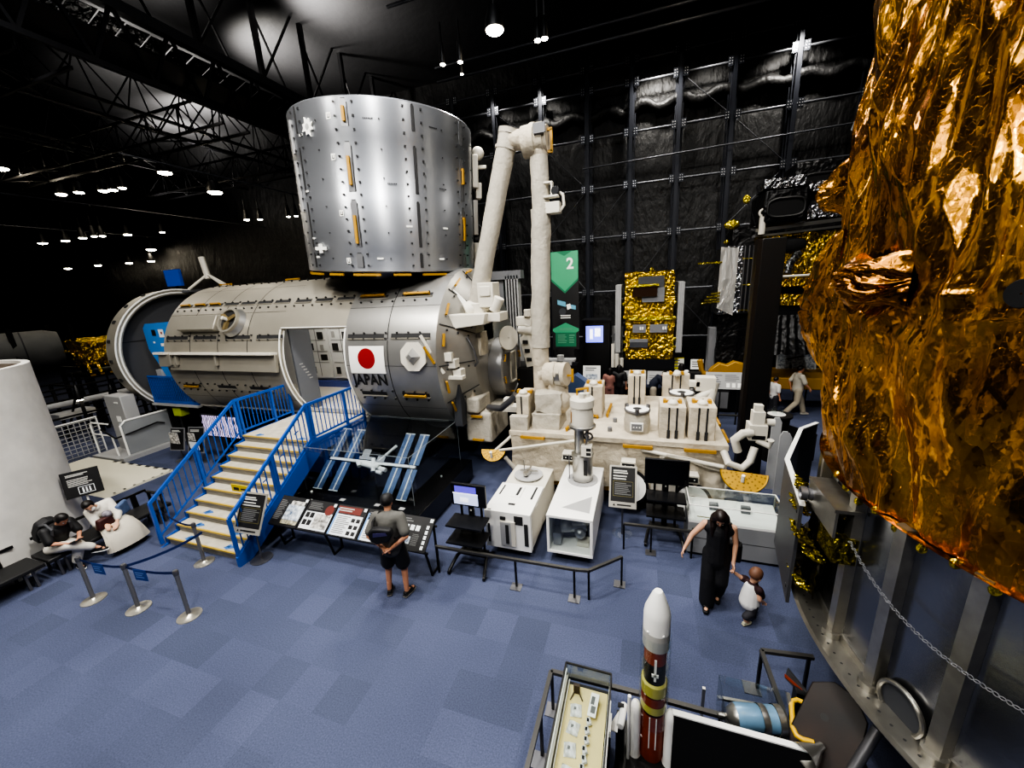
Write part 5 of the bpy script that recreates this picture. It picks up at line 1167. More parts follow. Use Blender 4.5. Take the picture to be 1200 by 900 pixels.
def hair_cap(parent, fr, s=1., long=0., m=None, back=.0, vox=.012):
    mb = MB(m or M_hair); k = len(mb.v); mb.ball((0, 0, 0), 1, 20, 14)
    for i in range(k, len(mb.v)):
        v = mb.v[i].copy(); y = v.y * .104 - .016; z = v.z * .106 + .032
        if y > .03 and z < .075: y = .03 + (y - .03) * .25       # open the face
        if z < -.02 - long * .0: z = -.02 + (z + .02) * .6
        mb.v[i] = fr(v.x * .088 * s, y * s, z * s)
    if long:
        for e, yy in ((-.055, -.03), (.055, -.03), (0, -.07), (-.06, .01), (.06, .01)):
            limb(mb, [fr(e * s, yy * s, .03 * s), fr(e * 1.25 * s, (yy - .015) * s, -.08 * s), fr(e * 1.1 * s, (yy - .02) * s, -long * s)], [.05 * s, .052 * s, .034 * s], n=10)
    return fuse(mb, 'hair', parent, vox, 4)
def person(name, label, o, right, J, s=1., look=(0, 1, 0), vox=.011, skin=None, child=False, headc=None, hands=(((0, 0, -1), (0, 1, 0)), ((0, 0, -1), (0, 1, 0))), group=None, detail=True):
    """J: joints in the person's own frame (x right, y forward, z up), metres at 1.72 m"""
    r = V(right).normalized(); fw = V((0, 0, 1)).cross(r); F = Fr(o, r, fw); g = lambda k: F(*[c * s for c in J[k]])
    t = thing(name, label, 'person', tuple(V(o)), group); hs = 1.45 * s if child else s
    mb = MB(skin or M_skin); P = {k: g(k) for k in J}
    limb(mb, [P['pelvis'], P['waist'], P['chest']], [.13 * s, .115 * s, .14 * s]); limb(mb, [P['shL'], P['chest'], P['shR']], [.055 * s, .12 * s, .055 * s]); limb(mb, [P['chest'], P['neck'], P['head']], [.09 * s, .054 * s, .05 * s])
    limb(mb, [P['hipL'], P['pelvis'], P['hipR']], [.095 * s, .12 * s, .095 * s])
    for e in 'LR':
        limb(mb, [P['sh' + e], P['el' + e], P['wr' + e]], [.052 * s, .04 * s, .026 * s]); limb(mb, [P['hip' + e], P['kn' + e], P['an' + e]], [.088 * s, .056 * s, .036 * s])
        limb(mb, [P['an' + e], P['to' + e]], [.034 * s, .03 * s])
        hd, hn = hands[0 if e == 'L' else 1]; d = r * hd[0] + fw * hd[1] + V((0, 0, hd[2])); n_ = r * hn[0] + fw * hn[1] + V((0, 0, hn[2])); hand(mb, P['wr' + e] - d.normalized() * .01 * s, d, n_, s * (1.05 if not child else 1.), side=1 if e == 'L' else -1)
    lk = r * look[0] + fw * look[1] + V((0, 0, look[2])); upv = P['head'] - P['neck'] + V((0, 0, .05)) * s
    hf = head_solid(mb, P['head'], lk, upv, hs)
    body = fuse(mb, 'body', t, vox, 4)
    if detail: face(t, hf, hs)
    return t, P, hf, F
def cloth(parent, name, m, segs, vox=.014, sm=5, balls=True):
    mb = MB(m)
    for pts, rs in segs: limb(mb, pts, rs, balls)
    return fuse(mb, name, parent, vox, sm, m)
def shoe(parent, an, to, m, s=1., sole=None):
    an, to = V(an), V(to); d = (to - an); d.z = 0; d.normalize(); x = V((d.y, -d.x, 0)); f = Fr((an.x, an.y, min(an.z, to.z)), x, d); mb = MB(m); z = -.035 * s
    pol = [(-.035, -.07), (.035, -.07), (.045, .05), (.045, .12), (.025, .18), (-.025, .18), (-.045, .12), (-.04, .05)]
    mb.prism([(a * s, b * s) for a, b in pol], Fr(f(0, 0, z), x, d), 0, .045 * s); mb.prism([(a * s * .85, b * s * .9) for a, b in pol[:4] + pol[6:]], Fr(f(0, 0, z), x, d), .04 * s, .085 * s)
    if sole: mb.use(sole); mb.prism([(a * s * 1.06, b * s * 1.04) for a, b in pol], Fr(f(0, 0, z), x, d), -.001, .02 * s)
    return mb.build('shoe', parent, bevel=.008)
STAND = dict(pelvis=(0, 0, .95), waist=(0, .01, 1.1), chest=(0, 0, 1.3), neck=(0, .0, 1.48), head=(0, .025, 1.61), shL=(-.19, 0, 1.41), shR=(.19, 0, 1.41), elL=(-.25, -.02, 1.13), elR=(.25, -.02, 1.13), wrL=(-.25, .06, .88), wrR=(.25, .06, .88), hipL=(-.09, 0, .92), hipR=(.09, 0, .92), knL=(-.1, .02, .5), knR=(.1, .02, .5), anL=(-.1, 0, .09), anR=(.1, 0, .09), toL=(-.12, .13, .04), toR=(.12, .13, .04))
def pose(**k): d = dict(STAND); d.update(k); return d

# man seen from behind, hands clasped at his back
J = pose(head=(-.02, .07, 1.6), neck=(0, .02, 1.48), elL=(-.3, -.12, 1.15), elR=(.3, -.12, 1.15), wrL=(-.05, -.2, 1.0), wrR=(.06, -.2, .98), knL=(-.13, .02, .5), knR=(.13, .02, .5), anL=(-.15, -.03, .09), anR=(.15, -.05, .09), toL=(-.19, .1, .05), toR=(.2, .08, .05))
T, P, hf, F = person('person', 'man in grey T-shirt, black shorts and black cap, hands clasped behind his back', (-3.7, 4.36, 0), (.97, .22, 0), J, 1.02, look=(-.1, .9, -.4), hands=(((.9, -.1, -.3), (0, -.3, -1)), ((-.9, -.1, -.25), (0, -.3, -1))))
M_tee = mat('grey_tshirt', '5f5e5a', .85, var=.1, vscale=10)
cloth(T, 'shirt', M_tee, [([P['pelvis'] - V((0, 0, .04)), P['waist'], P['chest'] + V((0, 0, .02))], [.195, .175, .175]), ([P['shL'], P['chest'] + V((0, 0, .05)), P['shR']], [.085, .16, .085]), ([P['chest'] + V((0, 0, .08)), P['neck'] - V((0, 0, .02))], [.12, .075]), ([P['shL'], P['shL'].lerp(P['elL'], .75)], [.085, .085]), ([P['shR'], P['shR'].lerp(P['elR'], .75)], [.085, .085])])
cloth(T, 'shorts', M_ink, [([P['pelvis'] + V((0, 0, .02)), P['pelvis'] - V((0, 0, .08))], [.15, .155]), ([P['hipL'], P['hipL'].lerp(P['knL'], .8)], [.11, .12]), ([P['hipR'], P['hipR'].lerp(P['knR'], .8)], [.11, .12])])
hair_cap(T, hf, 1.0)
mb = MB(M_ink); k = len(mb.v); mb.lathe([(.098, -.02), (.1, .03), (.085, .09), (.05, .118), (.002, .122)], (0, 0, 0), (0, 0, 1), 24)
for i in range(k, len(mb.v)): v = mb.v[i]; mb.v[i] = hf(v.x, v.y * 1.1 - .005, v.z + .035)
mb.prism([(-.07, .06), (.07, .06), (.06, .15), (.0, .18), (-.06, .15)], Fr(hf(0, 0, .03), hf.x, hf.y, hf.z), -.008, .008); mb.build('cap', T)
for e in 'LR': shoe(T, P['an' + e], P['to' + e], M_ink, 1.0, mat('grey_sole', '8a8680', .7))
# sling bag
sb = thing('sling_bag', 'black sling bag with violet print across the back of the grey-shirted man', 'bag', tuple(F(0, -.25, 1.2)))
mb = MB(mat('black_nylon', '17171a', .6)); bf = Fr(F(-.02, -.22, 1.29), F.x + F.z * .06, F.z, -F.y)
mb.prism([(-.2, .06), (-.17, -.08), (-.08, -.14), (.12, -.1), (.19, .0), (.17, .1), (.0, .13), (-.12, .13)], bf, -.02, .09); mb.build('pouch', sb, bevel=.03, seg=3)
mb = MB(mat('violet_print', '3f3a66', .6)); mb.prism([(-.11, .0), (.12, .02), (.1, .07), (-.1, .07)], bf, .09, .095); mb.build('print', sb)
mb = MB(M_ink); mb.tube([F(-.17, -.22, 1.28), F(-.2, -.12, 1.42), F(-.13, .0, 1.52), F(.02, .15, 1.4), F(.17, .16, 1.25), F(.2, .02, 1.12), F(.16, -.2, 1.2)], .02, 8); mb.build('strap', sb)

# woman walking with a toddler
J = pose(head=(.0, .1, 1.58), neck=(0, .03, 1.47), elR=(.36, .06, 1.2), wrR=(.46, .16, .99), elL=(-.24, .0, 1.15), wrL=(-.22, .1, .86), knL=(-.08, .08, .5), knR=(.1, .1, .52), anL=(-.06, -.15, .12), anR=(.09, .12, .09), toL=(-.07, -.02, .05), toR=(.1, .25, .05))
MR = V((-.96, .1, 0))
T, P, hf, F = person('person', 'woman with long dark hair in a black sleeveless jumpsuit holding the toddler by the hand', (1.12, 5.45, 0), MR, J, .95, look=(.05, .75, -.6), skin=M_skin2, hands=(((-.15, .1, -1), (.8, .2, 0)), ((.35, .35, -.85), (-.6, .2, -.3))))
M_jump = mat('black_jumpsuit', '141419', .75, bump=.4, bscale=14, bdist=.02)
cloth(T, 'jumpsuit', M_jump, [([P['pelvis'] - V((0, 0, .1)), P['waist'], P['chest'] + V((0, 0, .02))], [.17, .145, .155]), ([P['chest'].lerp(P['shL'], .6), P['chest'].lerp(P['shR'], .6)], [.1, .1]), ([P['chest'] + V((0, 0, .06)), P['neck'] - V((0, 0, .05))], [.12, .075]), ([P['hipL'], P['knL'], P['anL'] + V((0, 0, .02))], [.105, .1, .11]), ([P['hipR'], P['knR'], P['anR'] + V((0, 0, .03))], [.105, .1, .11])])
mb = MB(mat('dark_brown_hair', '1d1210', .45))
for e in (-1, 1): limb(mb, [hf(.06 * e, -.02, .03), hf(.088 * e, .0, -.06), P['neck'] + F.x * .085 * e + F.y * .07 - V((0, 0, .04)), P['neck'] + F.x * .09 * e + F.y * .1 - V((0, 0, .16))], [.04, .045, .04, .018], n=10)
limb(mb, [hf(0, -.08, .0), P['neck'] - F.y * .07, P['neck'] - F.y * .09 - V((0, 0, .16))], [.07, .075, .04], n=12)
fuse(mb, 'hair_locks', T, .012, 4); hair_cap(T, hf, 1.06, .33, mat('dark_brown_hair', '1d1210', .45))
mb = MB(M_white2); q = P['neck'] + F.y * .085 - V((0, 0, .1)); mb.ball(q, (.022, .012, .03), 10, 8); mb.build('pendant', T)
for e in 'LR': shoe(T, P['an' + e], P['to' + e], M_ink, 1.)
hb = thing('shoulder_bag', 'black bag hanging behind the woman in the black jumpsuit', 'bag', tuple(F(-.16, -.16, .9))); mb = MB(M_ink); mb.box(-.34, -.1, -.27, -.13, .68, .98, Fr(F(0, 0, 0), F.x, F.y)); mb.build('pouch', hb, bevel=.03); mb = MB(M_ink); mb.tube([F(-.3, -.2, .96), F(-.22, -.16, 1.2), F(-.15, -.02, 1.4), F(-.18, -.14, 1.2), F(-.14, -.2, .96)], .014, 6); mb.build('strap', hb)
wl = P['wrL']
# toddler, about 0.78 m
J = dict(pelvis=(0, 0, .32), waist=(0, .01, .4), chest=(0, .02, .52), neck=(0, .02, .615), head=(.01, .05, .72), shL=(-.11, .02, .575), shR=(.11, .02, .575), elL=(-.18, .05, .63), elR=(.13, .02, .44), wrL=(-.215, .07, .72), wrR=(.12, .1, .36), hipL=(-.06, 0, .3), hipR=(.06, 0, .3), knL=(-.06, .1, .2), knR=(.07, -.02, .18), anL=(-.06, .12, .06), anR=(.08, -.13, .1), toL=(-.06, .2, .03), toR=(.08, -.08, .03))
mb = MB(M_skin2)
def toddler():
    ku = V((.55, -.8, 0)).normalized()      # own right-hand side
    fw = V((0, 0, 1)).cross(ku); o = V((1.55, 5.27, 0)); F = Fr(o, ku, fw); P = {k: F(*c) for k, c in J.items()}
    P['wrL'] = wl + V((.03, -.01, -.13)); P['elL'] = P['shL'].lerp(P['wrL'], .5) + V((.02, 0, -.03))
    t = thing('person', 'toddler in a white bib and dark trousers, arm raised to the woman, mid-step', 'person', tuple(o)); mb = MB(M_skin2)
    limb(mb, [P['pelvis'], P['waist'], P['chest']], [.09, .092, .085]); limb(mb, [P['shL'], P['chest'], P['shR']], [.04, .07, .04]); limb(mb, [P['chest'], P['neck'], P['head']], [.06, .04, .05])
    for e in 'LR':
        limb(mb, [P['sh' + e], P['el' + e], P['wr' + e]], [.038, .032, .022]); limb(mb, [P['hip' + e], P['kn' + e], P['an' + e]], [.06, .045, .032]); limb(mb, [P['an' + e], P['to' + e]], [.03, .026])
    hand(mb, P['wrL'], (P['wrL'] - P['elL']), -fw, .62, .5, 1); hand(mb, P['wrR'], P['wrR'] - P['elR'], ku, .6, .4, -1)
    hf = head_solid(mb, P['head'], fw + V((0, 0, -.5)), (0, 0, 1), .92); fuse(mb, 'body', t, .0085, 4); face(t, hf, .9)
    hair_cap(t, hf, .95, 0, mat('brown_hair', '6a4a38', .6), vox=.012)
    cloth(t, 'shirt', mat('dark_maroon_shirt', '2c1418', .8), [([P['waist'], P['chest'], P['chest'] + V((0, 0, .03))], [.1, .098, .09]), ([P['shL'], P['shL'].lerp(P['elL'], .7)], [.052, .05]), ([P['shR'], P['shR'].lerp(P['wrR'], .45)], [.055, .052])], .011)
    cloth(t, 'bib', mat('white_bib', 'd9d8d6', .8, bump=.3, bscale=18), [([P['waist'] - V((0, 0, .1)) + fw * -.01, P['waist'] + V((0, 0, .04)), P['chest'] + V((0, 0, .01))], [.135, .118, .104])], .011)
    cloth(t, 'trousers', mat('dark_trousers', '2e2d33', .8), [([P['pelvis'], P['pelvis'] - V((0, 0, .02))], [.1, .1]), ([P['hipL'], P['knL'], P['anL'] + V((0, 0, .05))], [.075, .06, .052]), ([P['hipR'], P['knR'], P['anR'] + V((0, 0, .05))], [.075, .06, .052])], .011)
    for e in 'LR': shoe(t, P['an' + e], P['to' + e], mat('pale_shoe', 'b7b39a', .7), .62, M_ink)
toddler()

# two visitors on the bench
SIT = dict(pelvis=(0, 0, .53), waist=(0, .05, .68), chest=(0, .16, .86), neck=(0, .25, 1.0), head=(0, .34, 1.1), shL=(-.18, .18, .95), shR=(.18, .18, .95), elL=(-.21, .3, .72), elR=(.21, .3, .72), wrL=(-.1, .47, .66), wrR=(.08, .47, .66), hipL=(-.09, .0, .5), hipR=(.09, .0, .5), knL=(-.1, .44, .5), knR=(.1, .44, .5), anL=(-.1, .42, .1), anR=(.1, .42, .1), toL=(-.1, .55, .04), toR=(.1, .55, .04))
J = dict(SIT); J.update(knR=(.06, .45, .6), anR=(-.22, .56, .38), toR=(-.28, .66, .3), knL=(-.08, .42, .51), anL=(-.04, .3, .1), toL=(-.02, .42, .05), head=(-.02, .34, 1.09))
T, P, hf, F = person('person', 'seated visitor in black top and white trousers with crossed legs, head bowed', (-10.5, 3.2, 0), (.1, -1, 0), J, .98, look=(-.15, .7, -.7), hands=(((.5, .6, -.2), (0, -.3, 1)), ((-.6, .5, -.1), (0, -.3, 1))))
cloth(T, 'shirt', M_ink, [([P['pelvis'] + V((0, 0, .06)), P['waist'], P['chest']], [.165, .155, .165]), ([P['shL'], P['chest'] + V((0, 0, .03)), P['shR']], [.08, .14, .08]), ([P['chest'] + V((0, 0, .05)), P['neck'] - V((0, 0, .03))], [.11, .075]), ([P['shL'], P['shL'].lerp(P['elL'], .85)], [.08, .075]), ([P['shR'], P['shR'].lerp(P['elR'], .85)], [.08, .075])])
M_wt = mat('white_trousers', 'dbd6cb', .8, bump=.3, bscale=14)
cloth(T, 'trousers', M_wt, [([P['pelvis'], P['pelvis'] + V((0, 0, .03))], [.155, .15]), ([P['hipL'], P['knL'], P['anL'] + V((0, 0, .08))], [.115, .09, .075]), ([P['hipR'], P['knR'], P['anR'].lerp(P['knR'], .15)], [.115, .09, .07])])
hair_cap(T, hf, 1.02)
for e in 'LR': shoe(T, P['an' + e], P['to' + e], M_ink, 1., M_white2)
bp = thing('backpack', 'black and grey backpack on the back of the seated visitor in black', 'backpack', tuple(F(0, -.05, .8))); bf = Fr(F(0, -.02, .78), F.x, F.z + F.y * .45, -F.y + F.z * .45)
mb = MB(mat('black_nylon', '17171a', .6)); mb.prism([(-.15, -.22), (.15, -.22), (.17, .0), (.13, .2), (.0, .25), (-.13, .2), (-.17, 0)], bf, .06, .24); mb.build('main_compartment', bp, bevel=.04, seg=3); mb = MB(mat('grey_nylon', '46474b', .6)); mb.prism([(-.12, -.2), (.12, -.2), (.12, -.02), (-.12, -.02)], bf, .22, .3); mb.build('front_pocket', bp, bevel=.03)
mb = MB(mat('grey_nylon', '46474b', .6))
for x in (-.12, .12): mb.tube([bf(x, .2, .08), F(x, .16, 1.04), F(x * 1.05, .3, .95), F(x * 1.2, .26, .78), bf(x, -.15, .08)], .022, 8)
mb.build('shoulder_strap', bp)
ph = thing('mobile_phone', 'dark mobile phone in the hands of the seated visitor in black', 'phone', tuple(F(0, .56, .66))); mb = MB(M_ink); mb.box(-.08, .08, .52, .6, .655, .663, Fr(F(0, 0, 0), F.x, F.y)); mb.build('phone_case', ph)
J = dict(SIT); J.update(head=(.3, .3, 1.13), neck=(.18, .22, 1.04), chest=(.1, .14, .89), shL=(-.06, .16, 1.0), shR=(.26, .16, .96), elL=(-.05, .36, .76), elR=(.3, .34, .74), wrL=(.12, .56, .64), wrR=(.24, .5, .68), knL=(-.02, .46, .52), knR=(.18, .46, .5), anL=(-.2, .3, .1), anR=(-.1, .34, .1), toL=(-.26, .42, .04), toR=(-.16, .46, .04))
T, P, hf, F = person('person', 'seated woman in white cardigan and long white skirt wearing a mask, leaning left', (-10.5, 3.92, 0), (.1, -1, 0), J, .98, look=(.35, .7, -.5), skin=M_skin2, hands=(((.6, .4, -.3), (0, -.5, -1)), ((.3, .6, -.3), (0, -.3, -1))))
M_card = mat('white_cardigan', 'd8d3c8', .85, bump=.4, bscale=14, bdist=.02)
cloth(T, 'cardigan', M_card, [([P['pelvis'] + V((0, 0, .08)), P['waist'], P['chest']], [.17, .16, .165]), ([P['shL'], P['chest'] + V((0, 0, .04)), P['shR']], [.085, .14, .085]), ([P['chest'] + V((0, 0, .05)), P['neck'] - V((0, 0, .03))], [.11, .075]), ([P['shL'], P['elL'], P['elL'].lerp(P['wrL'], .5)], [.085, .072, .06]), ([P['shR'], P['elR'], P['elR'].lerp(P['wrR'], .5)], [.085, .072, .06])])
mb = MB(mat('pleated_skirt', 'cfc8b8', .85, bump=.4, bscale=9))
n = 64; vs = []; ring = [((0, -.05, .56), .19, .13, .0), ((.02, .1, .58), .21, .13, .2), ((.04, .28, .585), .235, .12, .3), ((.06, .43, .55), .27, .115, .7), ((.06, .53, .43), .3, .115, 1.25), ((.05, .56, .28), .33, .13, 1.45), ((.03, .55, .12), .36, .15, 1.5)]
for (cx, cy, cz), w_, h_, tilt in ring:      # cloth tube running over the lap, knees and shins
    for i in range(n):
        a = 2 * PI * i / n; k = 1 + .05 * math.cos(i * PI) * min(1, w_ * 3.2 - .5); q = h_ * math.sin(a) * k
        vs.append(F(cx + w_ * math.cos(a) * k, cy + q * math.sin(tilt), max(.06, cz + q * math.cos(tilt))))
mb.add(vs, [(j * n + i, j * n + (i + 1) % n, (j + 1) * n + (i + 1) % n, (j + 1) * n + i) for j in range(len(ring) - 1) for i in range(n)] + [tuple(range(n))]); mb.build('skirt', T, smooth=75)
hair_cap(T, hf, 1.02, .0)
mb = MB(M_hair); mb.ball(hf(0, -.1, -.0), .05, 12, 8); mb.build('hair_bun', T)
mb = MB(M_white2); k = len(mb.v); mb.ball((0, 0, 0), 1, 14, 8)
for i in range(k, len(mb.v)): v = mb.v[i]; mb.v[i] = hf(v.x * .062, .05 + max(v.y, -.2) * .05, -.04 + v.z * .045)
mb.build('face_mask', T)
for e in 'LR': shoe(T, P['an' + e], P['to' + e], M_ink, 1.)
b1 = thing('handbag', 'dark red-brown handbag on the lap of the seated woman in white', 'bag', tuple(F(.2, .42, .62))); mb = MB(mat('red_brown_leather', '43211f', .5)); mb.prism([(-.14, -.12), (.14, -.12), (.12, .1), (-.12, .1)], Fr(F(.22, .42, .72), F.x, F.z, F.y), -.05, .06); mb.build('pouch', b1, bevel=.03); mb = MB(mat('printed_scarf', '8e8a92', .7, var=.6, vscale=20)); mb.ball(F(.14, .4, .85), (.1, .07, .07)); mb.build('scarf', b1)
b2 = thing('denim_bag', 'blue denim bag under the arm of the seated woman in white', 'bag', tuple(F(-.2, .3, .7))); mb = MB(mat('denim_blue', '56698c', .8, var=.2, vscale=12)); mb.prism([(-.16, -.14), (.12, -.14), (.14, .12), (-.12, .15)], Fr(F(-.16, .3, .78), F.x + F.y * .5, F.z, F.y - F.x * .5), -.03, .05); mb.build('pouch', b2, bevel=.03)

# visitors farther back
def simple(label, o, right, J, s, top, bottom, hairc=M_hair, long=0, skin=M_skin, sleeves=.8, shoes=M_ink, skirt=False):
    T, P, hf, F = person('person', label, o, right, J, s, vox=.016, skin=skin, detail=False)
    cloth(T, 'shirt', top, [([P['waist'] - V((0, 0, .16 * s)), P['waist'], P['chest']], [.165 * s, .155 * s, .165 * s]), ([P['shL'], P['chest'] + V((0, 0, .04)), P['shR']], [.08 * s, .14 * s, .08 * s]), ([P['chest'] + V((0, 0, .06)), P['neck'] - V((0, 0, .03))], [.11 * s, .075 * s]), ([P['shL'], P['shL'].lerp(P['elL'], sleeves)], [.08 * s, .075 * s]), ([P['shR'], P['shR'].lerp(P['elR'], sleeves)], [.08 * s, .075 * s])], .018)
    cloth(T, 'trousers', bottom, [([P['pelvis'] + V((0, 0, .06)), P['pelvis']], [.15 * s, .155 * s]), ([P['hipL'], P['knL'], P['anL'] + V((0, 0, .04))], [.115 * s, .09 * s, .08 * s]), ([P['hipR'], P['knR'], P['anR'] + V((0, 0, .04))], [.115 * s, .09 * s, .08 * s])], .018)
    hair_cap(T, hf, s, long, hairc, vox=.016)
    for e in 'LR': shoe(T, P['an' + e], P['to' + e], shoes, s)
    return T, F
J = pose(knL=(-.09, .2, .52), anL=(-.09, .3, .1), toL=(-.09, .43, .06), knR=(.1, -.02, .5), anR=(.1, -.32, .14), toR=(.1, -.2, .05), elL=(-.24, -.14, 1.15), wrL=(-.24, -.08, .92), elR=(.24, .1, 1.15), wrR=(.22, .26, 1.0))
simple('man in pale T-shirt and beige trousers walking right behind the dark pillar', (4.95, 14.65, 0), (.15, -1, 0), J, 1.0, mat('pale_tshirt', 'b9b3a4', .8), mat('beige_trousers', 'a39a88', .8), shoes=mat('pale_shoe2', 'aaa69c', .7))
J = pose()
simple('child in white top and dark bottoms standing beside the dark pillar', (4.2, 14.3, 0), (.4, -.9, 0), J, .82, mat('white_tshirt', 'c9c7c2', .8), mat('dark_trousers2', '26262b', .8))
simple('person with long hair in dusty pink clothes beyond the platform', (-1.12, 14.45, 0), (1, .1, 0), pose(), .93, mat('dusty_pink', '9a6d62', .8), mat('dusty_pink_skirt', '8e6258', .8), long=.3)
simple('person all in black standing beyond the platform', (-.78, 14.45, 0), (1, -.1, 0), pose(), 1.0, M_ink, M_ink, long=.2)
simple('person in navy shirt and beige trousers bending forward beyond the platform', (.42, 14.4, 0), (.2, -1, 0), pose(head=(0, .42, 1.42), neck=(0, .3, 1.36), chest=(0, .18, 1.24), shL=(-.18, .2, 1.32), shR=(.18, .2, 1.32), elL=(-.2, .3, 1.05), elR=(.2, .3, 1.05), wrL=(-.15, .45, .95), wrR=(.15, .45, .95)), .98, mat('navy_shirt', '1c2233', .8), mat('beige_trousers', 'a39a88', .8))
simple('woman in white shirt with long black hair seen from behind beyond the platform', (1.4, 15.0, 0), (1, .1, 0), pose(), .98, M_white2, mat('dark_trousers2', '26262b', .8), long=.32)
# ------------------------------------------------------------------ big foil-wrapped satellite close on the right
GC = V((4.38, 3.75, 0))
GS = thing('foil_wrapped_satellite', 'huge satellite body wrapped in crumpled amber-gold foil, close on the right', 'satellite', (4.38, 3.75, 1.2))
def foil_near():
    m = bpy.data.materials.new('amber_foil'); m.use_nodes = True; nt = m.node_tree; L = nt.links.new; b = nt.nodes['Principled BSDF']
    b.inputs['Metallic'].default_value = 1.; b.inputs['Roughness'].default_value = .23
    tc = nt.nodes.new('ShaderNodeTexCoord')
    n = nt.nodes.new('ShaderNodeTexNoise'); n.inputs['Scale'].default_value = 1.6; n.inputs['Detail'].default_value = 4; L(tc.outputs['Object'], n.inputs[0])
    r = nt.nodes.new('ShaderNodeValToRGB'); e = r.color_ramp.elements; e[0].position = .35; e[0].color = hx('93622a'); e[1].position = .68; e[1].color = hx('d9a040'); L(n.outputs['Fac'], r.inputs[0]); L(r.outputs[0], b.inputs['Base Color'])
    # crumple: random flat facets (each cell tilted its own way) at three sizes, stretched along the drape
    w = nt.nodes.new('ShaderNodeTexNoise'); w.inputs['Scale'].default_value = 1.3; w.inputs['Detail'].default_value = 2; L(tc.outputs['Object'], w.inputs[0])
    wx = nt.nodes.new('ShaderNodeMixRGB'); wx.blend_type = 'ADD'; wx.inputs[0].default_value = .22; L(tc.outputs['Object'], wx.inputs[1]); L(w.outputs['Color'], wx.inputs[2])
    prev = None
    for sc, zs, st, di in ((1.9, .2, .7, .12), (5.5, .3, .8, .05), (15., .5, .6, .018), (42., .7, .35, .005)):
        mp = nt.nodes.new('ShaderNodeMapping'); mp.inputs['Scale'].default_value = (sc, sc, sc * zs); mp.inputs['Rotation'].default_value = (.25, .12, 0); L(wx.outputs[0], mp.inputs[0])
        v = nt.nodes.new('ShaderNodeTexVoronoi'); v.inputs['Scale'].default_value = 1.; L(mp.outputs[0], v.inputs['Vector'])
        d = nt.nodes.new('ShaderNodeVectorMath'); d.operation = 'SUBTRACT'; L(mp.outputs[0], d.inputs[0]); L(v.outputs['Position'], d.inputs[1])
        c = nt.nodes.new('ShaderNodeVectorMath'); c.operation = 'SUBTRACT'; L(v.outputs['Color'], c.inputs[0]); c.inputs[1].default_value = (.5, .5, .5)
        dt = nt.nodes.new('ShaderNodeVectorMath'); dt.operation = 'DOT_PRODUCT'; L(d.outputs[0], dt.inputs[0]); L(c.outputs[0], dt.inputs[1])
        bp = nt.nodes.new('ShaderNodeBump'); bp.inputs['Strength'].default_value = st; bp.inputs['Distance'].default_value = di * 2.2; L(dt.outputs['Value'], bp.inputs['Height'])
        if prev: L(prev, bp.inputs['Normal'])
        prev = bp.outputs[0]
    L(prev, b.inputs['Normal']); return m
M_amber = foil_near()
def ridge(p, o=3):
    s = 0; a = 1; f = 1
    for _ in range(o):
        s += a * (1 - abs(noise.noise(V(p) * f)) * 2.4); a *= .5; f *= 2.1
    return s
def foil_r(th, z):
    s = rad(th) * 2.7; w = noise.noise((s * .9, z * .7, 4.)) * .5; k = min(1, max(0, (z - 3.0) / .5))
    R0 = 2.66 + .07 * k
    d = .10 * ridge((s * 1.25 + .42 * z + w * .7, z * .2 + w * .4, 0), 2) + .035 * ridge((s * 3.4 - .3 * z + w * 2, z * .5, 7), 2)
    c = noise.noise((s * .8, z * .8, 11)); d += max(0, c) * .05 * ridge((s * 3.2 + w, z * 2.6 + w * 2, 2), 1)
    e = max(0, 1 - abs(z - 4.6 - .12 * math.sin(s * 2)) / .22); d += .045 * e * ridge((s * 1.6, z * 6, 3), 1)
    return R0 + (d - .11) * (.35 + .65 * k)
def drape(mb, t0, t1, z0, z1, nt, nz, fn):
    vs = []
    for j in range(nz + 1):
        for i in range(nt + 1):
            th = t0 + (t1 - t0) * i / nt; z = z0 + (z1 - z0) * j / nz
            zz = z + (.04 * noise.noise((th * .12, 0, 1)) + .02 * noise.noise((th * .5, 3, 1))) * max(0, 1 - (z - z0) * 2)
            r = fn(th, z); vs.append(GC + V((math.cos(rad(th)) * r, math.sin(rad(th)) * r, zz)))
    mb.add(vs, [(j * (nt + 1) + i, j * (nt + 1) + i + 1, (j + 1) * (nt + 1) + i + 1, (j + 1) * (nt + 1) + i) for j in range(nz) for i in range(nt)])
mb = MB(M_amber); drape(mb, 142, 240, 3.02, 7.6, 420, 380, foil_r)
drape(mb, 240, 500, 3.02, 7.6, 60, 12, lambda th, z: 2.8); mb.lathe([(2.8, 0), (.05, 0)], GC + V((0, 0, 7.6)), (0, 0, 1), 48); mb.build('foil_blanket', GS, smooth=180)
mb = MB(M_amber); mb.lathe([(2.7, 3.02), (2.55, 3.0), (2.4, 3.06)], GC, (0, 0, 1), 96); mb.build('foil_hem', GS)
def flap(t0, t1, z0, z1, out, seed):
    mb = MB(M_amber); n = 40; k = 40; vs = []
    for j in range(k + 1):
        for i in range(n + 1):
            a, b = i / n, j / k; th = t0 + (t1 - t0) * a; z = z0 + (z1 - z0) * b + .1 * noise.noise((a * 3, b * 2, seed))
            bul = math.sin(PI * min(1, a * 1.0)) ** .7 * (math.sin(PI * b) ** .6)
            r = 2.78 + out * bul + .08 * ridge((a * 3, b * 5, seed), 3) * bul; vs.append(GC + V((math.cos(rad(th)) * r, math.sin(rad(th)) * r, z)))
    mb.add(vs, [(j * (n + 1) + i, j * (n + 1) + i + 1, (j + 1) * (n + 1) + i + 1, (j + 1) * (n + 1) + i) for j in range(k) for i in range(n)])
    return mb.build('loose_foil_flap', GS, smooth=180)
flap(146, 166, 3.85, 5.15, .17, 3); flap(150, 160, 5.35, 5.75, .16, 5); flap(176, 190, 4.55, 4.9, .14, 12)
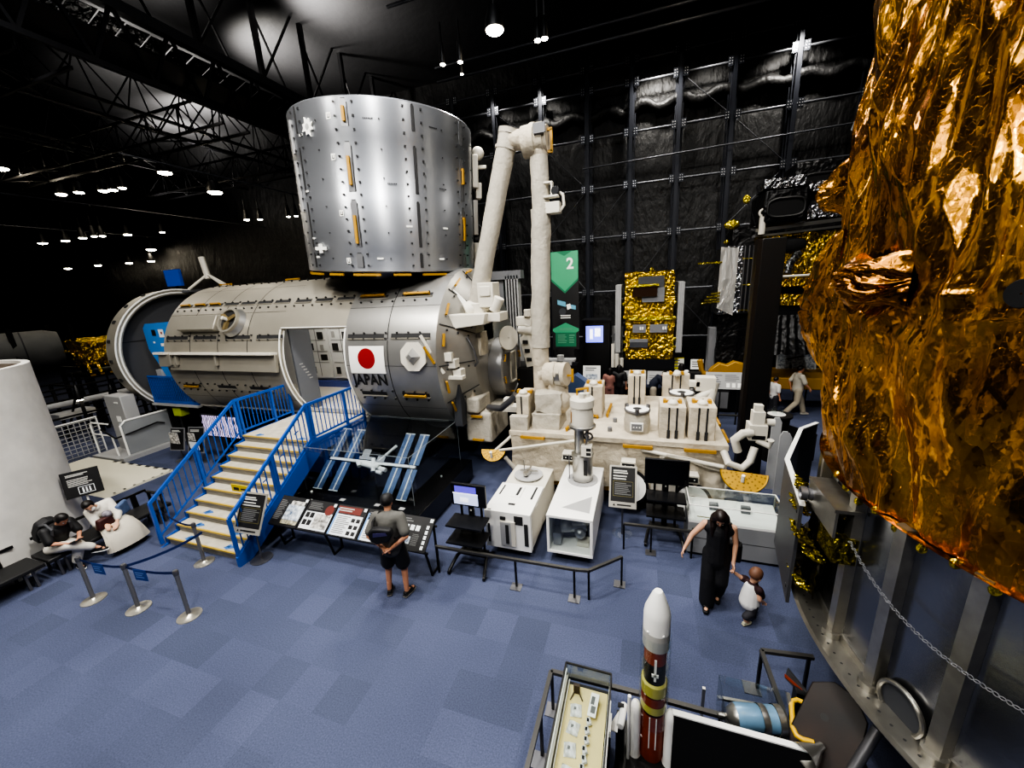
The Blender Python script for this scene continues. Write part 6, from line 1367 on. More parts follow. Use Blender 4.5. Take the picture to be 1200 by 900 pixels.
mb = MB(M_matblack); hp = V((math.cos(rad(202.3)), math.sin(rad(202.3)), 0)); mb.lathe([(.075, 0), (.07, .01), (.005, .01)], GC + hp * 2.775 + V((0, 0, 4.66)), hp, 24); mb.build('dark_port', GS)
# stringer-stiffened lower cylinder
M_skinmet = mat('polished_skin', '8e8f92', .22, .95, var=.18, vscale=2., bump=.12, bscale=3, bdist=.03); M_strng = mat('stringer_metal', 'a5a29a', .3, .9, var=.2, vscale=6)
ZF = 1.5
mb = MB(M_skinmet); mb.lathe([(2.6, ZF), (2.6, 3.1)], GC, (0, 0, 1), 144); mb.build('lower_skin', GS, smooth=60)
def gf(th, z, r=2.6): t = rad(th); n = V((math.cos(t), math.sin(t), 0)); return Fr(GC + n * r + V((0, 0, z)), (-math.sin(t), math.cos(t), 0), (0, 0, 1), n)
mb = MB(M_strng)
for k in range(34):
    f = gf(183.6 + 10.4 * k, 0); mb.prism([(-.055, 0), (-.045, .075), (.045, .075), (.055, 0)], Fr(f(0, ZF + .03, 0), f.x, f.z, V((0, 0, 1))), 0, 1.5); mb.cyl(f(0, ZF + .02, .05), f(0, ZF + .12, .05), .075, n=10)
mb.build('stringers', GS)
mb = MB(M_strng); mb.lathe([(2.55, ZF), (2.8, ZF), (2.82, ZF + .03), (2.8, ZF + .06), (2.62, ZF + .06), (2.62, ZF + .13), (2.6, ZF + .13)], GC, (0, 0, 1), 144); mb.use(M_slot)
for k in range(180): f = gf(k * 2, ZF + .061, 2.73); mb.disc(Fr(f.o, f.x, f.z, (0, 0, 1)), 0, 0, .011, 0, 6)
mb.build('bottom_flange', GS, smooth=30)
mb = MB(M_foil2)
for k in range(30):
    f = gf(176 + k * 4.2, 3.0 - .02 * (k % 3), 2.66); mb.ball(f.o, (.03, .03, .035), 8, 6)
mb.build('foil_tabs', GS)
mb = MB(M_strng); f = gf(199, 1.66, 2.62); mb.torus(f.o + f.z * .02, f.z, .16, .018, 32, 8); mb.use(M_dgrey); mb.disc(f, 0, 0, .16, .01, 28); mb.build('round_window', GS)
mb = MB(M_grey)   # hanging chain across the stringers
for i in range(46):
    s = i / 45; th = 186 + 26 * s; z = 2.62 - .2 * s - .12 * math.sin(PI * s); f = gf(th, z, 2.71); mb.torus(f.o, f.z if i % 2 else f.y, .013, .0032, 10, 4)
mb.build('chain', GS)
# three-facet dark panel standing off the cylinder, with foil behind it
pts = [(2.5, 6.55), (2.2, 6.25), (1.7, 5.12), (1.52, 4.05)]; M_pan = mat('charcoal_panel', '46474b', .5, .2)
mb = MB(M_pan); e = MB(M_white2)
for (a, b) in zip(pts, pts[1:]):
    a, b = V((*a, 0)), V((*b, 0)); d = (b - a).normalized(); n = V((d.y, -d.x, 0)); n = n if n.dot(a - GC) > 0 else -n
    f = Fr(a, d, (0, 0, 1), n); L_ = (b - a).length; mb.box(.005, L_ - .005, 1.42, 2.58, -.03, 0, f); e.box(0, L_, 2.58, 2.6, -.045, .005, f)
    mb.use(M_slot); [mb.box(L_ - .12, L_ - .08, z, z + .03, 0, .006, f) for z in (1.55, 2.45)]; mb.use(M_pan)
o = mb.build('standoff_panel', GS); e.build('panel_rim', o)
mb = MB(M_foil2)
def foil_sheet(mb, f, w, h, amp, seed, k=16):
    vs = [f(w * i / k, h * j / k, amp * ridge((i * .35, j * .35, seed), 2)) for j in range(k + 1) for i in range(k + 1)]
    mb.add(vs, [(j * (k + 1) + i, j * (k + 1) + i + 1, (j + 1) * (k + 1) + i + 1, (j + 1) * (k + 1) + i) for j in range(k) for i in range(k)])
for th, z, w, h, s in ((163, 2.58, .3, .14, 1), (166, 2.42, .3, .16, 2), (171, 2.25, .32, .18, 3), (168.5, 1.72, .2, .12, 4), (174, 1.74, .16, .1, 5), (176.5, 2.2, .22, .14, 6)):
    f = gf(th, z, 2.72); foil_sheet(mb, Fr(f.o, f.x, (f.y * .5 + f.z * .8), f.z), w, h, .05, s)
mb.build('yellow_foil_trim', GS, smooth=180)
mb = MB(mat('dark_olive_foil', '4a441a', .3, .8, bump=.8, bscale=6, bdist=.05, vor=True)); mb.lathe([(2.63, 1.6), (2.66, 2.4)], GC, (0, 0, 1), 40, a0=0, a1=1); 
for th in (164, 170): f = gf(th, 1.65, 2.66); foil_sheet(mb, f, .34, .75, .03, th, 12)
mb.build('dark_foil_skirt', GS, smooth=180)
f = gf(178.5, 0, 2.6); mb = MB(M_strng); mb.box(-.3, .3, 2.84, 2.87, .0, .2, f); mb.box(-.3, .3, 2.6, 2.84, .17, .19, f); mb.box(-.3, -.28, 2.5, 2.85, 0, .19, f); mb.use(mat('olive_foil', '6d6418', .25, .9, bump=1., bscale=12, bdist=.05, vor=True)); mb.box(-.02, .3, 2.36, 2.6, 0, .17, f); mb.build('instrument_box', GS)
g = gf(174, 2.72, 2.62); mb = MB(M_steel_d); mb.lathe([(.045, 0), (.045, .14), (.06, .14), (.06, .2), (.05, .21), (.068, .22), (.068, .27), (.05, .27), (.04, .24), (.005, .24)], g.o, g.z, 24); mb.use(M_dark); [mb.cyl(g(.06 * math.cos(a), .06 * math.sin(a), .1), g(.06 * math.cos(a), .06 * math.sin(a), .15), .014, n=8) for a in (0, 1.5, 3, 4.5)]; mb.build('star_tracker', GS)
mb = MB(M_black); [mb.cyl(GC + V((2.2 * math.cos(a), 2.2 * math.sin(a), 0)), GC + V((2.2 * math.cos(a), 2.2 * math.sin(a), ZF)), .08, n=12) for a in (.3, 1.2, 5.2, 2.4)]; mb.build('support_legs', GS)
mb = MB(mat('grey_strap', '77787a', .5)); mb.bar((2.3, 5.3, 7.4), (2.2, 5.9, 6.3), .02, .12); mb.build('strap', GS)

# ------------------------------------------------------------------ thruster unit below the flange
t = thing('thruster_unit', 'dark rounded plate with a small bell nozzle under the foil satellite', 'thruster', (1.75, 3.1, 0))
fr = Fr((1.62, 3.22, .92), (.8, -.5, 0), (.35, .55, .75), (-.35, -.55, .75)); mb = MB(mat('bronze_black', '141416', .45, .2, var=.3, vscale=2.5, col2='2c1d15')); mb.prism([(-.16, -.34), (.2, -.36), (.27, -.24), (.26, .2), (.16, .34), (.0, .36), (-.14, .26), (-.2, -.2)], fr, -.03, .03); mb.use(M_slot); mb.disc(fr, .0, .05, .03, .032); mb.build('plate', t, bevel=.01)
mb = MB(M_steel_d); mb.cyl(fr(.2, -.4, .05), fr(.32, .2, .1), .04, n=12); mb.build('pipe', t)
mb = MB(M_steel); d = V((-.75, -.55, -.1)); mb.lathe([(.03, 0), (.035, .05), (.07, .12), (.1, .2), (.105, .21), (.09, .2), (.03, .06)], V((1.56, 3.05, .88)), d, 20); mb.build('bell_nozzle', t); mb = MB(M_black); mb.box(1.6, 1.9, 3.05, 3.3, 0, .75); mb.build('pedestal', t)

# ------------------------------------------------------------------ foreground exhibits along the bottom edge
t = thing('food_case', 'narrow glass-topped case of packaged space food on a yellow tray, at the bottom edge', 'display case', (-.42, 2.5, 0))
X0_, X1_, Y0_, Y1_ = -.66, -.2, 1.75, 3.1
mb = MB(M_black); mb.box(X0_, X1_, Y0_, Y1_, 0, .76); mb.build('cabinet', t); mb = MB(mat('yellow_tray', 'dccb92', .7, var=.08)); mb.box(X0_ + .03, X1_ - .03, Y0_ + .02, Y1_ - .06, .76, .8); mb.build('tray', t); mb = MB(M_white); mb.box(X0_, X0_ + .02, Y0_, Y1_, .76, .84); mb.box(X0_ + .035, X0_ + .045, Y0_, Y1_ - .03, .8, .83); mb.box(X1_ - .02, X1_, Y0_, Y1_, .76, .84); mb.build('tray_rim', t)
mb = MB(M_glass2); mb.box(X0_, X0_ + .006, Y0_, Y1_, .84, 1.0); mb.box(X1_ - .006, X1_, Y0_, Y1_, .84, 1.0); mb.box(X0_, X1_, Y1_ - .006, Y1_, .8, 1.0); mb.box(X0_, X1_, Y0_, Y1_, 1.0, 1.006); mb.build('glass_hood', t, smooth=0)
mb = MB(M_black); [mb.bar((x, Y0_, 1.0), (x, Y1_, 1.0), .014, .02) for x in (X0_, X1_)]; mb.bar((X0_, Y1_, 1.0), (X1_, Y1_, 1.0), .014, .02); [mb.bar((x, Y1_, .8), (x, Y1_, 1.0), .014, .014, (0, 1, 0)) for x in (X0_, X1_)]; mb.use(M_white2); mb.bar((X1_ + .012, Y0_, .98), (X1_ + .012, 2.85, .98), .01, .015); mb.bar((X0_ + .016, Y0_, .985), (X0_ + .016, Y1_ - .05, .985), .01, .01); mb.build('hood_frame', t); mb = MB(M_white2); mb.box(X1_ + .0, X1_ + .03, 2.62, 2.78, .86, .93); mb.build('latch', t)
M_pouch = mat('silver_white_pouch', 'ecebe6', .4, .0, var=.5, vscale=26, bump=.8, bscale=14, bdist=.02)
def pouch(x, y, w, h, a, label, name='food_pouch'):
    mb = MB(M_pouch); n = 10; c, s = math.cos(a), math.sin(a); vs = []
    for sg in (0, 1):
        for j in range(n + 1):
            for i in range(n + 1):
                p, q = (i / n - .5) * w, (j / n - .5) * h; e = (1 - (2 * i / n - 1) ** 4) * (1 - (2 * j / n - 1) ** 4); z = .804 + (.03 * e * (1 + .5 * noise.noise((p * 40, q * 40, x))) if sg else 0); vs.append((x + p * c - q * s, y + p * s + q * c, z))
    k = (n + 1) ** 2; fs = []
    for sg in (0, 1):
        for j in range(n):
            for i in range(n): q = [sg * k + j * (n + 1) + i, sg * k + j * (n + 1) + i + 1, sg * k + (j + 1) * (n + 1) + i + 1, sg * k + (j + 1) * (n + 1) + i]; fs.append(q if sg else q[::-1])
    mb.add(vs, fs); mb.use(M_txtd); mb.box(x - .02, x + .02, y - .012, y + .012, .83, .836); o = mb.build(name, at=(x, y, .804), smooth=60); return tag(o, label, 'food pack', 'food pouches in the glass case')
for i, (y, l) in enumerate(((2.8, 'white food pouch farthest up the left column on the yellow tray'), (2.64, 'second white food pouch from the top of the left column'), (2.46, 'third white food pouch from the top of the left column'), (2.28, 'fourth food pouch down the left column, near the picture bottom'), (2.1, 'food pouch of the left column cut by the picture bottom'))): pouch(-.51, y, .11, .12, .15 * (-1) ** i, l)
pouch(-.33, 2.27, .1, .13, .3, 'food pouch in the right column near the bottom edge'); pouch(-.43, 2.22, .09, .1, -.2, 'food pouch lying between the two columns')
for i, y in enumerate((2.72, 2.64, 2.56, 2.48, 2.41, 2.34)):
    mb = MB(M_pouch); x = -.375 - .006 * (i % 2); mb.prism([(-.022, -.03), (.022, -.03), (.016, .03), (-.02, .028)], Fr((x, y, .83), (.8, .3, .4), (-.3, .9, 0), (-.4, 0, .9)), -.01, .012); mb.use(M_ink); mb.box(x - .02, x + .0, y - .01, y + .015, .842, .85); o = mb.build('snack_packet', at=(x, y, .8)); tag(o, ('topmost', 'second', 'third', 'fourth', 'fifth', 'lowest')[i] + ' small packet in the middle row of the food case', 'food pack', 'small packets in the glass case')
mb = MB(M_white2); f = Fr((-.4, 2.78, .81), (.55, -.25, .3), (.1, .9, .2), (-.4, 0, .9)); mb.box(0, .1, 0, .2, 0, .006, f); mb.use(M_txtd); mb.rect(f, .015, .06, .1, .17, .0065); mb.rect(f, .03, .085, .03, .09, .0065); o = mb.build('caption_card', at=(-.38, 2.85, .81)); tag(o, 'white caption card leaning at the far end of the food case', 'card')
mb = MB(mat('brown_card', '4a3a2c', .6)); mb.box(-.56, -.5, 2.96, 2.99, .8, .9); mb.bar((-.55, 2.97, .82), (-.58, 2.88, .81), .01, .01); mb.bar((-.51, 2.97, .82), (-.46, 2.9, .81), .01, .01); o = mb.build('display_easel', at=(-.53, 2.96, .8)); tag(o, 'small dark easel in the far left corner of the food case', 'easel')
barrier('low rail barrier wrapping the food case and rocket model', [(-.9, 1.6), (-.88, 3.31), (.14, 3.33), (.85, 3.33)], [(-.87, 3.3), (-.88, 2.82), (.85, 3.33)], h=.55, feet=[(-.86, 3.3), (-.92, 2.78)])
barrier('low rail barrier around the blue engine model', [(1.95, 4.28), (1.42, 4.22), (1.46, 3.1)], [(1.42, 4.2), (1.9, 4.26), (1.46, 3.6)], h=.55, feet=[(1.36, 4.2)])
# rocket model
RX, RY = .2, 3.08; t = thing('rocket_model', 'tall rocket scale model with white nose and orange body in a clear tube', 'rocket model', (RX, RY, 0)); c = (RX, RY, 0)
M_orange = mat('rocket_orange', '8e3a20', .55, var=.15, vscale=8); M_ylw = mat('rocket_yellow', 'bdb65c', .55)
mb = MB(M_white2); mb.lathe([(.001, 2.13), (.035, 2.125), (.05, 2.1), (.108, 1.94), (.118, 1.88), (.118, 1.7)], c, (0, 0, 1), 28); mb.build('fairing', t)
mb = MB(mat('fairing_grey', 'b4b2ad', .5)); mb.lathe([(.119, 1.72), (.119, 1.54), (.1, 1.52)], c, (0, 0, 1), 28); mb.use(M_white2); [mb.ball((RX + .118 * math.cos(a), RY + .118 * math.sin(a), 1.74), .012, 8, 6) for a in (4, 5.2, .5, 2)]; mb.build('payload_section', t)
mb = MB(M_orange); mb.lathe([(.1, 1.53), (.1, 1.37)], c, (0, 0, 1), 24); mb.use(M_ink); mb.lathe([(.1, 1.37), (.1, 1.14)], c, (0, 0, 1), 24); mb.use(M_ylw); mb.lathe([(.1, 1.14), (.118, 1.12), (.118, 1.0)], c, (0, 0, 1), 24); mb.use(M_orange); mb.lathe([(.114, .98), (.114, .88)], c, (0, 0, 1), 24); mb.use(M_ylw); mb.lathe([(.117, .88), (.117, .79)], c, (0, 0, 1), 24); mb.use(M_orange); mb.lathe([(.113, .76), (.113, .16)], c, (0, 0, 1), 24); mb.use(M_white2); [mb.box(RX - .005 + .03 * k, RX + .005 + .03 * k, RY - .114, RY - .105, .35, .75) for k in (-1, 1)]; mb.box(RX - .03, RX + .03, RY - .108, RY - .095, 1.25, 1.28); mb.box(RX - .01, RX + .01, RY - .108, RY - .095, 1.2, 1.45); mb.build('core_stage', t)
for x, y in ((-.16, -.06), (.16, -.06), (-.05, .17)):
    mb = MB(M_white2); mb.lathe([(.001, .86), (.03, .84), (.05, .78), (.052, .72), (.052, .2), (.06, .16)], (RX + x, RY + y, 0), (0, 0, 1), 18); mb.build('side_booster', t)
mb = MB(M_white2); [mb.bar((RX - .13, RY - .05, z), (RX - .02, RY - .08, z - .03), .012, .012) for z in (.7, .42)]; mb.build('booster_struts', t)
mb = MB(M_black); mb.box(RX - .3, RX + .3, RY - .25, RY + .22, 0, .16); mb.build('base', t); mb = MB(M_glass2); mb.lathe([(.135, .6), (.135, 1.68)], c, (0, 0, 1), 32); mb.build('clear_tube', t)
o = MB(M_white2).cyl((-.02, 2.95, 0), (-.02, 2.95, .98), .016, n=12).build('white_pole', at=(-.02, 2.95, 0)); tag(o, 'slim white pole between the food case and the rocket model', 'pole')
t = thing('winged_model', 'small white winged spacecraft model left of the rocket booster', 'scale model', (-.1, 2.98, .4)); mb = MB(M_white2); mb.cyl((-.1, 2.9, .62), (-.07, 3.12, .62), .035, n=12); mb.prism([(-.1, 0), (.0, .0), (.0, .2)], Fr((-.12, 2.85, .6), (1, 0, 0), (0, 1, 0), (0, 0, 1)), 0, .012); mb.use(M_ink); mb.box(-.13, -.07, 3.06, 3.1, .64, .66); mb.build('airframe', t); mb = MB(M_black); mb.box(-.14, -.06, 2.9, 3.08, 0, .58); mb.build('stand', t)
t = thing('large_monitor', 'black back of a large display panel with a white top edge, bottom edge of picture', 'display panel', (.9, 2.98, 0)); mb = MB(M_matblack); mb.box(.38, 1.46, 2.96, 3.0, .12, .88); mb.build('panel', t); mb = MB(M_white2); mb.box(.37, 1.47, 2.955, 3.005, .88, .895); mb.build('top_edge', t); mb = MB(M_black); [mb.box(x - .05, x + .05, 2.85, 3.12, 0, .12) for x in (.5, 1.35)]; mb.build('feet', t)
# blue engine model
t = thing('engine_model', 'blue and silver engine model lying under a clear cover', 'engine model', (1.12, 3.3, 0)); mb = MB(M_steel); a, b = V((.88, 3.26, .66)), V((1.38, 3.36, .66)); d = (b - a).normalized(); mb.lathe([(.01, -.08), (.02, -.07), (.025, 0), (.07, .02), (.1, .06), (.11, .08)], a, d, 24); mb.use(mat('engine_blue', '7fa6c4', .3, .4, var=.35)); mb.lathe([(.11, .08), (.115, .12), (.115, .28), (.11, .3)], a, d, 24); mb.use(M_steel); mb.lathe([(.12, .3), (.12, .34), (.115, .36)], a, d, 24); mb.use(mat('engine_blue', '7fa6c4', .3, .4, var=.35)); mb.lathe([(.115, .36), (.115, .44)], a, d, 24); mb.use(M_steel); mb.lathe([(.125, .44), (.125, .5), (.09, .52), (.01, .52)], a, d, 24); mb.build('engine_body', t)
mb = MB(M_dark); mb.box(.85, 1.42, 3.2, 3.42, .42, .5); mb.use(M_black); mb.box(.9, 1.38, 3.22, 3.4, 0, .42); mb.build('stand', t); mb = MB(M_steel); mb.bar((.86, 3.55, .5), (1.24, 3.58, .5), .03, .03); mb.bar((.74, 3.62, 0), (.74, 3.62, .5), .03, .03, (0, 1, 0)); mb.bar((1.46, 3.1, .5), (1.44, 3.5, .85), .03, .03); mb.build('brackets', t); mb = MB(M_glass2); mb.box(.84, 1.45, 3.5, 3.506, .45, .86); mb.box(.84, .846, 3.15, 3.5, .45, .86); mb.build('clear_cover', t, smooth=0)
t = thing('yellow_grab_rail', 'bright yellow looped handle beside the blue engine model', 'handle', (1.5, 3.3, .5)); mb = MB(mat('bright_yellow', 'd9ad1b', .4)); mb.tube([(1.66, 3.45, .8), (1.52, 3.49, .8), (1.47, 3.46, .8), (1.45, 3.4, .8), (1.4, 3.2, .8), (1.41, 3.14, .8), (1.45, 3.12, .8), (1.53, 3.12, .8)], .022, 10); mb.build('loop', t, smooth=60); mb = MB(M_dark); mb.bar((1.5, 3.12, .1), (1.5, 3.12, .8), .04, .04, (0, 1, 0)); mb.bar((1.6, 3.46, .1), (1.6, 3.46, .8), .04, .04, (0, 1, 0)); mb.build('posts', t)
t = thing('fan_bracket', 'dark metal fan-shaped bracket with amber edge next to the yellow handle', 'bracket', (1.6, 3.6, .6)); mb = MB(M_steel_d); f = Fr((1.5, 3.75, .75), (.8, -.5, 0), (0, .2, .95), (-.5, -.8, .2)); mb.prism([(0, 0), (.25, -.12), (.25, -.04), (.02, .12)], f, -.01, .01); mb.use(M_orange); mb.prism([(.0, .02), (.26, -.06), (.26, -.04), (.0, .05)], f, .012, .02); mb.build('blade', t); mb = MB(M_black); mb.box(1.56, 1.66, 3.6, 3.7, 0, .75); mb.build('stand', t)

# ------------------------------------------------------------------ long glass display case on the right
t = thing('display_case', 'grey and white display case with glass top behind the walking woman', 'display case', (1.6, 6.85, 0)); a0, a1, b0, b1 = .86, 2.3, 6.5, 7.14
mb = MB(mat('case_grey', '8b8c8d', .55)); mb.box(a0, a1, b0, b1, .06, .66); mb.use(M_black); mb.box(a0 + .03, a1 - .03, b0 + .03, b1 - .03, 0, .06); mb.use(M_slot); mb.box(a0, a1, b0 - .002, b0, .36, .37); mb.build('cabinet', t)
mb = MB(M_white2); mb.box(a0, a1, b0, b1, .66, .7); mb.prism([(b0 + .02, .7), (b1 - .05, .7), (b1 - .05, .82)], Fr((0, 0, 0), (0, 1, 0), (0, 0, 1), (1, 0, 0)), a0 + .04, a1 - .04); mb.use(M_grey); [mb.box(x, x + .14, 6.8, 6.88, .72, .88) for x in (1.22, 1.72)]; mb.use(mat('ochre_line', '77703e', .6)); mb.box(1.0, 1.2, 6.6, 6.66, .715, .722); mb.use(M_txtd); [mb.box(x, x + .16, 6.7, 6.73, .73, .738) for x in (1.0, 1.46, 1.9)]; mb.box(1.45, 1.6, 6.6, 6.63, .71, .718); mb.box(2.05, 2.2, 6.62, 6.68, .71, .72); mb.build('white_bed', t)
glass_box(t, a0, a1, b0, b1, .7, 1.0, M_glass2, M_white2, .014)
# ------------------------------------------------------------------ gold-foil satellite before the back wall
t = thing('gold_foil_satellite', 'yellow foil box satellite with grey panels at both sides, far behind the platform', 'satellite', (.2, 15.5, 0))
mb = MB(M_foil)
def crumple_box(mb, x0, x1, y0, y1, z0, z1, amp, k, fq, seed=0): return wavy_box(mb, x0, x1, y0, y1, z0, z1, amp, k, fq=fq, seed=seed)
crumple_box(mb, -.66, 1.02, 15, 16.4, 3.35, 5.0, .05, 22, 3.2); mb.build('upper_body', t, smooth=20)
mb = MB(M_foil); crumple_box(mb, -.6, 1.08, 15.02, 16.4, 1.85, 3.35, .05, 22, 3.2, 4); mb.build('lower_body', t, smooth=20)
mb = MB(M_dgrey); mb.box(-.2, .68, 14.93, 14.97, 4.3, 4.85); mb.use(M_grey); mb.box(-.05, .7, 14.9, 14.94, 3.95, 4.45); mb.use(mat('dark_amber_cavity', '2a1608', .3)); mb.box(-.38, .45, 14.82, 14.92, 4.15, 4.5); mb.use(M_foil2); mb.box(-.4, .5, 14.78, 14.92, 4.5, 4.58); mb.build('sensor_window', t)
mb = MB(M_grey); mb.box(-.35, .12, 14.93, 14.97, 2.85, 3.15); mb.box(.25, .85, 14.93, 14.97, 2.85, 3.15); mb.box(-.45, .2, 14.93, 14.97, 2.3, 2.62); mb.use(M_dgrey); mb.box(-.45, .2, 14.92, 14.93, 2.3, 2.5); mb.use(M_white2); [mb.box(x, x + .05, 14.9, 14.93, 2.96, 3.06) for x in (-.1, -.02, .68, .76)]; mb.build('grey_plates', t)
mb = MB(M_foil2); [mb.ball((x, 14.98, z), .07, 8, 6) for x, z in ((-.68, 3.9), (1.06, 3.9), (-.62, 2.5), (1.1, 2.6), (-.62, 2.2), (1.1, 2.3), (-.6, 3.4), (1.06, 3.35), (.25, 5.08), (-.2, 3.4), (.3, 3.42), (.6, 3.36), (.2, 2.02), (.5, 2.03))]; mb.box(-.5, 1.1, 14.94, 14.98, 3.3, 3.42); mb.build('foil_knobs', t)
for x in (-.98, 1.16):
    mb = MB(M_lgrey); mb.box(x, x + .2, 15.0, 16.3, 2.1, 4.6); mb.use(M_grey); [mb.box(x + .05 * k + .02, x + .05 * k + .03, 14.99, 15.0, 2.1, 4.6) for k in range(4)]; mb.build('side_panel', t)
mb = MB(M_steel_d); [mb.bar((-.8, 15.3, z), (-.6, 15.3, z), .04, .04) for z in (2.4, 3.2, 4.1)]; [mb.bar((1.0, 15.3, z), (1.2, 15.3, z), .04, .04) for z in (2.4, 3.2, 4.1)]; mb.build('panel_hinges', t)
mb = MB(M_dark); mb.box(-.7, 1.15, 15.0, 16.4, 1.45, 1.85); mb.box(-.9, 1.3, 14.8, 16.6, 0, .3); [mb.box(x, x + .12, y, y + .12, .3, 1.45) for x in (-.6, .95) for y in (15.1, 16.2)]; mb.build('support_frame', t)
# boards at its foot
for i, (x, lab) in enumerate(((-.72, 'grey caption board left of two before the gold foil satellite'), (.22, 'grey caption board right of two before the gold foil satellite'))):
    mb = MB(M_lgrey); f = Fr((x, 14.72, .95), (1, 0, 0), (0, .3, 1), (0, -1, .3)); mb.box(0, .85, 0, .5, -.03, 0, f); lines(mb, f, .06, .78, .06, .36, 4, M_grey); mb.use(M_white2); mb.rect(f, .7, .8, .4, .47, .003); mb.use(M_black); [mb.bar((x + a, 14.76, 0), (x + a, 14.76, 1.0), .04, .04, (0, 1, 0)) for a in (.1, .75)]; o = mb.build('caption_board', at=(x + .4, 14.72, 0), smooth=0); tag(o, lab, 'sign')
for x, z, w, h, m, lab in ((1.08, 1.37, .44, .44, mat('yellow_poster', 'cfc93a', .6), 'small yellow notice right of the gold foil satellite'), (1.75, 1.37, .44, .38, M_white2, 'small white notice right of the yellow notice')):
    mb = MB(m); f = Fr((x, 15.5, z), (1, 0, 0), (0, .2, 1), (0, -1, .2)); mb.box(0, w, 0, h, -.02, 0, f); mb.use(M_white2); mb.rect(f, w * .55, w, 0, h * .9, .003); lines(mb, f, .05, w - .05, .06, h - .06, 3, M_txtd, .004); mb.use(M_black); mb.bar((x + w / 2, 15.55, 0), (x + w / 2, 15.55, z), .03, .03, (0, 1, 0)); o = mb.build('notice', at=(x, 15.5, 0), smooth=0); tag(o, lab, 'sign')
mb = MB(M_dgrey); mb.box(1.55, 2.15, 14.3, 14.36, 1.1, 1.55); mb.use(M_navy); [mb.box(1.6 + .18 * k, 1.74 + .18 * k, 14.29, 14.3, 1.15, 1.5) for k in range(3)]; mb.use(M_black); mb.box(1.8, 1.9, 14.32, 14.36, 0, 1.1); o = mb.build('picture_board', at=(1.85, 14.3, 0)); tag(o, 'dark board with blue pictures below the small white notice', 'sign')
# zone banner
t = thing('zone_banner', 'tall black banner with green arrow shapes and the number 2', 'banner', (-2.65, 14.0, 0)); f = Fr((-2.67, 14, 0), (1, 0, 0), (0, 0, 1), (0, -1, 0))
M_grn = mat('banner_green', '3f9a70', .6); M_grn2 = mat('banner_dark_green', '24704f', .6)
mb = MB(M_ink); mb.box(-.49, .49, 2.4, 5.86, -.03, 0, f); mb.box(-.3, .3, 0, 2.4, -.03, 0, f); mb.build('panel', t); mb = MB(M_grn2); mb.prism([(-.48, 4.86), (0, 4.42), (.48, 4.86), (.48, 4.96), (0, 4.52), (-.48, 4.96)], f, 0, .004); mb.prism([(-.3, 5.86), (.3, 5.86), (0, 5.7)], f, .006, .008); mb.prism([(-.38, 3.02), (.38, 3.02), (.38, 2.5), (-.38, 2.5)], f, 0, .004); mb.use(M_grn); mb.prism([(-.48, 5.85), (-.48, 4.94), (0, 4.5), (.48, 4.94), (.48, 5.85)], f, .001, .006); mb.prism([(-.48, 3.16), (-.48, 3.08), (-.4, 3.02), (.4, 3.02), (.48, 3.08), (.48, 3.16), (0, 3.38)], f, 0, .006); mb.build('green_shapes', t, smooth=0)
mb = MB(M_white2); put_text(mb, '2', .52, f, .2, 5.42, .01, bold=.012); lines(mb, f, -.18, .22, 3.52, 3.68, 2, M_white2, .008, .1); lines(mb, f, -.3, .05, 2.62, 2.96, 5, mat('dim_green_print', '5c9479', .6), .01); lines(mb, f, .12, .34, 2.62, 2.96, 4, mat('dim_green_print', '5c9479', .6), .01); lines(mb, f, -.22, .25, 3.1, 3.2, 2, mat('dim_green_print', '5c9479', .6), .01, .1)
mb.use(mat('banner_sky_blue', '69a9c4', .5)); mb.prism([(-.28, 4.2), (.02, 4.12), (.02, 3.95), (-.28, 4.04)], f, 0, .008); mb.prism([(.2, 4.02), (.38, 3.98), (.38, 3.84), (.2, 3.88)], f, 0, .008); mb.use(M_white2); mb.prism([(.04, 4.02), (.18, 4.06), (.22, 3.9), (.08, 3.84)], f, 0, .009); mb.use(M_dgrey); mb.disc(f, -.1, 3.78, .13, .008); mb.build('print', t, smooth=0)
# kiosk with screen
t = thing('video_kiosk', 'black video kiosk with a glowing blue-white screen right of the green banner', 'kiosk', (-1.7, 15.3, 0)); mb = MB(M_black); mb.box(-2.2, -1.2, 15.05, 15.9, 0, 3.28); mb.use(M_dark); mb.box(-2.25, -1.15, 15.0, 15.9, 3.28, 3.35); mb.build('cabinet', t); mb = MB(mat('blue_video', '7f8be8', .4, emit='7c86ff', estr=1.6)); mb.box(-2.08, -1.43, 15.03, 15.05, 2.49, 3.12); mb.use(mat('white_video', 'ffffff', .4, emit='f0f0ff', estr=2.)); mb.box(-1.93, -1.82, 15.025, 15.03, 2.62, 3.0); mb.box(-1.74, -1.53, 15.025, 15.03, 2.72, 3.03); mb.build('screen', t, smooth=0)
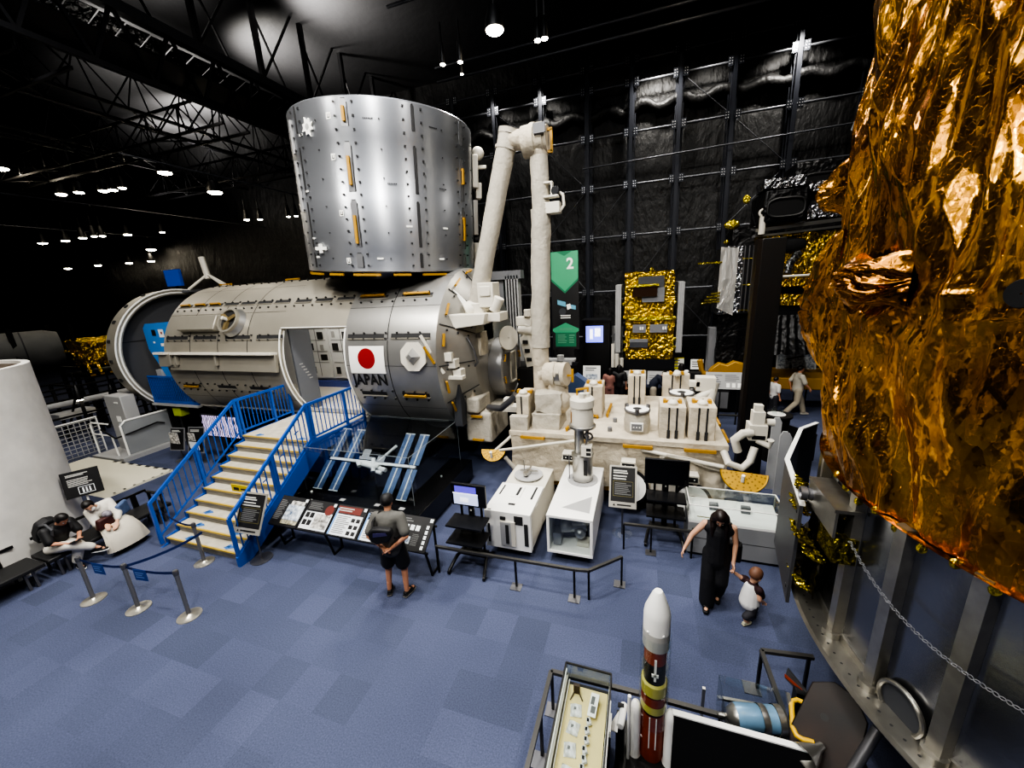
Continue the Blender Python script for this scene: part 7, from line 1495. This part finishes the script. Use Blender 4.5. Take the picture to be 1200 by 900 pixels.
# small exhibits around the kiosk
t = thing('instrument_bench', 'dark table of pale instruments under the green banner', 'exhibit table', (-2.7, 13.2, 0)); mb = MB(M_dark); mb.box(-3.3, -2.15, 13.0, 13.6, 1.9, 2.0); mb.box(-3.2, -2.25, 13.1, 13.5, 0, 1.9); mb.build('table', t); mb = MB(M_lgrey); mb.box(-3.2, -2.2, 13.05, 13.4, 2.12, 2.2); mb.cyl((-2.7, 13.1, 2.15), (-2.7, 13.1, 2.35), .12, n=14); mb.box(-3.1, -2.95, 13.05, 13.2, 2.0, 2.12); mb.box(-2.5, -2.3, 13.05, 13.2, 2.0, 2.12); mb.build('instruments', t)
t = thing('white_pillar_exhibit', 'slim white upright exhibit and small cylinders beside the kiosk', 'exhibit', (-.95, 14.95, 0)); mb = MB(M_white); mb.box(-1.1, -1.0, 14.85, 14.95, 1.55, 2.45); mb.cyl((-.9, 14.9, 1.55), (-.9, 14.9, 2.05), .08, n=12); mb.cyl((-.72, 14.9, 1.55), (-.72, 14.9, 1.9), .07, n=12); mb.build('uprights', t); mb = MB(M_dark); mb.box(-1.14, -.64, 14.8, 14.99, 0, 1.55); mb.build('cabinet', t)
mb = MB(M_white2); f = Fr((-1.95, 13.2, 1.2), (1, 0, 0), (0, .2, 1), (0, -1, .2)); mb.box(0, .6, 0, .75, -.02, 0, f); mb.use(M_sky); mb.rect(f, .1, .5, .2, .45, .003); lines(mb, f, .08, .5, .55, .7, 2, M_txtd); mb.use(M_black); mb.bar((-1.65, 13.25, 0), (-1.65, 13.25, 1.25), .04, .04, (0, 1, 0)); o = mb.build('white_poster', at=(-1.65, 13.2, 0), smooth=0); tag(o, 'white poster with a small blue picture left of the visitors', 'poster')
mb = MB(M_lgrey); mb.box(-1.13, -.72, 15.6, 15.65, 1.7, 3.05); mb.use(M_grey); mb.box(-1.08, -.77, 15.58, 15.6, 2.45, 2.75); mb.use(M_black); mb.box(-.98, -.88, 15.6, 15.65, 0, 1.7); o = mb.build('tall_poster', at=(-.9, 15.6, 0)); tag(o, 'pale upright poster panel between the kiosk and the gold foil satellite', 'poster')
o = MB(mat('slate_blue_case', '4b5d80', .5)).prism([(-2.4, 0), (-1.75, 0), (-1.75, 1.5), (-2.1, 1.75), (-2.4, 1.6)], Fr((0, 12.6, 0), (1, 0, 0), (0, 0, 1), (0, 1, 0)), 0, .5).build('slate_blue_case', at=(-2, 12.8, 0)); tag(o, 'slate blue slanted case behind the wrist of the robotic arm', 'case')
o = MB(M_matblack).box(1.45, 1.75, 12.6, 12.9, 0, 1.9).build('black_plinth', at=(1.6, 12.7, 0)); tag(o, 'plain black plinth right of the rear payload box', 'plinth')

# ------------------------------------------------------------------ tall black slab and sign stands near it
t = thing('black_pylon', 'tall plain black slab pillar standing right of the platform', 'pillar', (2.45, 9.7, 0)); mb = MB(M_black); mb.box(2.3, 2.74, 9.65, 9.9, 0, 5.47); mb.build('slab', t, bevel=.01); mb = MB(mat('bronze_edge', '2b2622', .35, .4)); mb.box(2.22, 2.3, 9.64, 9.9, 0, 5.47); mb.build('edge_strip', t)
for x, y, h, lab in ((2.84, 9.3, 1.72, 'tallest slim grey rounded panel, standing right of the black pillar foot'), (2.94, 9.05, 1.5, 'slim grey rounded panel between the tallest and the shortest panels'), (3.2, 9.7, 1.22, 'shortest slim grey rounded panel, nearest the charcoal panel of the satellite')):
    o = MB(mat('pale_fin_grey', 'a9aaab', .5)).prism([(-.09, 0), (.09, 0), (.09, h - .1), (.04, h), (-.04, h), (-.09, h - .1)], Fr((x, y, 0), (1, 0, 0), (0, 0, 1), (0, -1, 0)), 0, .05).build('fin_panel', at=(x, y, 0)); tag(o, lab, 'panel')
t = thing('round_black_table', 'round black table with small glasses beside the fin panels', 'table', (3.32, 10.95, 0)); mb = MB(M_matblack); mb.lathe([(.02, 1.25), (.35, 1.25), (.35, 1.2), (.3, 1.15), (.28, 0)], (3.32, 10.95, 0), (0, 0, 1), 24); mb.prism([(-.1, .4), (.5, .2), (.5, .9), (-.1, 1.1)], Fr((3.6, 10.6, 0), (1, 0, 0), (0, 0, 1), (0, -1, 0)), 0, .04); mb.build('table_body', t); mb = MB(M_glass2); [mb.lathe([(.05, 0), (.05, .16), (.001, .17)], (3.32 + .1 * math.cos(a), 10.95 + .1 * math.sin(a), 1.25), (0, 0, 1), 12) for a in (0, 2, 4)]; mb.use(M_white2); mb.lathe([(.2, 1.252), (.001, 1.254)], (3.32, 10.95, 0), (0, 0, 1), 20); mb.build('glasses', t)
t = thing('wire_sign_stand', 'thin black stand holding a two-page sign in the aisle left of the black pillar', 'sign stand', (2.1, 11.6, 0)); mb = MB(M_black); mb.lathe([(.2, 0), (.2, .02), (.02, .03)], (2.1, 11.6, 0), (0, 0, 1), 20); mb.cyl((2.1, 11.6, 0), (2.1, 11.6, 1.2), .02, n=8); mb.build('stand', t); mb = MB(M_ink); mb.box(1.86, 2.34, 11.58, 11.61, 1.1, 1.65); mb.use(M_grey); mb.box(1.89, 2.08, 11.57, 11.58, 1.14, 1.61); mb.box(2.12, 2.31, 11.57, 11.58, 1.14, 1.61); mb.build('board', t)
barrier('thin aisle barrier left of the black pillar foot', [(1.4, 11.4), (3.2, 11.4)], [(1.4, 11.4), (3.2, 11.4)], h=1.0, parent_name='aisle_barrier')

# ------------------------------------------------------------------ big satellite at the right, in front of the back wall
t = thing('observation_satellite', 'large satellite with silver box, yellow foil body and black camera hoods, behind the black pillar', 'satellite', (3.6, 15, 0))
mb = MB(M_sil); wavy_box(mb, 2.32, 2.95, 14.4, 15.6, 3.5, 5.6, .03, 16, fq=2.5); mb.build('silver_box', t, smooth=30); mb = MB(mat('pale_silver_blanket', 'c9c8c4', .3, .6, bump=.8, bscale=5, bdist=.04, vor=True, stretch=(1, 1, .4))); mb.quad((2.3, 14.38, 3.7), (2.78, 14.36, 3.45), (2.8, 14.36, 5.55), (2.3, 14.38, 5.62)); mb.build('silver_face', t)
mb = MB(M_dark); mb.box(2.95, 3.4, 14.4, 15.4, 3.5, 5.62); mb.use(M_steel_d); [mb.bar((x, 14.38, 3.55), (x, 14.38, 5.6), .03, .03, (0, 1, 0)) for x in (2.98, 3.1, 3.22, 3.36)]; mb.use(M_foil2); [mb.box(2.95, 3.4, 14.37, 14.39, z, z + .03) for z in (3.6, 4.4, 5.2)]; mb.build('open_rack', t)
mb = MB(M_blkfoil); wavy_box(mb, 2.42, 3.45, 14.6, 15.8, 1.75, 3.5, .05, 14, fq=2); mb.build('black_lower_box', t, smooth=30); mb = MB(M_grey); mb.box(2.2, 2.5, 14.8, 15.2, 0, 3.0); mb.build('support_post', t)
mb = MB(M_foil2)
for z, l in ((5.15, 1.0), (4.1, .55), (4.0, .65), (3.92, .75), (4.2, .4)): mb.bar((2.35, 14.35, z), (2.35 - l * .75, 13.9, z), .03, .05)
mb.build('yellow_booms', t)
mb = MB(M_foil); wavy_box(mb, 3.45, 6.2, 14.8, 16.6, 4.25, 5.9, .07, 24, fq=2.4, seed=9); wavy_box(mb, 3.5, 6.2, 14.6, 16.6, 3.7, 4.05, .04, 16, fq=2.4, seed=2); mb.build('yellow_body', t, smooth=20)
mb = MB(M_matblack); mb.ball((4.3, 14.75, 5.55), (.42, .12, .22), 20, 10); mb.build('dark_oval', t); mb = MB(M_sil); mb.tube([(4.5, 14.6, 5.3), (4.25, 14.5, 5.0), (4.2, 14.5, 4.7)], .12, 10); mb.build('silver_duct', t)
mb = MB(M_dark); mb.box(3.5, 6, 14.7, 16.4, 3.4, 3.7); mb.build('dark_band', t)
mb = MB(M_blkfoil); n = 30; vs = []
for j in range(9):
    for i in range(n + 1):
        a = i / n; b = j / 8; vs.append((3.75 + 1.5 * a + (a - .5) * .5 * b, 14.6 - .5 * b - .06 * math.sin(a * 50) * (.3 + b), 3.4 - 1.2 * b))
mb.add(vs, [(j * (n + 1) + i, j * (n + 1) + i + 1, (j + 1) * (n + 1) + i + 1, (j + 1) * (n + 1) + i) for j in range(8) for i in range(n)]); mb.build('fanned_blanket', t, smooth=80)
mb = MB(M_steel); mb.bar((3.0, 14.5, 6.02), (6.3, 14.7, 6.2), .08, .1); mb.bar((3.0, 14.5, 5.85), (6.3, 14.7, 6.0), .05, .06); mb.use(M_white); mb.cyl((3.38, 14.4, 5.9), (3.38, 14.4, 6.4), .09, n=12); mb.torus((3.38, 14.4, 6.52), (0, 1, 0), .1, .035, 16, 6); mb.cyl((5.7, 14.4, 6.2), (5.7, 14.4, 6.5), .06, n=10); mb.torus((5.7, 14.4, 6.6), (0, 1, 0), .1, .03, 16, 6); mb.build('lifting_rail', t)
def hood(x0, x1, y, z0, z1, d, name):
    mb = MB(M_blkfoil); mb.box(x0, x1, y, y + d, z0, z1); o = mb.build(name, t, bevel=.08, seg=3); w, h = (x1 - x0) / 2, (z1 - z0) * .27; cx, cz = (x0 + x1) / 2, z0 + (z1 - z0) * .42
    mb = MB(mat('hood_rim', '121213', .5)); pts = []
    for k in range(32):
        a = 2 * PI * k / 32; c, s = math.cos(a), math.sin(a); pts.append((cx + (w * .82) * math.copysign(abs(c) ** .6, c), y - .03, cz + h * math.copysign(abs(s) ** .6, s)))
    mb.tube(pts, .04, 8, True); mb.use(M_matblack); mb.add([(p[0], y - .02, p[2]) for p in pts], [tuple(range(31, -1, -1))]); mb.build('aperture', o); return o
hood(3.35, 4.5, 14.3, 6.2, 7.15, 1.6, 'camera_hood'); hood(4.35, 5.75, 15.3, 6.7, 8.0, 1.2, 'camera_hood')
mb = MB(M_sil); wavy_box(mb, 3.3, 4.35, 14.25, 15.2, 7.15, 7.42, .03, 10, fq=4); wavy_box(mb, 4.6, 5.5, 14.6, 15.4, 6.25, 6.75, .04, 10, fq=3, seed=3); wavy_box(mb, 4.5, 5.6, 14.4, 15.4, 7.0, 7.25, .04, 10, fq=3, seed=6); mb.build('crinkled_cover', t, smooth=20)
mb = MB(M_blkfoil); wavy_box(mb, 2.6, 3.2, 14.4, 15.2, 5.62, 6.15, .03, 8, fq=3); mb.build('black_top_box', t, smooth=30); mb = MB(M_foil2); mb.ball((2.55, 14.4, 6.25), (.22, .15, .14), 10, 8); mb.ball((2.45, 14.4, 5.75), .07, 8, 6); mb.ball((2.9, 14.4, 6.95), (.1, .08, .13), 8, 6); mb.use(M_dark); mb.bar((1.9, 14.4, 6.2), (2.85, 14.4, 6.9), .02, .02); mb.bar((2.95, 14.4, 6.85), (3.2, 14.4, 6.2), .02, .02); mb.build('foil_antenna', t)
mb = MB(mat('orange_yellow_base', '9a7216', .5)); mb.box(3.9, 6.4, 14.9, 16.6, .85, 1.25); mb.tube([(1.85, 14.0, 2.05), (1.95, 14.0, 1.6), (2.3, 14.0, 1.5), (3.2, 14.1, 1.5)], .09, 8); mb.prism([(2.15, 1.6), (3.3, 1.6), (3.2, 1.9), (2.9, 1.98), (2.7, 1.85), (2.45, 1.92), (2.25, 1.75)], Fr((0, 14.3, 0), (1, 0, 0), (0, 0, 1), (0, -1, 0)), 0, .3); mb.build('yellow_base', t, bevel=.03); mb = MB(M_black); [mb.box(x, x + .12, 15, 15.12, 0, .85) for x in (4.0, 5.0, 6.2)]; mb.box(2.6, 3.3, 14.7, 15.6, 0, 1.75); mb.build('base_legs', t)
mb = MB(M_white); mb.cyl((3.7, 13.6, 4.62), (4.9, 13.9, 4.62), .035, n=10); mb.cyl((4.9, 13.9, 4.62), (4.9, 14.8, 4.62), .035, n=10); mb.build('white_rod', t)
mb = MB(M_paper); f = Fr((4.75, 16.3, 1.02), (1, 0, 0), (0, .15, 1), (0, -1, .15)); mb.box(0, 1.25, 0, .88, -.03, 0, f); mb.use(M_sky); mb.rect(f, .05, 1.2, .05, .8, .003); mb.use(M_dgrey); mb.prism([(.3, .62), (.85, .75), (.9, .7), (.35, .56)], f, .004, .005); mb.rect(f, .42, .5, .12, .4, .004); mb.use(M_black); [mb.bar((x, 16.35, 0), (x, 16.35, 1.05), .04, .04, (0, 1, 0)) for x in (5.0, 5.8)]; o = mb.build('picture_board', at=(5.4, 16.3, 0), smooth=0); tag(o, 'pale picture board behind the walking man, beside the foil satellite', 'sign')
mb = MB(M_lgrey); f = Fr((2.0, 13.4, 1.2), (1, 0, 0), (0, .3, 1), (0, -1, .3)); mb.box(0, 1.05, 0, .55, -.03, 0, f); lines(mb, f, .06, .5, .06, .48, 6, M_grey); lines(mb, f, .56, 1.0, .25, .48, 4, M_grey); mb.use(M_white2); [mb.rect(f, .6 + .16 * k, .7 + .16 * k, .06, .2, .003) for k in range(3)]; mb.use(M_black); [mb.bar((2.0 + a, 13.45, 0), (2.0 + a, 13.45, 1.2), .04, .04, (0, 1, 0)) for a in (.1, .95)]; o = mb.build('caption_board', at=(2.5, 13.4, 0), smooth=0); tag(o, 'grey caption board left of the black pillar, before the yellow base', 'sign')

# ------------------------------------------------------------------ far left: engine body, foil satellite, dark scaffolding
t = thing('grey_rocket_body', 'long grey rocket body lying on dark trestles at far left', 'rocket body', (-22, 7.5, 0)); mb = MB(mat('weathered_grey', '5f5e5a', .7, var=.25, vscale=1.5)); mb.lathe([(.02, -2.5), (.7, -2.5), (.7, 1.2), (.6, 1.55), (.02, 1.6)], (-22.3, 7.2, 3.45), (.3, 1, 0), 28); mb.use(M_slot); mb.lathe([(.71, -.4), (.71, -.36)], (-22.3, 7.2, 3.45), (.3, 1, 0), 28); mb.lathe([(.71, .6), (.71, .64)], (-22.3, 7.2, 3.45), (.3, 1, 0), 28); mb.build('body', t); mb = MB(M_black)
for y in (5.8, 7.4, 9.0): mb.bar((-21.6, y, 0), (-21.6, y, 4.3), .12, .12, (0, 1, 0)); mb.bar((-23.2, y, 0), (-23.2, y, 4.3), .12, .12, (0, 1, 0)); mb.bar((-23.2, y, 2.5), (-21.6, y, 2.5), .12, .12)
mb.build('trestles', t)
t = thing('crumpled_foil_satellite', 'small bright yellow foil satellite left of the module ring', 'satellite', (-21.5, 9.6, 0)); mb = MB(M_foil); wavy_box(mb, -22.1, -21.1, 8.9, 10.4, 2.6, 3.6, .14, 18, fq=2.6); [mb.bar((-21, y, 2.7), (-20.7, y - .1, 2.35), .08, .05) for y in (8.9, 9.2, 9.6, 10.1)]; mb.bar((-21.4, 8.9, 3.2), (-21.3, 8.5, 3.3), .06, .06); mb.build('foil_body', t, smooth=20); mb = MB(M_black); mb.box(-22.2, -20.85, 8.7, 10.6, 2.2, 2.35); [mb.bar((u, v, 0), (u, v, 2.2), .1, .1, (0, 1, 0)) for u in (-22, -21) for v in (8.9, 10.3)]; mb.build('stand', t); mb = MB(M_yellow); [mb.box(-20.79, -20.77, 8.8 + .3 * k, 8.95 + .3 * k, 2.24, 2.3) for k in range(6)]; mb.build('edge_marks', t)
t = thing('dark_scaffold', 'black steel scaffold with rails left of the module, with small lights inside', 'scaffold', (-20, 8.5, 0)); mb = MB(M_black)
for u in (-20.7, -19.1):
    for v in (6.6, 7.6, 8.6, 9.6, 10.6): mb.bar((u, v, 0), (u, v, 2.2), .08, .08, (0, 1, 0))
    for z in (.6, 1.2, 1.8, 2.2): mb.bar((u, 6.6, z), (u, 10.6, z), .06, .06)
for v in (7.6, 9.6): mb.bar((-20.7, v, 2.2), (-19.1, v, 2.2), .06, .06); mb.bar((-20.7, v, .2), (-19.1, v, 2.1), .05, .05)
mb.build('frame', t); mb = MB(M_lgrey); mb.cyl((-20.6, 6.8, 1.45), (-20.2, 10.4, 1.45), .12, n=10); mb.box(-20.4, -19.8, 7.2, 8.2, 1.0, 1.2); mb.build('pipes', t)
for p, lab in (((-19.0, 7.55, 1.72), 'bright small lamp inside the dark scaffold at left'), ((-19.3, 8.6, 1.5), 'dim small lamp inside the scaffold, right of the bright one')): dup(proto[.104], p, label=lab, group='lamps inside the dark scaffold')
o = MB(mat('glowing_blue_board', '1c55c4', .5, emit='1040a0', estr=.25)).box(-18.9, -18.0, 11.2, 11.3, 5.55, 6.2).use(M_black).box(-18.5, -18.4, 11.25, 11.3, 0, 5.6).build('blue_board', at=(-18.45, 11.2, 0)); tag(o, 'small blue board raised behind the left end of the module', 'sign')  # faint blue glow put into the board's own colour
o = MB(mat('acid_yellow', 'aebf1e', .5)).box(-15.2, -14.8, 8.15, 8.4, 1.12, 1.4).use(M_black).box(-15.05, -14.95, 8.2, 8.35, 0, 1.12).build('yellow_green_box', at=(-15, 8.2, 0)); tag(o, 'small yellow-green box under the gap railing', 'box')

# ------------------------------------------------------------------ light and camera
LS = 1.0
def key(loc, tgt, e, size=.35, spot=95): light('SPOT', 'hall_spot', loc, e * LS, size, WARM, tgt, spot, .7)
key((-3.95, 4.0, 12.6), (-5, 7.5, 1), 2600, .3, 110)
key((-9.5, 1.5, 12.2), (-10, 6.0, 2), 2400, .3, 115)
key((3.2, 3.5, 12.8), (0, 8.0, 1), 2200, .3, 110)
key((-13.5, 6.5, 11.4), (-13, 8, 2), 1500, .3, 110)
key((-1.0, -2.5, 12.2), (-2.5, 5.0, .5), 2200, .35, 110)
key((-8.0, -3.0, 12.2), (-8, 4, .5), 1800, .35, 110)
key((-3.95, 11.6, 11.1), (-2.5, 10.5, 0), 1500, .3, 120)
key((1.0, 13.7, 12.9), (1, 13.5, 1), 1300, .3, 120)
key((4.5, 9.5, 13.0), (4.2, 14, 2), 1500, .3, 110)
key((-20, 7, 11), (-19, 7.5, 0), 900, .3, 110)
key((-3.5, -4.0, 8.0), (2.5, 4.0, 4.2), 600, .25, 70)  # this and the next two: unseen spots added just to light the foil satellite
key((0.2, 7.5, 12.5), (2.2, 4.0, 4.5), 500, .25, 80)
key((-1.5, 2.2, 13.0), (2.0, 3.6, 4.0), 550, .2, 70)
# lamps washing the roof film and the top of the back wall
for p, tg, e, s in (((-18, 12.5, 12.2), (-19, 13.5, 14.3), 1800, 120), ((-14.5, 13.5, 12.5), (-14, 14.5, 14.3), 1200, 120), ((-21, 15.5, 12.5), (-22, 16.5, 14.3), 1800, 120), ((-10.8, 12.5, 12.8), (-10.2, 13.2, 14.3), 1000, 120), ((-14, 9.5, 12.7), (-14.2, 9.6, 14.3), 500, 130), ((-24, 16.5, 12.4), (-25, 17.5, 14.3), 1500, 110), ((-17.5, 10.3, 12.6), (-18, 11.2, 14.3), 700, 110), ((-14.6, 9.0, 11.9), (-12.8, 9.2, 11.4), 120, 140), ((-24, 14.5, 9.5), (-23, 15.5, 11.5), 250, 140)): light('SPOT', 'roof_wash', p, e * 1.8, .25, WARM, tg, s, .9)
for u, e in ((-4.45, 150), (.25, 420), (5.0, 400), (2.2, 120), (-6.6, 100)): light('SPOT', 'wall_wash', (u, 17.7, 12.9), e * 2.6, .15, WARM, (u + .1, 19.1, 10.0), 110, .9)
w = bpy.data.worlds.new('hall_ambient'); bpy.context.scene.world = w; w.use_nodes = True; w.node_tree.nodes['Background'].inputs[0].default_value = (.6, .65, .75, 1); w.node_tree.nodes['Background'].inputs[1].default_value = .0
light('AREA', 'soft_fill', (-4, -1.5, 13.9), 700, 7, (.95, .97, 1.))
light('AREA', 'soft_fill', (-3, 5, 14.1), 500, 5, (.95, .97, 1.))
cam = bpy.data.cameras.new('camera'); co = bpy.data.objects.new('camera', cam); C.objects.link(co)
cam.sensor_fit = 'HORIZONTAL'; cam.sensor_width = 36; cam.lens = 36 * 450 / 1200; cam.clip_start = .05; cam.clip_end = 300

cam.clip_end = 300
R_ = ((0.947605, -0.027998, 0.318215), (0.314523, 0.255950, -0.914092), (-0.055855, 0.966284, 0.251346))
mw = Matrix(R_).to_4x4(); mw.translation = (0, 0, 4.85); co.matrix_world = mw
sc = bpy.context.scene; sc.camera = co
sc.view_settings.view_transform = 'AgX'; sc.view_settings.look = 'AgX - High Contrast'; sc.view_settings.exposure = -.1
sc.cycles.max_bounces = 6; sc.cycles.transparent_max_bounces = 16; sc.cycles.use_denoising = True
try: sc.cycles.denoiser = 'OPENIMAGEDENOISE'
except Exception: pass
sc.cycles.sample_clamp_indirect = 6; sc.cycles.caustics_reflective = False; sc.cycles.caustics_refractive = False
